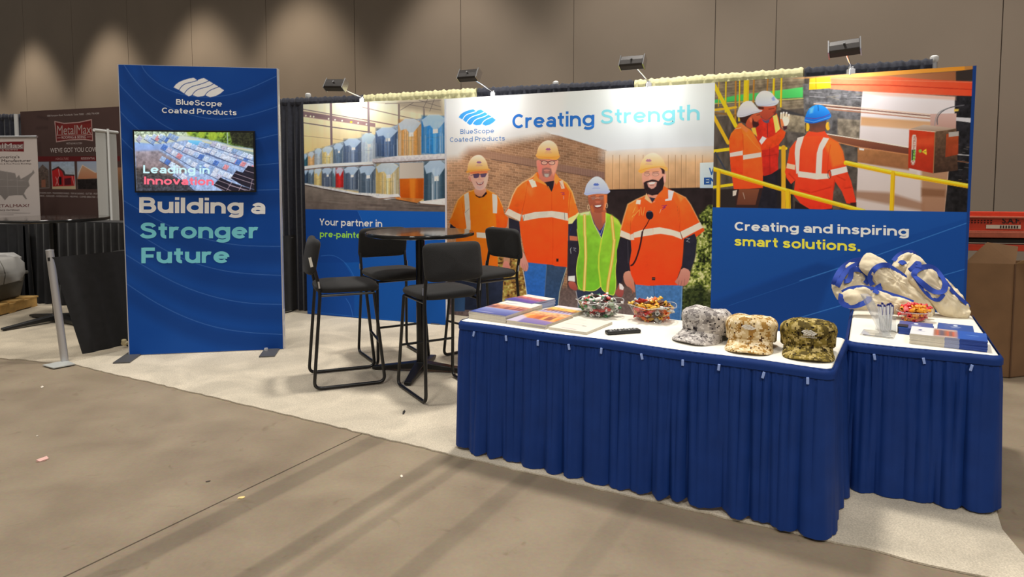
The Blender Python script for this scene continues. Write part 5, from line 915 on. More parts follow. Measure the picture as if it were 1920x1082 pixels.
# ================================================================== arm lights over the panels
def arm_light(base_px, zb, head_px, tilt, label, nrm, power, twist=0.0, fwd=.42):
    b = atz(*base_px, zb) if not isinstance(base_px, np.ndarray) else base_px
    N = np.array([nrm[0], nrm[1], 0.0]); N /= np.linalg.norm(N)
    # the head hangs on a vertical plane a little in front of the panel
    h = onplane(head_px[0], head_px[1], b + N * fwd, N)
    t = thing('arm_lamp', tuple(b), label, 'lamp', 'arm lights over the backdrop')
    mb = MB(); mb.box((0, 0, .015), (.05, .05, .05)); mb.box((0, 0, .045), (.03, .03, .03)); mb.build('clamp', alu, t, smooth=False, bevel=.004)
    L_ = Vector(h - b); X = Vector((-N[1], N[0], 0)) ; Nv = Vector(N)
    ax = (X * math.cos(twist) + Vector((0, 0, 1)) * math.sin(twist)).normalized()
    down = (-Nv * .86 - Vector((0, 0, 1)) * .52); down = (down - ax * down.dot(ax)).normalized(); side = down.cross(ax)
    e = L_ + ax * .0
    mb = MB(); mb.tube([(0, 0, .05), tuple(Vector((0, 0, .05)) * .85 + e * .15), tuple(e * .95 - down * .0)], [.011, .008, .007], 8); mb.build('arm', chrome, t)
    R = Matrix((ax, side, down)).transposed()
    mb = MB()
    prof = [(-.055, -.035), (-.045, -.052), (.0, -.058), (.045, -.052), (.055, -.035), (.055, .02), (-.055, .02)]
    vs = []
    for xx in (-.105, .105):
        vs += [e + R @ Vector((xx, a, c_)) for a, c_ in prof]
    n = len(prof); mb.add(vs, [tuple(range(n - 1, -1, -1)), tuple(range(n, 2 * n))] + [(i, (i + 1) % n, n + (i + 1) % n, n + i) for i in range(n)])
    mb.build('housing', mat('lamp_housing', (52, 48, 46), .45, metal=.3), t, smooth=False, bevel=.004)
    mb = MB()
    for xx in (-.110, .110): mb.box(e + R @ Vector((xx, 0, -.012)), (.009, .118, .085), R)
    mb.tube([e + R @ Vector((-.11, .0, .024)), e + R @ Vector((.11, .0, .024))], .006, 6)
    mb.tube([e + R @ Vector((0, 0, -.056)), e + R @ Vector((0, 0, -.076))], .009, 8); mb.build('end_bracket', chrome, t, smooth=False)
    mb = MB(); mb.box(e + R @ Vector((0, 0, .0215)), (.19, .095, .002), R); mb.build('lens', mat('lamp_lens', (250, 250, 245), .3, emit=(255, 250, 240), estr=5.0), t, smooth=False)
    l = bpy.data.lights.new('arm_lamp_beam', 'AREA'); l.shape = 'RECTANGLE'; l.size = .19; l.size_y = .09; l.energy = power; l.color = (1, .985, .96); l.spread = math.radians(120)
    o = bpy.data.objects.new('arm_lamp_beam', l); COL.objects.link(o); o.parent = t; o.location = e + R @ Vector((0, 0, .03))
    o.rotation_euler = (R @ Matrix(((1, 0, 0), (0, -1, 0), (0, 0, -1)))).to_euler()
    return t
def top(pr, A, U, x, z): # point at the top edge of a panel under pixel column x
    Nn = np.array([U[1], -U[0], 0.0]); p = onplane(x, 200, A, Nn); return np.array([p[0], p[1], z]) - Nn * .025
arm_light(top(L_, LA, LU, 677, 2.36), 0, (631, 161), 0, 'small black arm lamp farthest left, above the coil warehouse picture', LN, ARM[0], -.05, .40)
arm_light(top(M_, MA, MU, 922, 2.42), 0, (881, 143), 0, 'black arm lamp above the left part of the white backdrop', MN, ARM[1], 0.0, .45)
arm_light(top(M_, MA, MU, 1214, 2.42), 0, (1187, 119), 0, 'black arm lamp above the right part of the white backdrop', MN, ARM[2], .0, .45)
arm_light(top(R_, RA, RU, 1593, 2.40), 0, (1584, 92), 0, 'largest black arm lamp, at the right, above the factory picture', RN, ARM[3], .07, .38)
# ================================================================== bar stools and bar table
seat_m = mat('black_upholstery', (26, 25, 25), .85, sheen=.06, bump=.25, bscale=260, noise=.12, nscale=60)
tube_m = mat('black_powder_coat', (16, 16, 17), .32)
def cushion(w0, d0, h, r=.05, dome=.012, nx=18, ny=18, cx=0, cz=0, front=0.0, k_=4.5):
    """rounded upholstered pad lying in x (depth) and y (width)"""
    mb = MB()
    def sq(a, k=5.0): c, s_ = math.cos(a), math.sin(a); return math.copysign(abs(c) ** (2 / k), c), math.copysign(abs(s_) ** (2 / k), s_)
    prof = [(0, -.42), (.7, -.44), (.93, -.40), (.985, -.2), (1, .05), (.985, .25), (.94, .40), (.8, .48), (.5, .5), (0, .5)]
    n = 40; vs = []; fs = []
    for (q, z) in prof:
        for k in range(n):
            x, y = sq(2 * math.pi * k / n, k_); px = x * d0 / 2 * q; pyy = y * w0 / 2 * q
            zz = z * h + (dome * (1 - q * q) if z > .3 else 0) - (front * max(0, px / (d0 / 2)) ** 3 if True else 0)
            vs.append((cx + px, pyy, cz + zz))
    for i in range(len(prof) - 1):
        for k in range(n): fs.append((i * n + k, i * n + (k + 1) % n, (i + 1) * n + (k + 1) % n, (i + 1) * n + k))
    mb.add(vs, fs); return mb
def make_stool(label):
    t = thing('bar_stool', (0, 0, 0), label, 'stool', 'black sled base bar stools')
    cushion(.455, .475, .062, cz=.735, front=.015).build('seat', seat_m, t, angle=80)
    # backrest: an upright curved pad
    mb = cushion(.445, .27, .052, nx=14, ny=14, k_=7.5); R = rmat(0, math.radians(-79), 0)
    vs = []
    for v in mb.v:
        q = Vector(v); q.z -= 0; q = R @ q; q.x -= .09 * (abs(v[1]) / .22) ** 2 * -.35; vs.append((q.x - .262, q.y, q.z + .975))
    mb.v = vs; mb.build('backrest', seat_m, t, angle=80)
    for s_ in (-1, 1):
        y0, y1 = .205 * s_, .225 * s_
        # one continuous bent tube each side: back upright, rear leg, floor runner, front leg
        mb = MB(); path = [(-.252, y0, .93), (-.234, y0, .86), (-.205, y0, .72), (-.262, y1, .016), (.255, y1, .016), (.185, y0 * .97, .69)]
        mb.tube(fillet(path, .055, 6), .0125, 10); mb.build('side_loop', tube_m, t, angle=80)
        mb = MB(); mb.tube([(-.207, y0 * .985, .693), (.187, y0 * .96, .693)], .010, 8); mb.build('seat_rail', tube_m, t)
        mb = MB(); mb.box((-.214, .2195 * s_, .775), (.012, .004, .05), rmat(0, -.12, 0)); mb.build('back_bracket', alu, t, smooth=False)
    mb = MB(); mb.tube([(.222, -.213, .315), (.222, .213, .315)], .0095, 8); mb.build('footrest', tube_m, t)
    mb = MB(); mb.tube([(.186, -.20, .69), (.186, .20, .69)], .010, 8); mb.build('cross_bar', tube_m, t)
    return t
def ang(dx, dy): return math.atan2(dy, dx)
st = make_stool('black bar stool on the left side of the round bar table, seen from its side'); st.location = (-1.275, 5.215, .009); st.rotation_euler = (0, 0, math.radians(21))
mb = MB(); mb.box((-.268, -.226, .945), (.020, .003, .07), rmat(0, -.2, 0)); o = mb.build('sticker', mat('paper_label', (226, 222, 210), .6), st, smooth=False); o['label'] = 'white paper sticker'
s2 = dup(st, (-.527, 4.94, .009), math.radians(120.7), 'nearest black bar stool, its back turned to the viewer')
for c in list(s2.children):
    if c.name.startswith('sticker'): bpy.data.objects.remove(c)
dup(s2, (-1.03, 5.88, .009), math.radians(-60), 'black bar stool behind the round table, facing the viewer, before the coil backdrop')
dup(s2, (-.25, 5.85, .009), math.radians(-138.7), 'black bar stool right of the round table, before the man in the orange tee')
def bar_table(loc, r, h, a0, label, name='bar_table', leg=.40):
    t = thing(name, loc, label, 'table')
    mb = MB(); mb.lathe([(0, h - .032), (r - .012, h - .032), (r, h - .026), (r, h - .006), (r - .005, h), (0, h)], n=72); mb.build('table_top', mat('black_gloss_laminate', (14, 13, 13), .10, coat=.4, bump=.012, bscale=6), t)
    mb = MB(); mb.lathe([(r + .0005, h - .027), (r + .002, h - .026), (r + .002, h - .007), (r + .0005, h - .006)], n=72); mb.build('edge_band', mat('black_rubber_edge', (16, 16, 16), .35), t)
    mb = MB(); mb.tube([(0, 0, .04), (0, 0, h - .03)], .036, 20); mb.build('column', mat('black_column', (20, 20, 21), .25, metal=.3), t)
    mb = MB(); mb.lathe([(0, h - .05), (.11, h - .05), (.11, h - .033), (0, h - .033)], n=24); mb.build('mounting_plate', black_metal, t)
    for k in range(4):
        a = a0 + k * math.pi / 2; c, s_ = math.cos(a), math.sin(a); mb = MB()
        def q(d, e, z): return (c * d - s_ * e, s_ * d + c * e, z)
        mb.add([q(0, -.045, .03), q(0, .045, .03), q(leg, .028, .008), q(leg, -.028, .008), q(0, -.045, .085), q(0, .045, .085), q(leg, .028, .030), q(leg, -.028, .030)], [(0, 3, 2, 1), (4, 5, 6, 7), (0, 1, 5, 4), (1, 2, 6, 5), (2, 3, 7, 6), (3, 0, 4, 7)])
        mb.build('leg', black_metal, t, smooth=False, bevel=.006)
        mb = MB(); mb.tube([q(leg - .03, 0, .0), q(leg - .03, 0, .012)], .014, 10); mb.build('foot', black_metal, t)
    return t
bar_table((-.728, 5.427, .009), .425, 1.125, math.atan2(5.487 - 5.427, -1.064 + .728) + .05, 'round glossy black bar table with cross base, standing among the four stools')
# ================================================================== skirted tables
navy = mat('navy_skirt', (20, 53, 120), .6, spec=.22, noise=.08, nscale=9, bump=.10, bscale=500)
cream_cloth = mat('white_table_cloth', (236, 231, 218), .8, noise=.02, nscale=5, bump=.05, bscale=300)
clip_m = mat('pale_blue_clip', (150, 175, 235), .25)
TZ = .752
class Table:
    def __init__(s, FR, ang_, L, Dp, label, lab_cloth, lab_skirt, open_back=True, seed=0, zb=.045, rake=.0):
        """FR: front right corner on the floor plan; ang_: direction from the right corner to the left corner"""
        s.FR = np.array(FR); s.e = np.array([math.cos(ang_), math.sin(ang_)]); s.b = np.array([-s.e[1], s.e[0]]); 
        if s.b[1] < 0: s.b = -s.b
        s.L = L; s.D = Dp; c = s.FR + s.e * L / 2 + s.b * Dp / 2
        rz = math.atan2(-s.e[1], -s.e[0])
        t = thing('folding_table', (c[0], c[1], .009), label, 'table', rz=rz)
        mb = MB(); mb.box((0, 0, TZ - .035), (L - .02, Dp - .02, .028)); mb.build('table_top', mat('grey_table_plastic', (170, 168, 160), .6), t, smooth=False)
        for sx in (-1, 1):
            for sy in (-1, 1):
                mb = MB(); mb.tube([(sx * (L / 2 - .12), sy * (Dp / 2 - .09), 0), (sx * (L / 2 - .12), sy * (Dp / 2 - .09), TZ - .045)], .014, 8); mb.build('leg', black_metal, t)
        t = thing('tablecloth', (c[0], c[1], TZ - .02), lab_cloth, 'tablecloth', rz=rz)
        mb = MB(); R = .02; n = 6; out = []
        for cx, cy, a0 in ((L / 2 - R, Dp / 2 - R, 0), (-L / 2 + R, Dp / 2 - R, 90), (-L / 2 + R, -Dp / 2 + R, 180), (L / 2 - R, -Dp / 2 + R, 270)):
            for k in range(n + 1): a = math.radians(a0 + 90 * k / n); out.append((cx + R * math.cos(a), cy + R * math.sin(a)))
        m_ = len(out); vs = []; 
        for (inset, z) in ((.0, -.012), (.0, .010), (.003, .016), (.010, .0195), (.03, .0205)): vs += [(x * (1 - inset / (L / 2)), y * (1 - inset / (Dp / 2)), z) for x, y in out]
        fs = []
        for r_ in range(4): fs += [(r_ * m_ + k, r_ * m_ + (k + 1) % m_, (r_ + 1) * m_ + (k + 1) % m_, (r_ + 1) * m_ + k) for k in range(m_)]
        fs.append(tuple(4 * m_ + k for k in range(m_))); mb.add(vs, fs); o = mb.build('cloth', cream_cloth, t)
        # pleated skirt around the visitor sides
        t = thing('table_skirt', (c[0], c[1], 0), lab_skirt, 'table skirt', rz=rz)
        A = s.FR + s.e * L; path = [A + s.b * Dp, A, s.FR, s.FR + s.b * Dp]
        pts = fillet([(p[0], p[1], 0) for p in path], .045, 8); P = [np.array(p[:2]) for p in pts]
        Ls = np.cumsum([0] + [np.linalg.norm(b - a) for a, b in zip(P[:-1], P[1:])]); T_ = Ls[-1]; cen = c
        rs = np.random.RandomState(seed); ph = rs.rand(8) * 6.28
        Nr = []
        for i in range(len(P)):
            d = P[min(i + 1, len(P) - 1)] - P[max(i - 1, 0)]; d /= np.linalg.norm(d); q = np.array([d[1], -d[0]])
            if np.dot(q, P[i] - cen) < 0: q = -q
            Nr.append(q)
        def at(sv):
            i = min(len(P) - 2, max(0, int(np.searchsorted(Ls, sv, 'right') - 1))); k = (sv - Ls[i]) / (Ls[i + 1] - Ls[i]); n_ = Nr[i] * (1 - k) + Nr[i + 1] * k
            return P[i] * (1 - k) + P[i + 1] * k, n_ / np.linalg.norm(n_)
        tb_ = rs.rand(400)
        def vn(x, o): i = math.floor(x); k = x - i; k = k * k * (3 - 2 * k); return tb_[(i + o) % 400] * (1 - k) + tb_[(i + 1 + o) % 400] * k
        def wave(sv, v):
            # folds start as small gathers and gather into a few broad falls lower down
            sv = sv + .020 * (vn(sv * 3, 50) - .5) * v
            w0 = vn(sv / .046, 0) - .5; w1 = vn(sv / .092, 120) - .5; w2 = math.sin(sv / .21 * 6.283 + 3.0 * vn(sv * 1.7, 200) + ph[1])
            fold = abs(math.sin(sv / .118 * 3.1416 + 2.6 * vn(sv * 5, 50) + ph[2])) ** .8 - .55; fold2 = abs(math.sin(sv / .047 * 3.1416 + 2.0 * vn(sv * 7, 90) + ph[3])) ** .8 - .55
            k1 = .35 + 1.1 * vn(sv * 6, 220); k2 = .2 + 1.2 * vn(sv * 8, 260)
            return fold * k1 * (.35 + .75 * v) * 1.15 + fold2 * k2 * (.8 - .62 * v) + w1 * v * .55
        def f(u, v):
            sv = u * T_; p, n_ = at(sv); w_ = wave(sv, v)
            am = .012 + .022 * v ** .7; fine = .0045 * math.sin(sv / .017 * 6.283 + 3 * math.sin(sv * 6 + ph[4])) * max(0, 1 - v * 2.2) * min(1, v * 14)
            tp_ = min(1, .12 + v * 5); off = .006 + .007 * tp_ + .016 * v + am * w_ * tp_ + fine * .6
            zb_ = zb + .010 * math.sin(sv * 4.3 + ph[5]) - .012 * w_ + rake * (sv - T_ * .5) + .012 * (vn(sv * 4, 300) - .5)
            zt = TZ - .004; z = zt + (max(.013, zb_) - zt) * v
            q = p + n_ * off; return (q[0], q[1], z)
        mb = MB(); mb.grid(f, int(T_ / .006), 26); mb.build('pleated_cloth', navy, t, world=True, solid=.0)
        def g(u, v):
            sv = u * T_; p, n_ = at(sv); off = .003 + .014 * min(1, v * 2.6) + .0015 * math.sin(sv / .03 * 6.28 + ph[6]); q = p + n_ * off; return (q[0], q[1], TZ + .001 - .045 * v + .002 * math.sin(sv * 9))
        mb = MB(); mb.grid(g, int(T_ / .012), 5); mb.build('top_band', navy, t, world=True)
        # little clips that hold the skirt
        k = 0; sv = Dp + .10
        while sv < Dp + L - .05:
            p, n_ = at(sv); q = p + n_ * .022; mb = MB(); mb.box((q[0], q[1], TZ - .052 - .01 * rs.rand()), (.012, .008, .030), rmat(0, 0, rz) @ rmat(0, .5 * (rs.rand() - .5), 0)); mb.build('skirt_clip', clip_m, t, world=True, smooth=False, bevel=.002); sv += .165 + .05 * rs.rand()
    def pt(s, x, y, z=TZ): return atz(x, y, z)
a1 = math.atan2(3.869 - 2.874, -.298 - 1.383)
tb1 = Table((1.362, 2.888), a1, 1.935, .66, 'long front folding table under the caps, brochures and candy bowls', 'white cloth on the long front table, under the caps and brochures', 'long navy blue pleated skirt around the front table', seed=3, zb=.024)
a2 = math.atan2(3.391 - 3.089, 1.661 - 2.236)
tb2 = Table((2.232, 3.094), a2, .625, 1.06, 'folding table at the right carrying the tote bags', 'white cloth on the right hand table under the tote bags', 'navy blue pleated skirt of the right hand table', seed=12, zb=.022)
# ================================================================== brochures
def art(w_, d_, paint, nx=44, ny=32, z=0.0):
    p = Print((-w_ / 2, -d_ / 2, z), (1, 0, 0), (0, 1, 0), w_, d_, nx, ny, view=False); p.flat = True; paint(p); return p
class Vt:  # artwork coordinates 0..100 on a flat cover
    pass
def cover_sunset(p):
    p.fn(lambda X, Y, C: np.zeros(X.shape + (3,)) + np.array([236, 226, 212])); p.poly([(-5, -5), (105, -5), (105, 34), (-5, 26)], (240, 236, 228), soft=6)
    p.poly([(-5, 26), (105, 34), (105, 62), (-5, 58)], (236, 170, 120), (150, 90, 120), soft=6, n=.5, ns=.25)
    for k in range(9): p.poly([(k * 12, 44 + k % 3 * 3), (k * 12 + 9, 40), (k * 12 + 9, 56), (k * 12, 58)], random.choice([(120, 60, 50), (210, 120, 60), (90, 70, 110)]), soft=2, a=.8)
    p.poly([(-5, 60), (105, 62), (105, 105), (-5, 105)], (136, 150, 206), (44, 62, 140), soft=5); p.line([(10, 14), (46, 16)], 3, (90, 110, 170), a=.7); p.line([(10, 90), (60, 92)], 2.5, (210, 216, 235), a=.6)
def cover_orange(p):
    p.fn(lambda X, Y, C: np.zeros(X.shape + (3,)) + np.array([232, 168, 110])); p.poly([(-5, -5), (105, -5), (105, 30), (-5, 40)], (238, 196, 150), (228, 140, 90), soft=6, n=.4, ns=.2)
    for k in range(10): p.poly([(10 + k * 9, 34 + (k * 7) % 13), (24 + k * 8, 28), (30 + k * 8, 62), (14 + k * 9, 66)], random.choice([(226, 120, 50), (176, 80, 50), (240, 180, 90), (120, 60, 60)]), soft=2, a=.75)
    p.poly([(-5, 66), (40, 62), (105, 74), (105, 105), (-5, 105)], (150, 130, 180), (96, 100, 170), soft=7); p.poly([(-5, 40), (22, 60), (30, 105), (-5, 105)], (200, 190, 214), soft=8)
def cover_magenta(p):
    cover_sunset(p); p.poly([(-5, 30), (105, 40), (105, 70), (-5, 62)], (214, 120, 110), (130, 70, 130), soft=6, a=.8, n=.5, ns=.2); p.poly([(-5, 64), (105, 72), (105, 105), (-5, 105)], (92, 84, 170), (58, 58, 150), soft=4)
def cover_yellow(p):
    p.fn(lambda X, Y, C: np.zeros(X.shape + (3,)) + np.array([226, 220, 226])); p.poly([(-5, 20), (105, 26), (105, 56), (-5, 60)], (240, 200, 120), (226, 150, 60), soft=5, n=.4, ns=.2)
    for k in range(8): p.poly([(k * 13, 52), (k * 13 + 10, 46), (k * 13 + 12, 70), (k * 13 + 3, 74)], random.choice([(90, 70, 110), (150, 90, 70), (70, 80, 140)]), soft=2.5, a=.8)
    p.poly([(-5, 72), (105, 68), (105, 105), (-5, 105)], (190, 186, 220), (90, 96, 170), soft=6)
def cover_form(p):
    p.fn(lambda X, Y, C: np.zeros(X.shape + (3,)) + np.array([240, 234, 220]))
    for k in range(7): p.line([(12, 16 + k * 8), (40 + (k * 23) % 45, 16 + k * 8)], 1.2, (196, 184, 176), a=.8)
    p.line([(30, 90), (66, 91)], 3.5, (176, 150, 170)); p.line([(62, 60), (70, 60)], 2.5, (90, 90, 110)); p.line([(8, 86), (92, 86)], .8, (200, 190, 190))
def cover_blue(p):
    p.fn(lambda X, Y, C: np.zeros(X.shape + (3,)) + np.array([44, 84, 158])); p.ell(50, 24, 7, 11, (216, 226, 240)); p.line([(38, 44), (62, 44)], 4, (206, 218, 236), a=.9); p.line([(38, 54), (58, 54)], 3, (206, 218, 236), a=.8)
def cover_fold(p):
    p.fn(lambda X, Y, C: np.zeros(X.shape + (3,)) + np.where((X < 30)[..., None], np.array([234, 234, 236]), np.where((X < 62)[..., None], np.array([196, 170, 160]), np.array([34, 86, 176]))))
    for k in range(9): p.poly([(31 + k * 3.4, 20 + (k * 31) % 30), (35 + k * 3.4, 12 + (k * 31) % 30), (36 + k * 3.4, 80), (31.5 + k * 3.4, 84)], random.choice([(150, 90, 60), (206, 130, 110), (90, 80, 90), (230, 210, 200), (210, 90, 50)]), soft=3, a=.8)
    p.ell(13, 40, 2.4, 9, (60, 80, 140)); p.line([(9, 56), (18, 56)], 4, (80, 96, 150), a=.8); p.line([(76, 44), (88, 47)], 5, (150, 190, 240)); p.poly([(62, -5), (105, -5), (105, 30), (70, 105), (62, 105)], (52, 104, 196), soft=8, a=.5)
ink_gloss = mat_attr('glossy_ink', .28, spec=.5)
paper_m = mat('paper_edge', (214, 206, 190), .8, noise=.05, nscale=90); blue_edge = mat('blue_page_edge', (34, 66, 150), .6); lilac_edge = mat('lilac_page_edge', (150, 158, 190), .7)
def rect_px(fl, fr, br, z):
    a, b, c = (atz(*q, z)[:2] for q in (fl, fr, br)); e = b - a; w_ = np.linalg.norm(e); e = e / w_; n = np.array([-e[1], e[0]]); d = abs(np.dot(c - b, n))
    if n[1] < 0: n = -n
    return a + e * w_ / 2 + n * d / 2, math.atan2(e[1], e[0]), w_, d
def stack(name, cat, cen, rz, w_, d_, n, th, paint, top_label, rest_label, group, edge, z0=TZ, jit=.003, edges=None):
    t = thing(name, (0, 0, 0), rest_label, cat, group)
    mb = MB()
    if edges is None: mb.box((0, 0, th / 2), (w_, d_, th * .92)); mb.build('pages', edge, t, smooth=False)
    else:
        for (x0, x1, m) in edges: mb.box(((x0 + x1 - 1) / 2 * w_, 0, th / 2), ((x1 - x0) * w_, d_, th * .92), mi=m[0])
        mb.build('pages', [m[1] for (_, _, m) in edges], t, smooth=False)
    p = art(w_, d_, paint, z=th * .96 + .0004); p.build('cover', ink_gloss, t, lift=.0)
    r = random.Random(int(cen[0] * 1000))
    out = []
    for k in range(n):
        o = t if k == 0 else dup(t); last = k == n - 1; j = jit
        o.location = (cen[0] + r.uniform(-j, j), cen[1] + r.uniform(-j, j), z0 + .001 + k * th); o.rotation_euler = (0, 0, rz + r.uniform(-.012, .012))
        if last: o['label'] = top_label
        out.append(o)
    return out
TT = lambda x, y: (860 + x / 4.571, 520 + y / 4.571)
c_, r_, w_, d_ = rect_px(TT(85, 352), TT(400, 397), TT(615, 282), TZ); stack('brochure', 'brochure', c_, r_, w_, d_, 8, .0052, cover_sunset, 'blue and white brochure on top of the front left pile on the long table', 'brochure within the front left pile on the long table, below its top copy', 'brochures of the front left pile', paper_m)
c_, r_, w_, d_ = rect_px(TT(390, 185), TT(625, 225), TT(815, 180), .80); stack('brochure', 'brochure', c_, r_, w_ * .98, d_ * .98, 8, .0058, cover_magenta, 'purple brochure on top of the pile behind the front left pile', 'brochure within the rear left pile, below its purple top copy', 'brochures of the rear left pile', lilac_edge)
c_, r_, w_, d_ = rect_px(TT(412, 400), TT(748, 447), TT(905, 350), TZ); stack('brochure', 'brochure', c_, r_, w_, d_, 5, .0045, cover_orange, 'orange brochure on top of the low middle pile on the long table', 'brochure within the low middle pile, below its orange top copy', 'brochures of the low middle pile', paper_m)
c_, r_, w_, d_ = rect_px(TT(625, 300), TT(905, 342), TT(1040, 268), .772); stack('brochure', 'brochure', c_, r_, w_ * .92, d_ * .98, 4, .0052, cover_yellow, 'yellow and lilac brochure on top of the pile behind the orange brochures', 'brochure within the pile behind the orange ones, below its yellow top copy', 'brochures of the rear middle pile', paper_m)
c_, r_, w_, d_ = rect_px(TT(775, 450), TT(1100, 497), TT(1300, 402), TZ); stack('notepad', 'notepad', c_, r_, w_, d_, 3, .0045, cover_form, 'cream form sheet pad lying uppermost left of the remote control', 'cream form pad under the uppermost pad left of the remote control', 'cream form pads', paper_m)
Z5 = lambda x, y: (1540 + x / 4.161, 440 + y / 4.161)
c_, r_, w_, d_ = rect_px(Z5(682, 866), Z5(1297, 937), Z5(1250, 835), TZ)
stack('brochure', 'brochure', c_, r_, w_, .20, 9, .0056, cover_fold, 'wide white and blue brochure on top of the front pile, right hand table', 'wide brochure within the front pile of the right hand table, below its top copy', 'wide brochures on the right hand table', paper_m, jit=.0015, edges=[(0, .46, (0, paper_m)), (.46, .65, (1, lilac_edge)), (.65, 1, (2, blue_edge))])
fb = np.array([math.cos(r_), math.sin(r_)]); fn_ = np.array([-fb[1], fb[0]])
for px_, lab, rest in ((Z5(740, 712), 'blue booklet with small white mark, left of the two behind the wide brochures', 'blue booklet under the left one of the two behind the wide brochures'), (Z5(1045, 728), 'blue booklet with small white mark, right of the two behind the wide brochures', 'blue booklet under the right one of the two behind the wide brochures')):
    q = atz(*px_, .785)[:2]; stack('booklet', 'booklet', q, r_ + .02, .155, .19, 5, .0068, cover_blue, lab, rest, 'blue booklets behind the wide brochures' + (' left' if 'left' in lab else ' right'), blue_edge, jit=.002)
# small black card box by the booklets
q = atz(*Z5(632, 770), TZ); t = thing('card_box', (q[0], q[1], TZ + .001), 'small black card box at the left of the wide brochures', 'box', rz=r_)
mb = MB(); mb.box((0.0, .02, .018), (.045, .06, .034)); mb.build('body', mat('black_card', (26, 26, 40), .5), t, smooth=False, bevel=.003); mb = MB(); mb.box((0, .02, .0372), (.048, .063, .004)); mb.build('lid', mat('black_card', (26, 26, 40), .5), t, smooth=False, bevel=.001)
# ================================================================== candy bowls
clear = mat_clear('clear_plastic', (.97, .98, .985), .07)
def squircle(a, k): c, s_ = math.cos(a), math.sin(a); return math.copysign(abs(c) ** (2 / k), c), math.copysign(abs(s_) ** (2 / k), s_)
def bowl(name, loc, rx, ry, h, rz, label, waves=1.0):
    t = thing(name, loc, label, 'bowl', rz=rz)
    n = 64; rows = [(.50, 0.0), (.56, .02), (.66, .22), (.78, .50), (.90, .80), (1.0, .98), (1.03, 1.0)]
    def pt(q, z, k):
        a = 2 * math.pi * k / n; x, y = squircle(a, 3.2 - .8 * z); lift = .16 * (abs(math.sin(2 * a)) - .5) * z * z * waves
        return (x * rx * q, y * ry * q, h * (z + lift) + .001)
    mb = MB(); vs = []; fs = []
    for q, z in rows: vs += [pt(q, z, k) for k in range(n)]
    m_ = len(rows)
    for i in range(m_ - 1): fs += [(i * n + k, i * n + (k + 1) % n, (i + 1) * n + (k + 1) % n, (i + 1) * n + k) for k in range(n)]
    fs += [tuple(range(n - 1, -1, -1))]
    mb.add(vs, fs); mb.build('shell', clear, t, angle=25)
    mb = MB(); mb.tube([pt(1.03, 1.0, k) for k in range(n)], .0022, 6, closed=True); mb.tube([pt(.56, .02, k) for k in range(n)], .0016, 6, closed=True); mb.build('rim', mat_clear('clear_rim', (.96, .97, .98), .25, milky=.25, mcol=(.9, .92, .94)), t)
    return t
def candy_proto(name, label, m1, m2, group):
    t = thing(name, (0, 0, 0), label, 'candy', group)
    mb = MB(); vs = []; n = 10
    for i, (x, r) in enumerate([(-.016, .004), (-.014, .0085), (-.005, .0105), (.005, .0105), (.014, .0085), (.016, .004)]):
        vs += [(x, r * math.cos(2 * math.pi * k / n), r * .8 * math.sin(2 * math.pi * k / n)) for k in range(n)]
    mb.add(vs, [(i * n + k, i * n + (k + 1) % n, (i + 1) * n + (k + 1) % n, (i + 1) * n + k) for i in range(5) for k in range(n)]); mb.build('sweet', m1, t)
    for s_ in (-1, 1):
        mb = MB(); k_ = 9
        vs = [(s_ * .0155, .003 * math.cos(a), .003 * math.sin(a)) for a in [6.283 * j / k_ for j in range(k_)]] + [(s_ * (.027 + .002 * (j % 2)), .011 * math.cos(6.283 * j / k_), .006 * math.sin(6.283 * j / k_) + .002 * (-1) ** j) for j in range(k_)]
        mb.add(vs, [(j, (j + 1) % k_, k_ + (j + 1) % k_, k_ + j) for j in range(k_)]); mb.build('twist', m2, t, solid=.0006)
    return t
def fill(cx, cy, z0, rx, ry, h, rz, protos, n, seed, dome=.045):
    """sweets settle in the bowl: pushed apart until they lie side by side, heaped a little over the rim"""
    rs = np.random.RandomState(seed); c, s_ = math.cos(rz), math.sin(rz); dmin = .034
    P = np.stack([(rs.rand(n) - .5) * rx * 1.2, (rs.rand(n) - .5) * ry * 1.2, .02 + rs.rand(n) * (h + .02)], 1)
    for it in range(260):
        D = P[:, None] - P[None]; d = np.linalg.norm(D, axis=2) + np.eye(n) + 1e-9; push = np.clip(dmin - d, 0, None) / d
        P += (D * push[..., None]).sum(1) * .35; P[:, 2] -= .00005
        zf = np.clip(P[:, 2] / h, 0, 1); lim = np.maximum(.56 + .40 * zf - .02 / rx, .2)
        e = np.sqrt((P[:, 0] / rx) ** 2 + (P[:, 1] / ry) ** 2) + 1e-9; k = np.minimum(1, lim / e); P[:, 0] *= k; P[:, 1] *= k
        e = np.sqrt((P[:, 0] / rx) ** 2 + (P[:, 1] / ry) ** 2); P[:, 2] = np.clip(P[:, 2], .017, h - .012 + dome * (1 - e ** 2))
    first = set(); r = random.Random(seed)
    for i in range(n):
        x, y, z = P[i]; p = protos[i % len(protos)]; o = p if id(p) not in first else dup(p); first.add(id(p))
        o.location = (cx + c * x - s_ * y, cy + s_ * x + c * y, z0 + z); o.rotation_euler = (r.uniform(-.5, .5), r.uniform(-.4, .4), r.random() * 6.28); o.scale = (1.25, 1.25, 1.25)
W_ = lambda n, c: mat('wrapper_' + n, c, .28, spec=.7, noise=.25, nscale=220)
bz = math.atan2(3.869 - 2.874, -.298 - 1.383)
b1 = atz(1124, 592, TZ); bowl('candy_bowl', (b1[0], b1[1], TZ), .135, .115, .092, bz, 'clear flared bowl of mint candies, left of the two bowls on the front table')
g = 'candies in the left bowl'
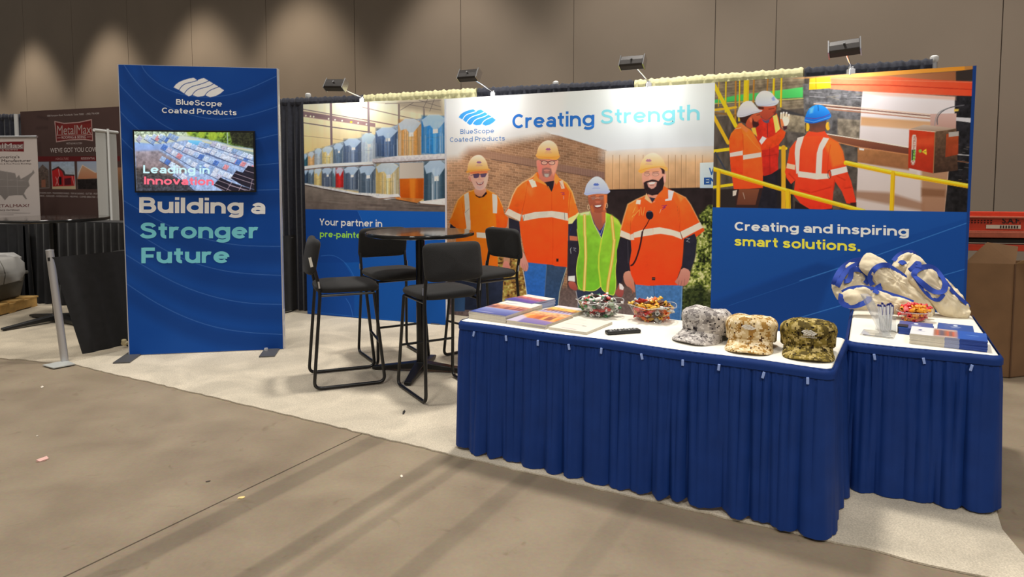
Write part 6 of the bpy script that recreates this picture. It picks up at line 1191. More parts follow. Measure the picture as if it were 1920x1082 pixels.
fill(b1[0], b1[1], TZ, .135, .115, .088, bz, [candy_proto('wrapped_candy', 'white and green wrapped mint candy in the left bowl', W_('white', (232, 226, 220)), W_('green', (70, 140, 90)), g), candy_proto('wrapped_candy', 'clear wrapped candy with red stripe in the left bowl', W_('red', (190, 50, 46)), W_('white', (232, 226, 220)), g), candy_proto('wrapped_candy', 'silvery green wrapped candy in the left bowl', W_('sage', (150, 170, 140)), W_('silver', (200, 200, 196)), g), candy_proto('wrapped_candy', 'dark wrapped chocolate candy in the left bowl', W_('dark', (60, 46, 44)), W_('white', (232, 226, 220)), g)], 88, 5)
b2 = atz(1222, 601, TZ); bowl('candy_bowl', (b2[0], b2[1], TZ), .132, .112, .09, bz + .1, 'clear flared bowl of orange and red candies beside the grey cap')
g = 'candies in the right bowl'
fill(b2[0], b2[1], TZ, .132, .112, .086, bz + .1, [candy_proto('wrapped_candy', 'orange wrapped candy in the bowl beside the grey cap', W_('orange', (236, 110, 30)), W_('orange', (236, 110, 30)), g), candy_proto('wrapped_candy', 'red wrapped candy in the bowl beside the grey cap', W_('red', (190, 50, 46)), W_('red', (190, 50, 46)), g), candy_proto('wrapped_candy', 'silver wrapped candy in the bowl beside the grey cap', W_('silver', (200, 200, 196)), W_('silver', (200, 200, 196)), g), candy_proto('wrapped_candy', 'brown wrapped chocolate in the bowl beside the grey cap', W_('brown', (96, 56, 36)), W_('gold', (226, 176, 60)), g), candy_proto('wrapped_candy', 'yellow wrapped candy in the bowl beside the grey cap', W_('gold', (226, 176, 60)), W_('gold', (226, 176, 60)), g)], 88, 9)
# ================================================================== remote control
a_, b_ = atz(*TT(1275, 500), TZ), atz(*TT(1560, 480), TZ); e = (b_ - a_)[:2]; rl = np.linalg.norm(e); rz = math.atan2(e[1], e[0]); m_ = (a_ + b_) / 2
t = thing('remote_control', (m_[0] - .01 * e[1] / rl, m_[1] + .022, TZ + .001), 'black television remote control lying on the front table', 'remote control', rz=rz)
mb = MB(); mb.box((0, 0, .010), (rl, .046, .019)); mb.build('body', mat('remote_black', (22, 22, 23), .42), t, smooth=False, bevel=.006)
bm_ = mat('button_grey', (120, 120, 122), .5)
for i in range(9):
    for j in range(3):
        if (i * 3 + j) % 7 == 6: continue
        mb = MB(); mb.box((-rl * .40 + i * rl * .092, -.013 + j * .013, .0205), (.010, .007, .003)); o = mb.build('button', bm_ if (i + j) % 3 else mat('button_white', (190, 190, 190), .5), t, smooth=False)
# ================================================================== patrol caps
def camo(name, cols, cell=.0068):
    m = bpy.data.materials.new(name); m.use_nodes = True; nt = m.node_tree; p = nt.nodes['Principled BSDF']; L = nt.links.new
    tc = nd(nt, 'ShaderNodeTexCoord'); sn = nd(nt, 'ShaderNodeVectorMath', operation='SNAP'); sn.inputs[1].default_value = (cell, cell, cell); L(tc.outputs['Object'], sn.inputs[0])
    last = None
    for i, (c, sc, th) in enumerate(cols):
        col = (*lin(c), 1)
        if i == 0: 
            rgb = nd(nt, 'ShaderNodeRGB'); rgb.outputs[0].default_value = col; last = rgb.outputs[0]; continue
        n = nd(nt, 'ShaderNodeTexNoise'); n.inputs['Scale'].default_value = sc; n.inputs['Detail'].default_value = 3; n.inputs['Roughness'].default_value = .7
        ad = nd(nt, 'ShaderNodeVectorMath', operation='ADD'); ad.inputs[1].default_value = (i * 3.1, i * 1.7, i * 5.3); L(sn.outputs[0], ad.inputs[0]); L(ad.outputs[0], n.inputs['Vector'])
        g_ = nd(nt, 'ShaderNodeMath', operation='GREATER_THAN'); g_.inputs[1].default_value = th; L(n.outputs['Fac'], g_.inputs[0])
        mx = nd(nt, 'ShaderNodeMix', data_type='RGBA'); mx.inputs[7].default_value = col; L(g_.outputs[0], mx.inputs[0]); L(last, mx.inputs[6]); last = mx.outputs[2]
    L(last, p.inputs['Base Color']); p.inputs['Roughness'].default_value = .9; p.inputs['Specular IOR Level'].default_value = .15
    n = nd(nt, 'ShaderNodeTexNoise'); n.inputs['Scale'].default_value = 32; n.inputs['Detail'].default_value = 5; L(tc.outputs['Object'], n.inputs['Vector'])
    b = nd(nt, 'ShaderNodeBump'); b.inputs['Strength'].default_value = .45; b.inputs['Distance'].default_value = .012; L(n.outputs['Fac'], b.inputs['Height']); L(b.outputs[0], p.inputs['Normal'])
    return m
def cap(loc, face, label, m, emb, s_=1.0, seed=0, text=False):
    t = thing('patrol_cap', loc, label, 'cap', rz=face)   # local -y is the front
    r = random.Random(seed); ph = [r.random() * 6.28 for _ in range(6)]
    RX, RY = .118 * s_, .128 * s_; n = 64
    def zb(a): return .052 - .046 * (.5 + .5 * math.sin(a)) * 1.0      # a: -90deg is the front; the back sits lower
    def ring(q, zz, a, wr=1.0):
        k = 1 + .010 * wr * math.sin(a * 5 + ph[0]) + .007 * wr * math.sin(a * 9 + ph[1]); return (math.cos(a) * RX * q * k, math.sin(a) * RY * q * k, zz)
    H_ = .166 * s_
    prof = [(.93, -.02), (.985, .04), (.99, .20), (.99, .33), (1.015, .44), (1.03, .55), (1.02, .66), (.975, .77), (.88, .87), (.72, .945), (.50, .985), (.25, 1.0), (.001, 1.005)]
    mb = MB(); vs = []
    for q, v in prof:
        for k in range(n):
            a = 2 * math.pi * k / n; z0 = zb(a); top = H_ - .030 * (.5 + .5 * math.sin(a) * min(1, q)) + .006 * math.sin(a * 3 + ph[2]) * (v > .3) * min(1, q)
            x, y, _ = ring(q, 0, a, v); dent = -.006 * math.exp(-((x - .01) ** 2 + (y - .03) ** 2) / .003) + .008 * math.sin(x * 40 + ph[3]) * math.sin(y * 32 + ph[4]) * (q < .95) if v > .9 else 0
            vs.append((x, y, z0 + (top - z0) * v + dent))
    fs = [(i * n + k, i * n + (k + 1) % n, (i + 1) * n + (k + 1) % n, (i + 1) * n + k) for i in range(len(prof) - 1) for k in range(n)]
    mb.add(vs, fs); mb.build('crown', m, t, angle=70)
    # stitched band round the crown
    mb = MB(); pts = []
    for k in range(n): a = 2 * math.pi * k / n; x, y, _ = ring(.965, 0, a); pts.append((x, y, zb(a) + (H_ - .030 * (.5 + .5 * math.sin(a)) - zb(a)) * .315))
    mb.tube(pts, .0032, 6, closed=True); mb.build('band_seam', m, t)
    # curved visor
    def bill(u, v, e=0.0):
        a = math.radians(-90 + (u - .5) * 146); x0, y0, _ = ring(.91, 0, a); z0 = zb(a) + .006
        wd = (.092 * s_) * (1 - abs(2 * u - 1) ** 3.6) + .004; d = v * wd
        x = x0 + math.cos(a) * d * .35; y = y0 - d * .95; z = z0 - (z0 - .008) * (v ** .9) * (.86 + .14 * abs(2 * u - 1)) - .014 * abs(2 * u - 1) ** 2 * v
        return (x, y, max(.004, z) + e)
    mb = MB(); mb.grid(lambda u, v: bill(u, v, .003), 30, 8); nv = len(mb.v); mb.grid(lambda u, v: bill(u, v, -.003), 30, 8)
    W2 = 31
    edge = [8 * W2 + i for i in range(W2)]; mb.f += [(edge[i], edge[i + 1], edge[i + 1] + nv, edge[i] + nv) for i in range(30)]; mb.m += [0] * 30
    mb.build('visor', m, t, angle=60)
    # embroidered mark on the front of the crown
    def front(px, pz):
        a = math.radians(-90) + px / RX; z0 = zb(a); top = H_ - .030 * (.5 + .5 * math.sin(a)); v = (pz - z0) / (top - z0)
        q = np.interp(v, [p[1] for p in prof], [p[0] for p in prof]); x, y, _ = ring(q, 0, a, v); return (x * 1.022, y * 1.022, pz)
    zc = .052 + (H_ - .052) * .56; k_ = .050 / 340 * s_ * 1.25
    cuts = [[(453, 230)]] ; bands = [[(453, 230), (490, 194), (540, 174), (588, 165), (606, 179), (560, 188), (520, 210), (488, 244)], [(497, 252), (528, 214), (570, 200), (616, 186), (657, 167), (682, 182), (630, 202), (575, 220), (545, 243), (522, 268)], [(532, 275), (555, 246), (590, 226), (640, 212), (692, 190), (716, 203), (680, 222), (622, 236), (592, 256), (574, 279), (556, 290)], [(584, 283), (602, 260), (632, 244), (686, 230), (726, 209), (751, 224), (706, 240), (676, 260), (660, 284), (616, 293)], [(670, 284), (684, 265), (714, 248), (760, 229), (793, 250), (768, 272), (700, 297)]]
    mb = MB()
    for bnd in bands:
        vs = [front((x - 623) * k_, zc - (y - 231) * k_ * 1.02) for x, y in bnd]; c = tuple(np.mean(np.array(vs), 0) * np.array([1.004, 1.004, 1])); mb.add([c] + vs, [(0, i + 1, (i + 1) % len(vs) + 1) for i in range(len(vs))])
    if text:
        for s_i, zz, wd in (('BlueScope', zc - .0165, .046), ('Coated Products', zc - .0255, .066)):
            v, tr, cp = glyphs(s_i, .02); sc = wd / v[:, 0].max(); vs = [front(p[0] * sc - wd / 2, zz + p[1] * sc * .95) for p in v]; mb.add(vs, [tuple(x) for x in tr])
    mb.build('embroidered_mark', emb, t, fix=False)
    return t
fd = math.atan2(2.874 - 3.869, 1.383 + .298)
cp1 = atz(1326, 633, TZ); cp2 = atz(1408, 648, TZ); cp3 = atz(1514, 659, TZ)
cap((cp1[0], cp1[1], TZ + .001), fd - .30, 'grey digital camouflage patrol cap, left of the three caps', camo('grey_digital_camouflage', [((178, 171, 166), 0, 0), ((128, 122, 120), 26, .53), ((212, 206, 200), 30, .57), ((44, 40, 44), 46, .615)]), mat('grey_thread', (190, 186, 184), .8), 1.03, 1)
cap((cp2[0], cp2[1], TZ + .001), fd + .10, 'tan desert camouflage patrol cap, middle one of the three caps', camo('desert_digital_camouflage', [((210, 186, 140), 0, 0), ((166, 126, 66), 26, .53), ((236, 218, 184), 30, .56), ((76, 48, 30), 44, .635)]), mat('white_thread', (232, 228, 220), .7), 1.0, 2)
cap((cp3[0], cp3[1], TZ + .001), fd + .16, 'green woodland camouflage patrol cap at the table corner, with white embroidered mark', camo('woodland_digital_camouflage', [((136, 118, 56), 0, 0), ((84, 72, 36), 26, .51), ((182, 162, 104), 30, .56), ((30, 22, 16), 42, .60)]), mat('white_thread', (232, 228, 220), .7), 1.03, 3, text=True)
# ================================================================== canvas tote bags piled on the right hand table
canvas = mat('natural_canvas', (222, 208, 178), .85, noise=.08, nscale=12, bump=.5, bscale=14, detail=8)
strap_m = mat('royal_blue_webbing', (28, 66, 168), .7, noise=.12, nscale=40)
def bag(name, label, outline, O, N, thick, straps, seed, trims=()):
    """pillow-shaped folded bag: an outline on its own leaning plane, filled out to a real thickness"""
    N = np.array(N, float); N /= np.linalg.norm(N); O = np.array(O, float)
    ol = chaikin(outline, 1); ol = [((a[0] * (3 - k) + b[0] * k) / 3, (a[1] * (3 - k) + b[1] * k) / 3) for a, b in zip(ol, ol[1:] + ol[:1]) for k in range(3)]
    P = [onplane(*Z5(x, y), O, N) for x, y in ol]
    P = np.array(P); c = P.mean(0); n = len(P)
    t = thing(name, tuple(c), label, 'bag', 'tote bags piled on the right hand table')
    rs = np.random.RandomState(seed); ph = rs.rand(6) * 6.28
    U = np.cross([0, 0, 1.0], N); U /= np.linalg.norm(U); V = np.cross(N, U)
    dirs = [(math.cos(t_), math.sin(t_), k_, a_, rs.rand() * 6.28) for t_, k_, a_ in [(rs.rand() * 3.14, 22 + rs.rand() * 14, .015) for _ in range(3)] + [(rs.rand() * 3.14, 48 + rs.rand() * 30, .008) for _ in range(4)] + [(rs.rand() * 3.14, 110 + rs.rand() * 50, .0035) for _ in range(4)]]
    def wr(p):
        a = (p - c) @ U; b = (p - c) @ V; h = 0
        for cx_, sx_, k_, am_, p_ in dirs: q_ = (a * cx_ + b * sx_) * k_ + p_ + 1.3 * math.sin((a * sx_ - b * cx_) * k_ * .45 + p_ * 2); h += am_ * (abs(math.sin(q_)) - .6) * (.35 + .65 * math.sin((a * sx_ - b * cx_) * 9 + p_) ** 2)
        return h
    qs = [1.0, .99, .97, .94, .90, .85, .79, .72, .65, .57, .49, .41, .33, .24, .14]
    vs = []; fs = []
    for side in (1, -1):
        base = len(vs)
        for q in qs:
            h = thick * (1 - q ** 4) ** .6 if q < 1 else 0
            for p in P:
                z = c + (p - c) * q; vs.append(z + N * side * (h * (.62 if side > 0 else .38) + (wr(z) if side > 0 and q < .95 else 0)))
        vs.append(c + N * side * thick * (.62 if side > 0 else .38))
        for i in range(len(qs) - 1):
            for k in range(n): fs.append((base + i * n + k, base + i * n + (k + 1) % n, base + (i + 1) * n + (k + 1) % n, base + (i + 1) * n + k))
        e = base + (len(qs) - 1) * n; fs += [(e + k, e + (k + 1) % n, base + len(qs) * n) for k in range(n)]
    mb = MB(); mb.add(vs, fs); bmo = mb.build('body', canvas, t, world=True, angle=60)
    me = bmo.data; bm = bmesh.new(); bm.from_mesh(me); bmesh.ops.remove_doubles(bm, verts=bm.verts, dist=.0004); bmesh.ops.recalc_face_normals(bm, faces=bm.faces); bm.to_mesh(me); bm.free()
    from mathutils.bvhtree import BVHTree
    bv = BVHTree.FromPolygons([Vector(v) for v in vs], fs)
    def drop(p, lift):
        h = bv.ray_cast(Vector(p + N * .4), Vector(-N)); q = np.array(h[0]) if h[0] is not None else p
        return q + N * lift
    for nm, sl, wd in [('handle', s_, .031) for s_ in straps] + [('blue_trim', s_, .021) for s_ in trims]:
        L = [drop(onplane(*Z5(x, y), O, N), .006 if nm == 'blue_trim' else .013) for x, y in chaikin(sl, 2, False)]
        for _ in range(4): L = [L[0]] + [(L[i - 1] + 2 * L[i] + L[i + 1]) / 4 for i in range(1, len(L) - 1)] + [L[-1]]
        mb = MB(); vv = []; ff = []
        for i, p in enumerate(L):
            d = L[min(i + 1, len(L) - 1)] - L[max(i - 1, 0)]; d = d / (np.linalg.norm(d) + 1e-9); s_ = np.cross(d, N); s_ /= np.linalg.norm(s_) + 1e-9
            tw = .35 * math.sin(i * .45 + ph[4]) if nm == 'handle' else 0; s2_ = s_ * math.cos(tw) + N * math.sin(tw)
            u_ = np.cross(s2_, d) * .0013; vv += [p - s2_ * wd / 2 - u_, p + s2_ * wd / 2 - u_, p + s2_ * wd / 2 + u_, p - s2_ * wd / 2 + u_]
        ff = [(4 * i + a_, 4 * i + (a_ + 1) % 4, 4 * i + 4 + (a_ + 1) % 4, 4 * i + 4 + a_) for i in range(len(L) - 1) for a_ in range(4)] + [(3, 2, 1, 0), tuple(4 * len(L) - 4 + a_ for a_ in range(4))]
        mb.add(vv, ff); mb.build(nm, strap_m, t, world=True, angle=50)
    return t
NB = (-.18, -.88, .42)
bag('tote_bag', 'canvas tote bag with blue straps, far left in the bag pile, beneath the others', [(75, 400), (92, 330), (150, 255), (230, 205), (330, 190), (400, 215), (440, 290), (470, 400), (420, 470), (300, 470), (200, 500), (130, 520), (95, 460)], (2.05, 4.20, .80), NB, .07, [[(85, 400), (110, 320), (180, 235), (300, 198), (380, 200)], [(110, 420), (160, 310), (250, 250), (330, 235)], [(160, 380), (200, 385), (215, 330), (205, 285), (330, 300), (350, 380), (320, 400)]], 3)
bag('tote_bag', 'canvas tote bag at the top rear right of the pile, blue handle folded over', [(545, 250), (575, 190), (630, 150), (690, 135), (740, 175), (790, 260), (770, 350), (690, 400), (600, 380), (550, 310)], (2.35, 4.22, .80), NB, .07, [[(560, 210), (600, 160), (660, 140), (735, 172)], [(585, 255), (605, 232), (620, 260)]], 6)
bag('tote_bag', 'canvas tote bag in the middle of the pile, sloping down to the table', [(285, 250), (320, 170), (362, 135), (420, 165), (490, 208), (580, 280), (680, 370), (780, 465), (870, 545), (892, 600), (870, 642), (790, 640), (680, 560), (560, 490), (450, 420), (395, 345), (330, 300)], (2.28, 4.07, .80), NB, .095, [[(395, 400), (370, 360), (370, 310), (410, 272), (470, 262), (515, 272)], [(405, 480), (430, 440), (455, 415), (440, 395)]], 11, [[(500, 265), (580, 305), (660, 365), (740, 420), (800, 480), (880, 555)]])
bag('tote_bag', 'canvas tote bag at the right of the pile with a big hanging blue handle', [(640, 330), (680, 230), (712, 140), (760, 185), (850, 262), (950, 330), (1050, 425), (1130, 530), (1160, 610), (1150, 662), (1100, 668), (1000, 648), (920, 620), (880, 560), (800, 500), (720, 430)], (2.45, 4.0, .80), NB, .095, [[(700, 350), (690, 320), (740, 280), (820, 265), (890, 310), (925, 390), (925, 470), (880, 485), (800, 440), (730, 390), (700, 345)], [(668, 300), (700, 275), (735, 225), (730, 280)]], 17, [[(930, 395), (980, 460), (1040, 510), (1145, 575)], [(700, 345), (740, 420), (820, 500), (890, 545), (915, 490)]])
bag('tote_bag', 'canvas tote bag lying lowest at the front left of the pile, behind the pen cup', [(135, 520), (150, 455), (210, 415), (320, 408), (440, 445), (580, 480), (700, 530), (820, 590), (880, 625), (850, 648), (720, 645), (580, 620), (430, 590), (300, 585), (190, 575)], (2.18, 3.97, .80), NB, .09, [[(150, 470), (140, 530), (190, 570), (290, 572), (350, 530), (345, 505)], [(395, 480), (420, 440), (440, 405), (455, 440)]], 23, [[(160, 450), (230, 415), (340, 425), (450, 455), (580, 485), (700, 540)]])
# ================================================================== pen cup, sign holder, candy bag
q = atz(*Z5(500, 752), TZ)
t = thing('pen_cup', (q[0], q[1], TZ + .001), 'clear acrylic cup holding white pens on the right hand table', 'pen cup', rz=.1)
mb = MB(); s_ = .034; h = .085
for sx, sy, dx, dy in ((-1, 0, .003, s_ * 2), (1, 0, .003, s_ * 2), (0, -1, s_ * 2, .003), (0, 1, s_ * 2, .003)): mb.box((sx * s_, sy * s_, h / 2), (dx, dy, h))
mb.box((0, 0, .002), (s_ * 2, s_ * 2, .004)); mb.build('acrylic_cup', clear, t, smooth=False)
r = random.Random(4)
for k in range(8):
    lab = 'white pen with blue tip standing in the clear acrylic cup'
    x0, y0 = q[0] + (k % 4 - 1.5) * .013, q[1] + (k // 4 - .5) * .02
    p = thing('pen', (x0, y0, TZ + .006), lab, 'pen', 'pens in the acrylic cup'); d = Vector(((k % 4 - 1.5) * .010 - .006 + r.uniform(-.004, .004), r.uniform(-.01, .01), .140 + r.uniform(-.006, .006)))
    mb = MB(); mb.tube([(0, 0, .0), tuple(d * .93)], .0045, 8); mb.build('barrel', mat('white_pen_barrel', (232, 232, 234), .35), p); mb = MB(); mb.tube([tuple(d * .93), tuple(d)], .0052, 8); mb.tube([tuple(d * .6 + Vector((.006, -.003, 0))), tuple(d * .97 + Vector((.006, -.003, 0)))], .0015, 6); mb.build('cap', mat('blue_pen_cap', (24, 40, 130), .35), p)
q = atz(*Z5(450, 800), TZ); t = thing('sign_holder', (q[0], q[1], TZ + .001), 'clear acrylic sign holder with slanted plate on the right hand table', 'sign holder', rz=r_ - .02)
mb = MB(); mb.box((-.01, .07, .0015), (.155, .16, .003)); mb.build('foot', mat_clear('clear_acrylic_foot', (.97, .975, .98), .03), t, smooth=False)
mb = MB()
pa, pb = [onplane(*Z5(x, y), q + np.array([0, .02, 0]), np.array([-.1, -.93, .35])) for x, y in ((332, 482), (392, 482))]; pc, pd = [onplane(*Z5(x, y), q + np.array([0, .02, 0]), np.array([-.1, -.93, .35])) for x, y in ((548, 800), (488, 800))]
mb.prism([tuple(x) for x in (pd, pc, pb, pa)], (.01, .06, .004)); mb.build('slanted_plate', mat_clear('clear_acrylic_plate', (.93, .94, .95), .12, milky=.18, mcol=(.9, .9, .92)), t, world=True, smooth=False)
mb = MB(); v, tr, cp = glyphs('PLEASE TAKE ONE OR TWO', .0); 
mb = MB(); mb.box((-.005, -.006, .0045), (.135, .008, .002)); mb.build('edge_strip', mat('grey_print', (110, 110, 108), .6), t, smooth=False)
q = atz(*Z5(662, 655), TZ); b3 = q
bowl('candy_bowl', (q[0], q[1] - .075, TZ), .085, .072, .058, .2, 'small clear bowl of red candies on the right hand table, before the bags', .3)
g = 'candies on the right hand table'
fill(q[0], q[1] - .075, TZ, .085, .072, .064, .2, [candy_proto('wrapped_candy', 'red wrapped candy in the small bowl before the bags', W_('bright_red', (220, 50, 56)), W_('bright_red', (220, 50, 56)), g), candy_proto('wrapped_candy', 'pink wrapped candy in the small bowl before the bags', W_('pink', (232, 110, 110)), W_('bright_red', (220, 50, 56)), g), candy_proto('wrapped_candy', 'orange wrapped candy in the small bowl before the bags', W_('amber', (250, 160, 40)), W_('amber', (250, 160, 40)), g)], 36, 3)
# ================================================================== right hand background: red lift, cardboard box
card = mat('brown_cardboard', (124, 92, 62), .85, noise=.10, nscale=5, bump=.06, bscale=60)
tape = mat('cardboard_dark_edge', (96, 68, 46), .85)
t = thing('cardboard_box', (3.86, 5.26, .001), 'big brown cardboard box with open flaps behind the right hand table', 'box')
def qb(x, y, z): return (x, y, z)
BH = .895
c0 = np.array([3.875, 5.262]); cl = np.array([3.53, 5.33]); cr = np.array([4.75, 5.52]); cb = cl + (cr - c0)
mb = MB()
def wall(a, b, z0=.004, z1=BH, th=.006):
    d = (b - a) / np.linalg.norm(b - a); n_ = np.array([-d[1], d[0]]) * th; mb.prism([(*a, z0), (*b, z0), (*b, z1), (*a, z1)], (n_[0], n_[1], 0))
for a, b in ((cl, c0), (c0, cr), (cr, cb), (cb, cl)): wall(a, b)
mb.prism([(*cl, .004), (*c0, .004), (*cr, .004), (*cb, .004)], (0, 0, .006)); mb.build('carton', card, t, world=True, smooth=False)
mb = MB(); mb.tube([(*(c0 + np.array([-.001, -.004])), .01), (*(c0 + np.array([-.001, -.004])), BH)], .006, 6); mb.build('corner_crease', tape, t, world=True)
fl = [((cl, c0), 1.055, (.06, .05), .10), ((c0, cr), 1.03, (.10, -.10), .12)]
for i, ((a, b), zz, off, ins) in enumerate(fl):
    d = b - a; mb = MB(); ins_ = .12 if i == 0 else .1
    mb.prism([(*a, BH), (*b, BH), *( [(*(b - d * .02 + np.array(off)), zz - .03)] ), (*(a + d * ins_ * 3 * (1 if i == 0 else .4) + np.array(off)), zz)], (0.004, .006, 0)); mb.build('flap', card if i == 0 else mat('pale_cardboard', (168, 136, 98), .85), t, world=True, smooth=False)
red = mat('red_orange_paint', (206, 62, 34), .5, noise=.10, nscale=14); redd = mat('faded_red_paint', (170, 84, 60), .6, noise=.15, nscale=20)
lo = np.array([4.35, 6.65]); le = np.array([.985, -.17]); le /= np.linalg.norm(le); ln = np.array([le[1], -le[0]]); LL_ = 2.4
t = thing('scissor_lift', (lo[0] + 1.2, lo[1], 0), 'red scissor lift platform behind the cardboard box at the right edge', 'lift', rz=math.atan2(le[1], le[0]))
def lp(s_, d, z): p = lo + le * s_ - ln * d; return (p[0], p[1], z)
def beam(z0, z1, d0, d1, m, nm, s0=0, s1=LL_):
    mb = MB(); f = [lp(s0, d0, z0), lp(s1, d0, z0), lp(s1, d0, z1), lp(s0, d0, z1)]; mb.prism(f, tuple(np.array(lp(0, d1, 0)) - np.array(lp(0, d0, 0)))); return mb.build(nm, m, t, world=True, smooth=False, bevel=.006)
zt = lambda y: EYE - (y - HOR) * 6.65 / FPX
beam(zt(432), zt(405), 0, .06, red, 'toe_board'); beam(zt(445), zt(434), -.02, .9, redd, 'platform_rail'); beam(zt(455), zt(447), .03, .85, black_metal, 'deck'); beam(zt(470), zt(458), .0, .10, red, 'lower_rail'); beam(zt(409), zt(405), -.02, .03, redd, 'top_lip'); beam(zt(430), zt(404), .80, .86, red, 'toe_board')
for k in range(4):
    a, b = (.15, LL_ - .15) if k % 2 else (LL_ - .15, .15); z0 = .30 + (k // 2) * .18; mb = MB(); mb.tube([lp(a, .25 + .02 * k, z0), lp(b, .25 + .02 * k, z0 + .18)], .035, 8); mb.build('scissor_arm', redd, t, world=True)
beam(.10, .32, .02, .85, red, 'chassis')
for s_ in (.3, LL_ - .3):
    for d in (.0, .80): 
        mb = MB(); c = lp(s_, d, .15); mb.tube([c, lp(s_, d + .10, .15)], .15, 20); mb.build('wheel', mat('black_tyre', (28, 28, 28), .8), t, world=True)
mb = MB()
for i in range(9):
    for j in range(2): c = lp(.04 + i * .028, -.003, zt(413 + j * 4)); mb.box(c, (.014, .004, .010))
mb.build('perforation', mat('dark_hole', (30, 16, 14), .8), t, world=True, smooth=False)
mb = MB(); 
mb.prism([lp(.22, -.003, zt(428)), lp(.52, -.003, zt(428)), lp(.52, -.003, zt(421)), lp(.22, -.003, zt(421))], (0, -.003, 0)); mb.build('label_plate', mat('label_cream', (214, 196, 176), .6), t, world=True, smooth=False)
mb = MB(); v, tr, cp = glyphs('S.A.F.', .02); sc = .16 / v[:, 0].max(); mb.add([lp(.36 + p[0] * sc, -.004, zt(418) + p[1] * sc) for p in v], [tuple(x) for x in tr])
for k in range(7): mb.prism([lp(.34 + k * .024, -.008, zt(427)), lp(.34 + k * .024 + .012, -.008, zt(427)), lp(.34 + k * .024 + .012, -.008, zt(422)), lp(.34 + k * .024, -.008, zt(422))], (0, -.001, 0))
mb.build('label_print', mat('black_print', (40, 24, 22), .6), t, world=True, smooth=False, fix=False)
mb = MB(); mb.prism([lp(.82, -.003, zt(424)), lp(.86, -.003, zt(421)), lp(.95, -.003, zt(421)), lp(.99, -.003, zt(424)), lp(.95, -.003, zt(427)), lp(.86, -.003, zt(427))], (0, -.003, 0)); mb.build('maker_badge', mat('grey_badge', (150, 120, 110), .5), t, world=True, smooth=False)
mb = MB(); mb.prism([lp(.66, -.024, zt(444)), lp(1.3, -.024, zt(444)), lp(1.3, -.024, zt(437)), lp(.66, -.024, zt(437))], (0, -.003, 0)); mb.build('warning_label', mat('label_cream', (214, 196, 176), .6), t, world=True, smooth=False)
# ================================================================== neighbouring booth on the left
def q3(x, y, Y): return aty(x, y, Y)
A = q3(38, 210, 9.95); Bq = q3(228, 199, 9.2); U = np.array([Bq[0] - A[0], Bq[1] - A[1], 0]); U /= np.linalg.norm(U); Nq = np.array([U[1], -U[0], 0]); ZT = (A[2] + Bq[2]) / 2
WD = 2.75; O = np.array([A[0], A[1], 0])
t = thing('backdrop_panel', tuple(O + U * WD / 2), 'brown printed backdrop of the neighbouring booth with a red barn picture', 'backdrop', rz=math.atan2(U[1], U[0]))
mb = MB(); mb.prism([tuple(O + ZZ * .02), tuple(O + U * WD + ZZ * .02), tuple(O + U * WD + ZZ * ZT), tuple(O + ZZ * ZT)], -Nq * .05); mb.build('frame', mat('brown_fabric', (84, 66, 62), .7), t, world=True, smooth=False)
X_ = Print(O + ZZ * .02, U, ZZ, WD, ZT - .02, 400, 330)
G = F(70, 190, 5.155); BRN = (86, 66, 62)
X_.fn(lambda X, Y, C: np.array(BRN) * (.95 + .1 * fbm(X * .03, Y * .03, 3))[..., None]); 
for l in ([(10, 150), (100, 170)], [(0, 260), (90, 255)], [(20, 400), (25, 520)], [(40, 900), (50, 1080)]): X_.line(G(l), 5, (66, 50, 48), soft=5, a=.5)
X_.poly(G([(165, 190), (260, 210), (400, 200), (527, 172), (530, 260), (540, 384), (450, 372), (300, 378), (182, 396), (176, 300)]), (206, 170, 164)); X_.poly(G([(174, 200), (260, 218), (400, 208), (520, 182), (524, 260), (532, 374), (450, 363), (300, 370), (188, 386), (183, 300)]), (112, 38, 38))
X_.poly(G([(186, 224), (520, 215), (524, 320), (190, 328)]), (128, 44, 42)); X_.line(G([(190, 328), (526, 322)]), .9, (206, 180, 172))
g_ = lambda x, y: G([(x, y)])[0]
X_.text('MetalMax', g_(192, 322), g_(520, 312), g_(192, 236), (176, 156, 150), 0); X_.text('ROOFING & SIDING', g_(236, 362), g_(470, 356), g_(236, 338), (222, 200, 196), 0); X_.line(G([(196, 354), (224, 353)]), .9, (200, 180, 176)); X_.line(G([(482, 344), (520, 342)]), .9, (200, 180, 176))
X_.text('METALMAX.COM', g_(282, 416), g_(432, 414), g_(282, 400), (196, 184, 180), 0); X_.text("WE'VE GOT YOU COVERED", g_(126, 496), g_(660, 484), g_(126, 454), (212, 200, 196), 0)
X_.text('1000 Kempton Road, Tomahawk, Texas 75000  -  (903) 796-4300', g_(96, 148), g_(598, 124), g_(96, 132), (196, 186, 182), 0)
X_.poly(G([(-40, 532), (800, 530), (800, 578), (-40, 582)]), (106, 34, 36), soft=1.0); X_.text('AGRICULTURE', g_(176, 566), g_(302, 564), g_(176, 546), (190, 130, 126), 0); X_.text('RESIDENTIAL', g_(424, 563), g_(560, 561), g_(424, 543), (206, 180, 176), 0)
X_.poly(G([(-60, 586), (112, 584), (120, 842), (-60, 850)]), (150, 160, 176), (120, 108, 104)); X_.poly(G([(8, 660), (50, 610), (110, 665), (112, 830), (8, 836)]), (110, 96, 90), (90, 74, 66), n=.3, ns=.5); X_.poly(G([(40, 760), (80, 755), (82, 830), (40, 832)]), (150, 100, 80)); 
X_.poly(G([(134, 584), (358, 582), (372, 850), (146, 846)]), (170, 190, 214), (206, 204, 196), n=.12, ns=.3); X_.poly(G([(144, 820), (370, 818), (372, 850), (146, 848)]), (206, 186, 150))
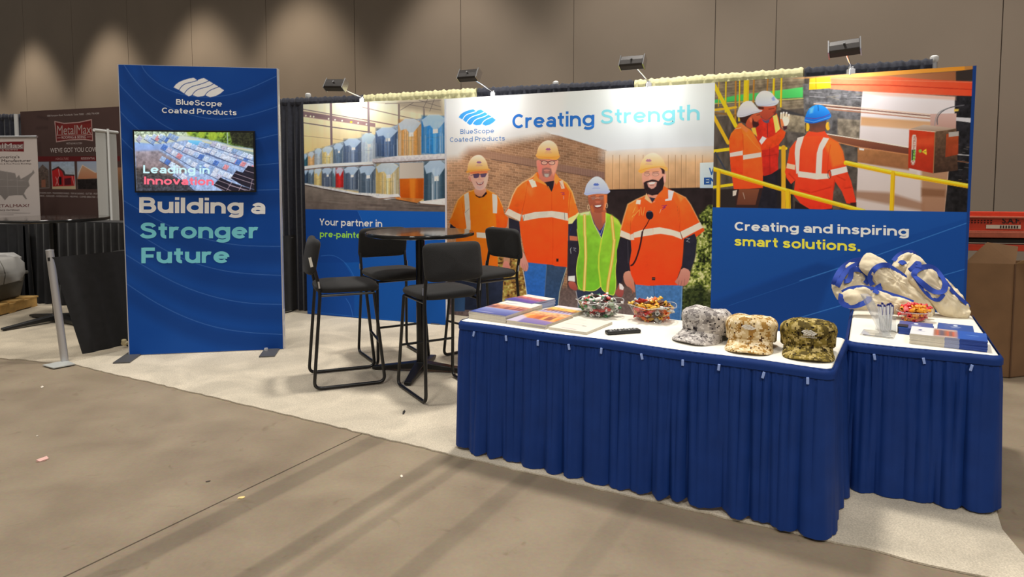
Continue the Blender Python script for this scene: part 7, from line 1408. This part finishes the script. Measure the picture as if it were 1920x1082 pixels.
X_.poly(G([(142, 665), (200, 638), (246, 672), (256, 720), (256, 820), (150, 824)]), (206, 44, 46), (176, 36, 38)); X_.poly(G([(256, 720), (360, 712), (364, 818), (258, 820)]), (206, 50, 50), (170, 36, 38)); X_.poly(G([(140, 660), (205, 628), (262, 676), (270, 705), (358, 708), (360, 722), (258, 720), (240, 676), (200, 645), (146, 672)]), (74, 56, 56))
X_.poly(G([(208, 730), (234, 728), (236, 806), (212, 808)]), (30, 22, 26)); X_.line(G([(178, 730), (206, 810)]), .9, (230, 180, 178)); X_.line(G([(206, 730), (178, 812)]), .9, (230, 180, 178)); X_.poly(G([(262, 748), (326, 738), (328, 806), (264, 810)]), (90, 30, 40)); X_.line(G([(336, 726), (360, 816)]), .9, (230, 180, 178)); X_.line(G([(205, 660), (216, 720)]), 1.2, (226, 170, 168))
X_.poly(G([(384, 582), (640, 580), (650, 848), (390, 850)]), (166, 180, 204), (206, 200, 190)); X_.poly(G([(436, 614), (560, 690), (640, 690), (640, 745), (388, 752)]), (206, 164, 130), (196, 130, 96)); X_.poly(G([(388, 752), (640, 745), (650, 850), (392, 850)]), (40, 34, 34), n=.4, ns=.4); X_.line(G([(396, 700), (436, 616), (560, 690)]), 1.2, (236, 214, 190))
X_.poly(G([(760, 640), (1200, 630), (1200, 850), (760, 860)]), (176, 120, 90), (110, 90, 60))
for yy, s_ in ((892, 'STANDING SEAM - TRANSFERRED PANELS - TRIM & FLASHING - GUTTER - POST FRAME'), (922, 'BARNS - GARAGES - WORKSHOPS - HELPING - COMES ERECTED - STORE')): X_.text(s_, g_(14, yy), g_(640, yy + 12), g_(14, yy - 16), (196, 186, 182), 0)
X_.build('print', print_mat, t, lift=.001)
# black back drape and silver upright left of it
drape('drape', 'black drape of the neighbouring booth behind the white map banner', [(*q3(-60, 214, 10.25)[:2], q3(-60, 214, 10.25)[2]), (*q3(42, 214, 10.15)[:2], q3(30, 214, 10.15)[2])], [blk2], seed=21)
p = q3(30, 214, 9.9); t = thing('drape_upright', (p[0], p[1], 0), 'thin white upright left of the brown neighbouring backdrop', 'pole'); mb = MB(); mb.tube([(0, 0, .01), (0, 0, p[2])], .028, 10); mb.build('pipe', mat('white_plastic', (226, 226, 224), .45), t); mb = MB(); mb.box((0, 0, .006), (.4, .2, .01)); mb.build('base_plate', alu, t, smooth=False)
# white map banner stand
wm = mat('banner_vinyl_white', (214, 204, 196), .6)
a = q3(-62, 253, 9.15); b = q3(68.5, 257, 9.05); U = np.array([b[0] - a[0], b[1] - a[1], 0]); wd = np.linalg.norm(U); U /= wd; Nq = np.array([U[1], -U[0], 0]); zt_ = (a[2] + b[2]) / 2; O = np.array([a[0], a[1], 0])
t = thing('banner_stand', tuple(O + U * wd / 2), 'white pull up banner with a grey map of the United States at the left edge', 'banner', rz=math.atan2(U[1], U[0]))
Y_ = Print(O + ZZ * .10, U, ZZ, wd, zt_ - .12, 130, 240); Y_.fn(lambda X, Y, C: np.zeros(X.shape + (3,)) + np.array([214, 202, 196])); K = F(0, 240, 6.0125)
Y_.poly(K([(-260, 165), (40, 158), (268, 150), (270, 268), (40, 262), (-250, 275)]), (120, 34, 38)); Y_.poly(K([(-250, 190), (230, 185), (262, 180), (262, 236), (-240, 245)]), (150, 130, 128)); k_ = lambda x, y: K([(x, y)])[0]
Y_.text('MetalMax', k_(-225, 232), k_(258, 224), k_(-225, 178), (206, 196, 192), 0); Y_.text('ROOFING & SIDING', k_(-190, 258), k_(200, 252), k_(-190, 243), (210, 190, 186), 0)
Y_.text("America's", k_(-30, 342), k_(220, 338), k_(-30, 314), (60, 46, 46), 0); Y_.text('Leading Metal Manufacturer', k_(-340, 388), k_(352, 380), k_(-340, 358), (60, 46, 46), 0); Y_.text('Metal Roofing, Siding, Trim & Post Frame Buildings', k_(-330, 412), k_(354, 408), k_(-330, 400), (80, 66, 66), 0)
Y_.poly(K([(-330, 500), (-200, 470), (0, 480), (170, 510), (185, 560), (215, 530), (235, 575), (300, 540), (360, 500), (375, 470), (390, 505), (340, 560), (320, 600), (335, 650), (290, 700), (270, 740), (305, 800), (290, 805), (255, 760), (170, 760), (100, 765), (55, 815), (10, 760), (-120, 740), (-300, 690), (-360, 600)]), (150, 142, 138), (136, 128, 124))
for l in ([(-300, 560), (330, 600)], [(-320, 650), (300, 660)], [(-60, 480), (-40, 760)], [(80, 490), (95, 760)], [(190, 560), (200, 760)]): Y_.line(K(l), .6, (176, 168, 162), a=.8)
Y_.text('WHY METALMAX?', k_(-290, 898), k_(330, 890), k_(-290, 866), (112, 44, 46), 0); Y_.text('HIGH PERFORMANCE MATERIALS', k_(-230, 938), k_(220, 932), k_(-230, 922), (90, 70, 70), 0); Y_.line(K([(-300, 962), (340, 958)]), .5, (120, 106, 104)); Y_.line(K([(-300, 984), (150, 980)]), .5, (120, 106, 104))
Y_.text('METAL FOR THE HARDEST DAYS ON THE FARM', k_(-300, 1036), k_(300, 1028), k_(-300, 1018), (110, 96, 94), 0)
Y_.build('banner_print', print_mat, t)
mb = MB(); mb.prism([tuple(O + ZZ * .10 - Nq * .004), tuple(O + U * wd + ZZ * .10 - Nq * .004), tuple(O + U * wd + ZZ * (zt_ - .02) - Nq * .004), tuple(O + ZZ * (zt_ - .02) - Nq * .004)], -Nq * .002); mb.build('banner_back', wm, t, world=True, smooth=False)
mb = MB(); mb.tube([tuple(O + ZZ * (zt_ - .012) - U * .01), tuple(O + U * (wd + .01) + ZZ * (zt_ - .012))], .016, 10); mb.build('top_rail', alu, t, world=True)
mb = MB(); mb.box(tuple(O + U * wd / 2 + ZZ * .05), (wd, .12, .09), rmat(0, 0, math.atan2(U[1], U[0]))); mb.build('base', alu, t, world=True, smooth=False, bevel=.01)
mb = MB(); mb.tube([tuple(O + U * wd / 2 - Nq * .03 + ZZ * .08), tuple(O + U * wd * .5 - Nq * .03 + ZZ * (zt_ - .01))], .010, 8); mb.build('pole', alu, t, world=True)
# second pull up banner seen from its back
a = q3(178.5, 241.5, 8.62); b = q3(218, 252, 8.95); U = np.array([b[0] - a[0], b[1] - a[1], 0]); wd = np.linalg.norm(U); U /= wd; Nq = np.array([U[1], -U[0], 0]); O = np.array([a[0], a[1], 0]); zt_ = a[2]
t = thing('banner_stand', tuple(O + U * wd / 2), 'pale grey pull up banner seen from behind, just left of the tall blue banner', 'banner', rz=math.atan2(U[1], U[0]))
mb = MB(); mb.prism([tuple(O + ZZ * .10), tuple(O + U * wd + ZZ * .10), tuple(O + U * wd + ZZ * (zt_ - .03)), tuple(O + ZZ * (zt_ - .02))], -Nq * .003); mb.build('banner_vinyl', mat('banner_back_white', (196, 196, 192), .6), t, world=True, smooth=False)
mb = MB(); mb.tube([tuple(O + ZZ * (zt_ - .015) - U * .02), tuple(O + U * (wd + .02) + ZZ * (zt_ - .025))], .020, 10); mb.build('top_rail', mat('white_plastic', (226, 226, 224), .45), t, world=True)
mb = MB(); mb.tube([tuple(O + U * wd * .5 + Nq * .035 + ZZ * .08), tuple(O + U * wd * .5 + Nq * .03 + ZZ * (zt_ + .01))], .014, 8); mb.build('pole', mat('white_plastic', (226, 226, 224), .45), t, world=True)
mb = MB(); mb.box(tuple(O + U * wd / 2 + ZZ * .05), (wd, .14, .09), rmat(0, 0, math.atan2(U[1], U[0]))); mb.build('base', alu, t, world=True, smooth=False, bevel=.01)
# black skirted counters
def counter(name, label, pts, h, m):
    c = np.mean(np.array(pts), 0); t = thing(name, (c[0], c[1], .009), label, 'table')
    mb = MB(); mb.prism([(x, y, h - .03) for x, y in pts], (0, 0, .03)); mb.build('table_top', m, t, world=True, smooth=False, bevel=.008)
    P = [np.array(p, float) for p in pts]; P = P + [P[0]]; L = np.cumsum([0] + [np.linalg.norm(b - a) for a, b in zip(P[:-1], P[1:])])
    def f(u, v):
        s_ = u * L[-1] * .9999; i = int(np.searchsorted(L, s_, 'right') - 1); k = (s_ - L[i]) / (L[i + 1] - L[i]); d = (P[i + 1] - P[i]) / (L[i + 1] - L[i]); q = P[i] + (P[i + 1] - P[i]) * k; n_ = np.array([d[1], -d[0]])
        if np.dot(n_, q - c) < 0: n_ = -n_
        q = q + n_ * (.004 + (.01 + .02 * v) * (1 + math.sin(s_ / .13 * 6.28 + math.sin(s_ * 5)))); return (q[0], q[1], h - .012 - v * (h - .03))
    mb = MB(); mb.grid(f, int(L[-1] / .02), 8); mb.build('skirt', m, t, world=True); return t
counter('skirted_table', 'black skirted counter at the left edge, behind the wrapped crate', [(-5.95, 8.36), (-8.3, 8.2), (-8.4, 8.78), (-6.02, 8.84)], .985, blk)
counter('skirted_table', 'black skirted counter along the brown backdrop, behind the left bar table', [(-5.80, 8.38), (-4.0, 7.80), (-3.92, 8.05), (-5.72, 8.64)], 1.03, blk)
bt = bar_table((-4.88, 7.29, .009), .53, 1.12, 2.62, 'round black bar table of the neighbouring booth, left of the tall blue banner', leg=.52)
s3 = dup(s2, (-4.02, 7.22, .009), math.radians(200), 'black bar stool of the neighbouring booth, behind the low side drape')
# wrapped crate on a pallet
wood = mat('pallet_wood', (196, 156, 92), .8, noise=.2, nscale=12)
pc = atz(45, 584, 0); px0, py0 = pc[0] - .02, pc[1] - .42
t = thing('pallet', (px0 - .55, py0 + .3, .009), 'wooden pallet under the grey crate at the left edge', 'pallet')
for k in range(4): mb = MB(); mb.box((0, -.36 + k * .24, .115), (1.06, .14, .018)); mb.build('deck_board', wood, t, smooth=False)
for k in range(3): mb = MB(); mb.box((-.48 + k * .48, 0, .058), (.09, .82, .092)); mb.build('stringer', wood, t, smooth=False)
for k in range(3): mb = MB(); mb.box((0, -.36 + k * .36, .007), (1.06, .09, .012)); mb.build('bottom_board', wood, t, smooth=False)
t = thing('storage_crate', (px0 - .62, py0 + .3, .136), 'grey plastic crate wrapped in clear film on the wooden pallet', 'crate')
mb = MB(); mb.add([(-.5, -.36, 0), (.44, -.36, 0), (.44, .36, 0), (-.5, .36, 0), (-.54, -.40, .27), (.49, -.40, .27), (.49, .40, .27), (-.54, .40, .27)], [(0, 3, 2, 1), (4, 5, 6, 7), (0, 1, 5, 4), (1, 2, 6, 5), (2, 3, 7, 6), (3, 0, 4, 7)]); mb.build('bin', mat('grey_bin', (92, 90, 84), .6), t, smooth=False, bevel=.02)
mb = MB(); mb.box((-.02, 0, .285), (1.06, .83, .035)); mb.build('rim', mat('grey_bin', (92, 90, 84), .6), t, smooth=False, bevel=.01)
def wrap(u, v):
    a = u * 6.283; x, y = squircle(a, 5); k = [1.0, 1.04, 1.03, .98, .86, .5, .001][round(v * 6)]; z = [.20, .30, .40, .48, .52, .535, .535][round(v * 6)]
    j = .014 * math.sin(a * 13 + v * 9) + .012 * math.sin(a * 7 - v * 5); return (-.02 + x * (.535 * k + j), y * (.42 * k + j), z + .012 * math.sin(a * 9 + v * 11))
mb = MB(); mb.grid(wrap, 90, 6); mb.build('film_wrap', mat_clear('wrapping_film', (.95, .95, .95), .10, milky=.42, mcol=(.82, .80, .77)), t)
mb = MB(); mb.box((-.02, 0, .39), (.9, .7, .17)); mb.build('contents', mat('grey_bundle', (176, 172, 164), .8, noise=.15, nscale=6), t, smooth=False, bevel=.04)
# ================================================================== cords and litter
t = thing('extension_cord', (*atz(536, 586, 0)[:2], .009), 'power cord with pale connector lying at the foot of the black drapes', 'cord')
pts = [(*atz(x, y, z)[:2], z + .004) for x, y, z in ((530, 588, .012), (545, 585, .012), (556, 580, .016), (566, 575, .03), (577, 573, .012))]
mb = MB(); mb.tube(chaikin3 := [tuple(p) for p in pts], .006, 8); mb.build('cable', mat('black_rubber', (24, 24, 24), .5), t, world=True)
mb = MB(); c = pts[3]; mb.box(c, (.07, .035, .025), rmat(0, .2, .5)); mb.build('connector', mat('white_plastic', (226, 226, 224), .45), t, world=True, smooth=False, bevel=.006)
q = atz(234, 650, .02); t = thing('power_plug', (q[0], q[1], .009), 'pale power plug with black cable at the left foot of the tall blue banner', 'plug')
mb = MB(); mb.box((0, 0, .045), (.05, .04, .04), rmat(.3, .4, 0)); mb.lathe([(0, -.01), (.018, -.01), (.022, .02), (0, .025)], c=(.0, -.01, .06), n=12); mb.build('plug', mat('beige_plastic', (206, 190, 150), .5), t, smooth=False, bevel=.008)
mb = MB(); mb.tube([(0, 0, .03), (.03, .02, .008), (.09, .06, .008), (.16, .05, .008)], .007, 8); mb.build('cable', mat('black_rubber', (24, 24, 24), .5), t)
def scrap(x, y, z, w_, d_, rgb, label, cat='scrap', seed=0, name='paper_scrap', h=.004):
    q = atz(x, y, z); t = MB(); r = random.Random(seed); n = 7; vs = []
    for k in range(n): a = 6.283 * k / n; rr = .75 + .5 * r.random(); vs.append((math.cos(a) * w_ * rr, math.sin(a) * d_ * rr, h * (.3 + r.random())))
    t.add([(0, 0, h * 1.2)] + vs + [(v[0], v[1], .0006) for v in vs], [(0, 1 + k, 1 + (k + 1) % n) for k in range(n)] + [(1 + k, 1 + n + k, 1 + n + (k + 1) % n, 1 + (k + 1) % n) for k in range(n)])
    o = t.build(name, mat('scrap_%d_%d_%d' % rgb, rgb, .7), smooth=False); o.location = (q[0], q[1], z + .0005); o.rotation_euler = (0, 0, r.random() * 3); tag(o, label, cat); return o
scrap(80, 863, 0, .032, .020, (214, 170, 160), 'crumpled pink paper scrap on the concrete at the left', seed=1, h=.012)
scrap(79, 726, 0, .022, .010, (216, 206, 190), 'small pale paper scrap on the concrete near the silver post', seed=2)
scrap(452, 934, 0, .013, .016, (222, 196, 130), 'yellowish paper scrap on the concrete in front of the carpet', seed=3)
scrap(391, 903, 0, .012, .006, (60, 48, 40), 'tiny dark chip on the concrete', seed=4, name='floor_chip')
scrap(753, 894, 0, .014, .006, (226, 216, 196), 'white paper sliver on the concrete left of the skirted table', seed=5)
scrap(757, 774, .009, .038, .009, (40, 36, 32), 'dark shred on the cream carpet beside the nearest stool', seed=6, name='dark_shred')
scrap(70, 818, 0, .008, .005, (222, 214, 200), 'tiny white fleck on the concrete above the pink scrap', seed=7)
# ================================================================== pieces that belong to a part hang under that part
SUB = {'button': 'body', 'lens': 'housing', 'end_bracket': 'housing', 'sticker': 'backrest', 'slot': 'post', 'cap': 'post', 'foot': 'leg', 'corner_crease': 'carton', 'label_print': 'label_plate', 'rim': 'shell', 'embroidered_mark': 'crown', 'band_seam': 'crown', 'foot_screw': 'foot', 'perforation': 'toe_board', 'corner_clip': 'frame', 'edge_band': 'table_top', 'twist': 'sweet'}
base = lambda o: o.name.split('.')[0]
for root in [o for o in bpy.data.objects if o.parent is None and o.type == 'EMPTY']:
    kids = sorted(root.children, key=lambda o: o.name)
    for cn, pn in SUB.items():
        cs = [k for k in kids if base(k) == cn]; ps = [k for k in kids if base(k) == pn]
        if not cs or not ps: continue
        if cn == 'foot_screw': ps = ps[-1:]
        if cn == 'perforation': ps = ps[:1]
        if len(ps) > 1 and len(ps) != len(cs): continue
        for i, c in enumerate(cs): c.parent = ps[i if len(ps) > 1 else 0]
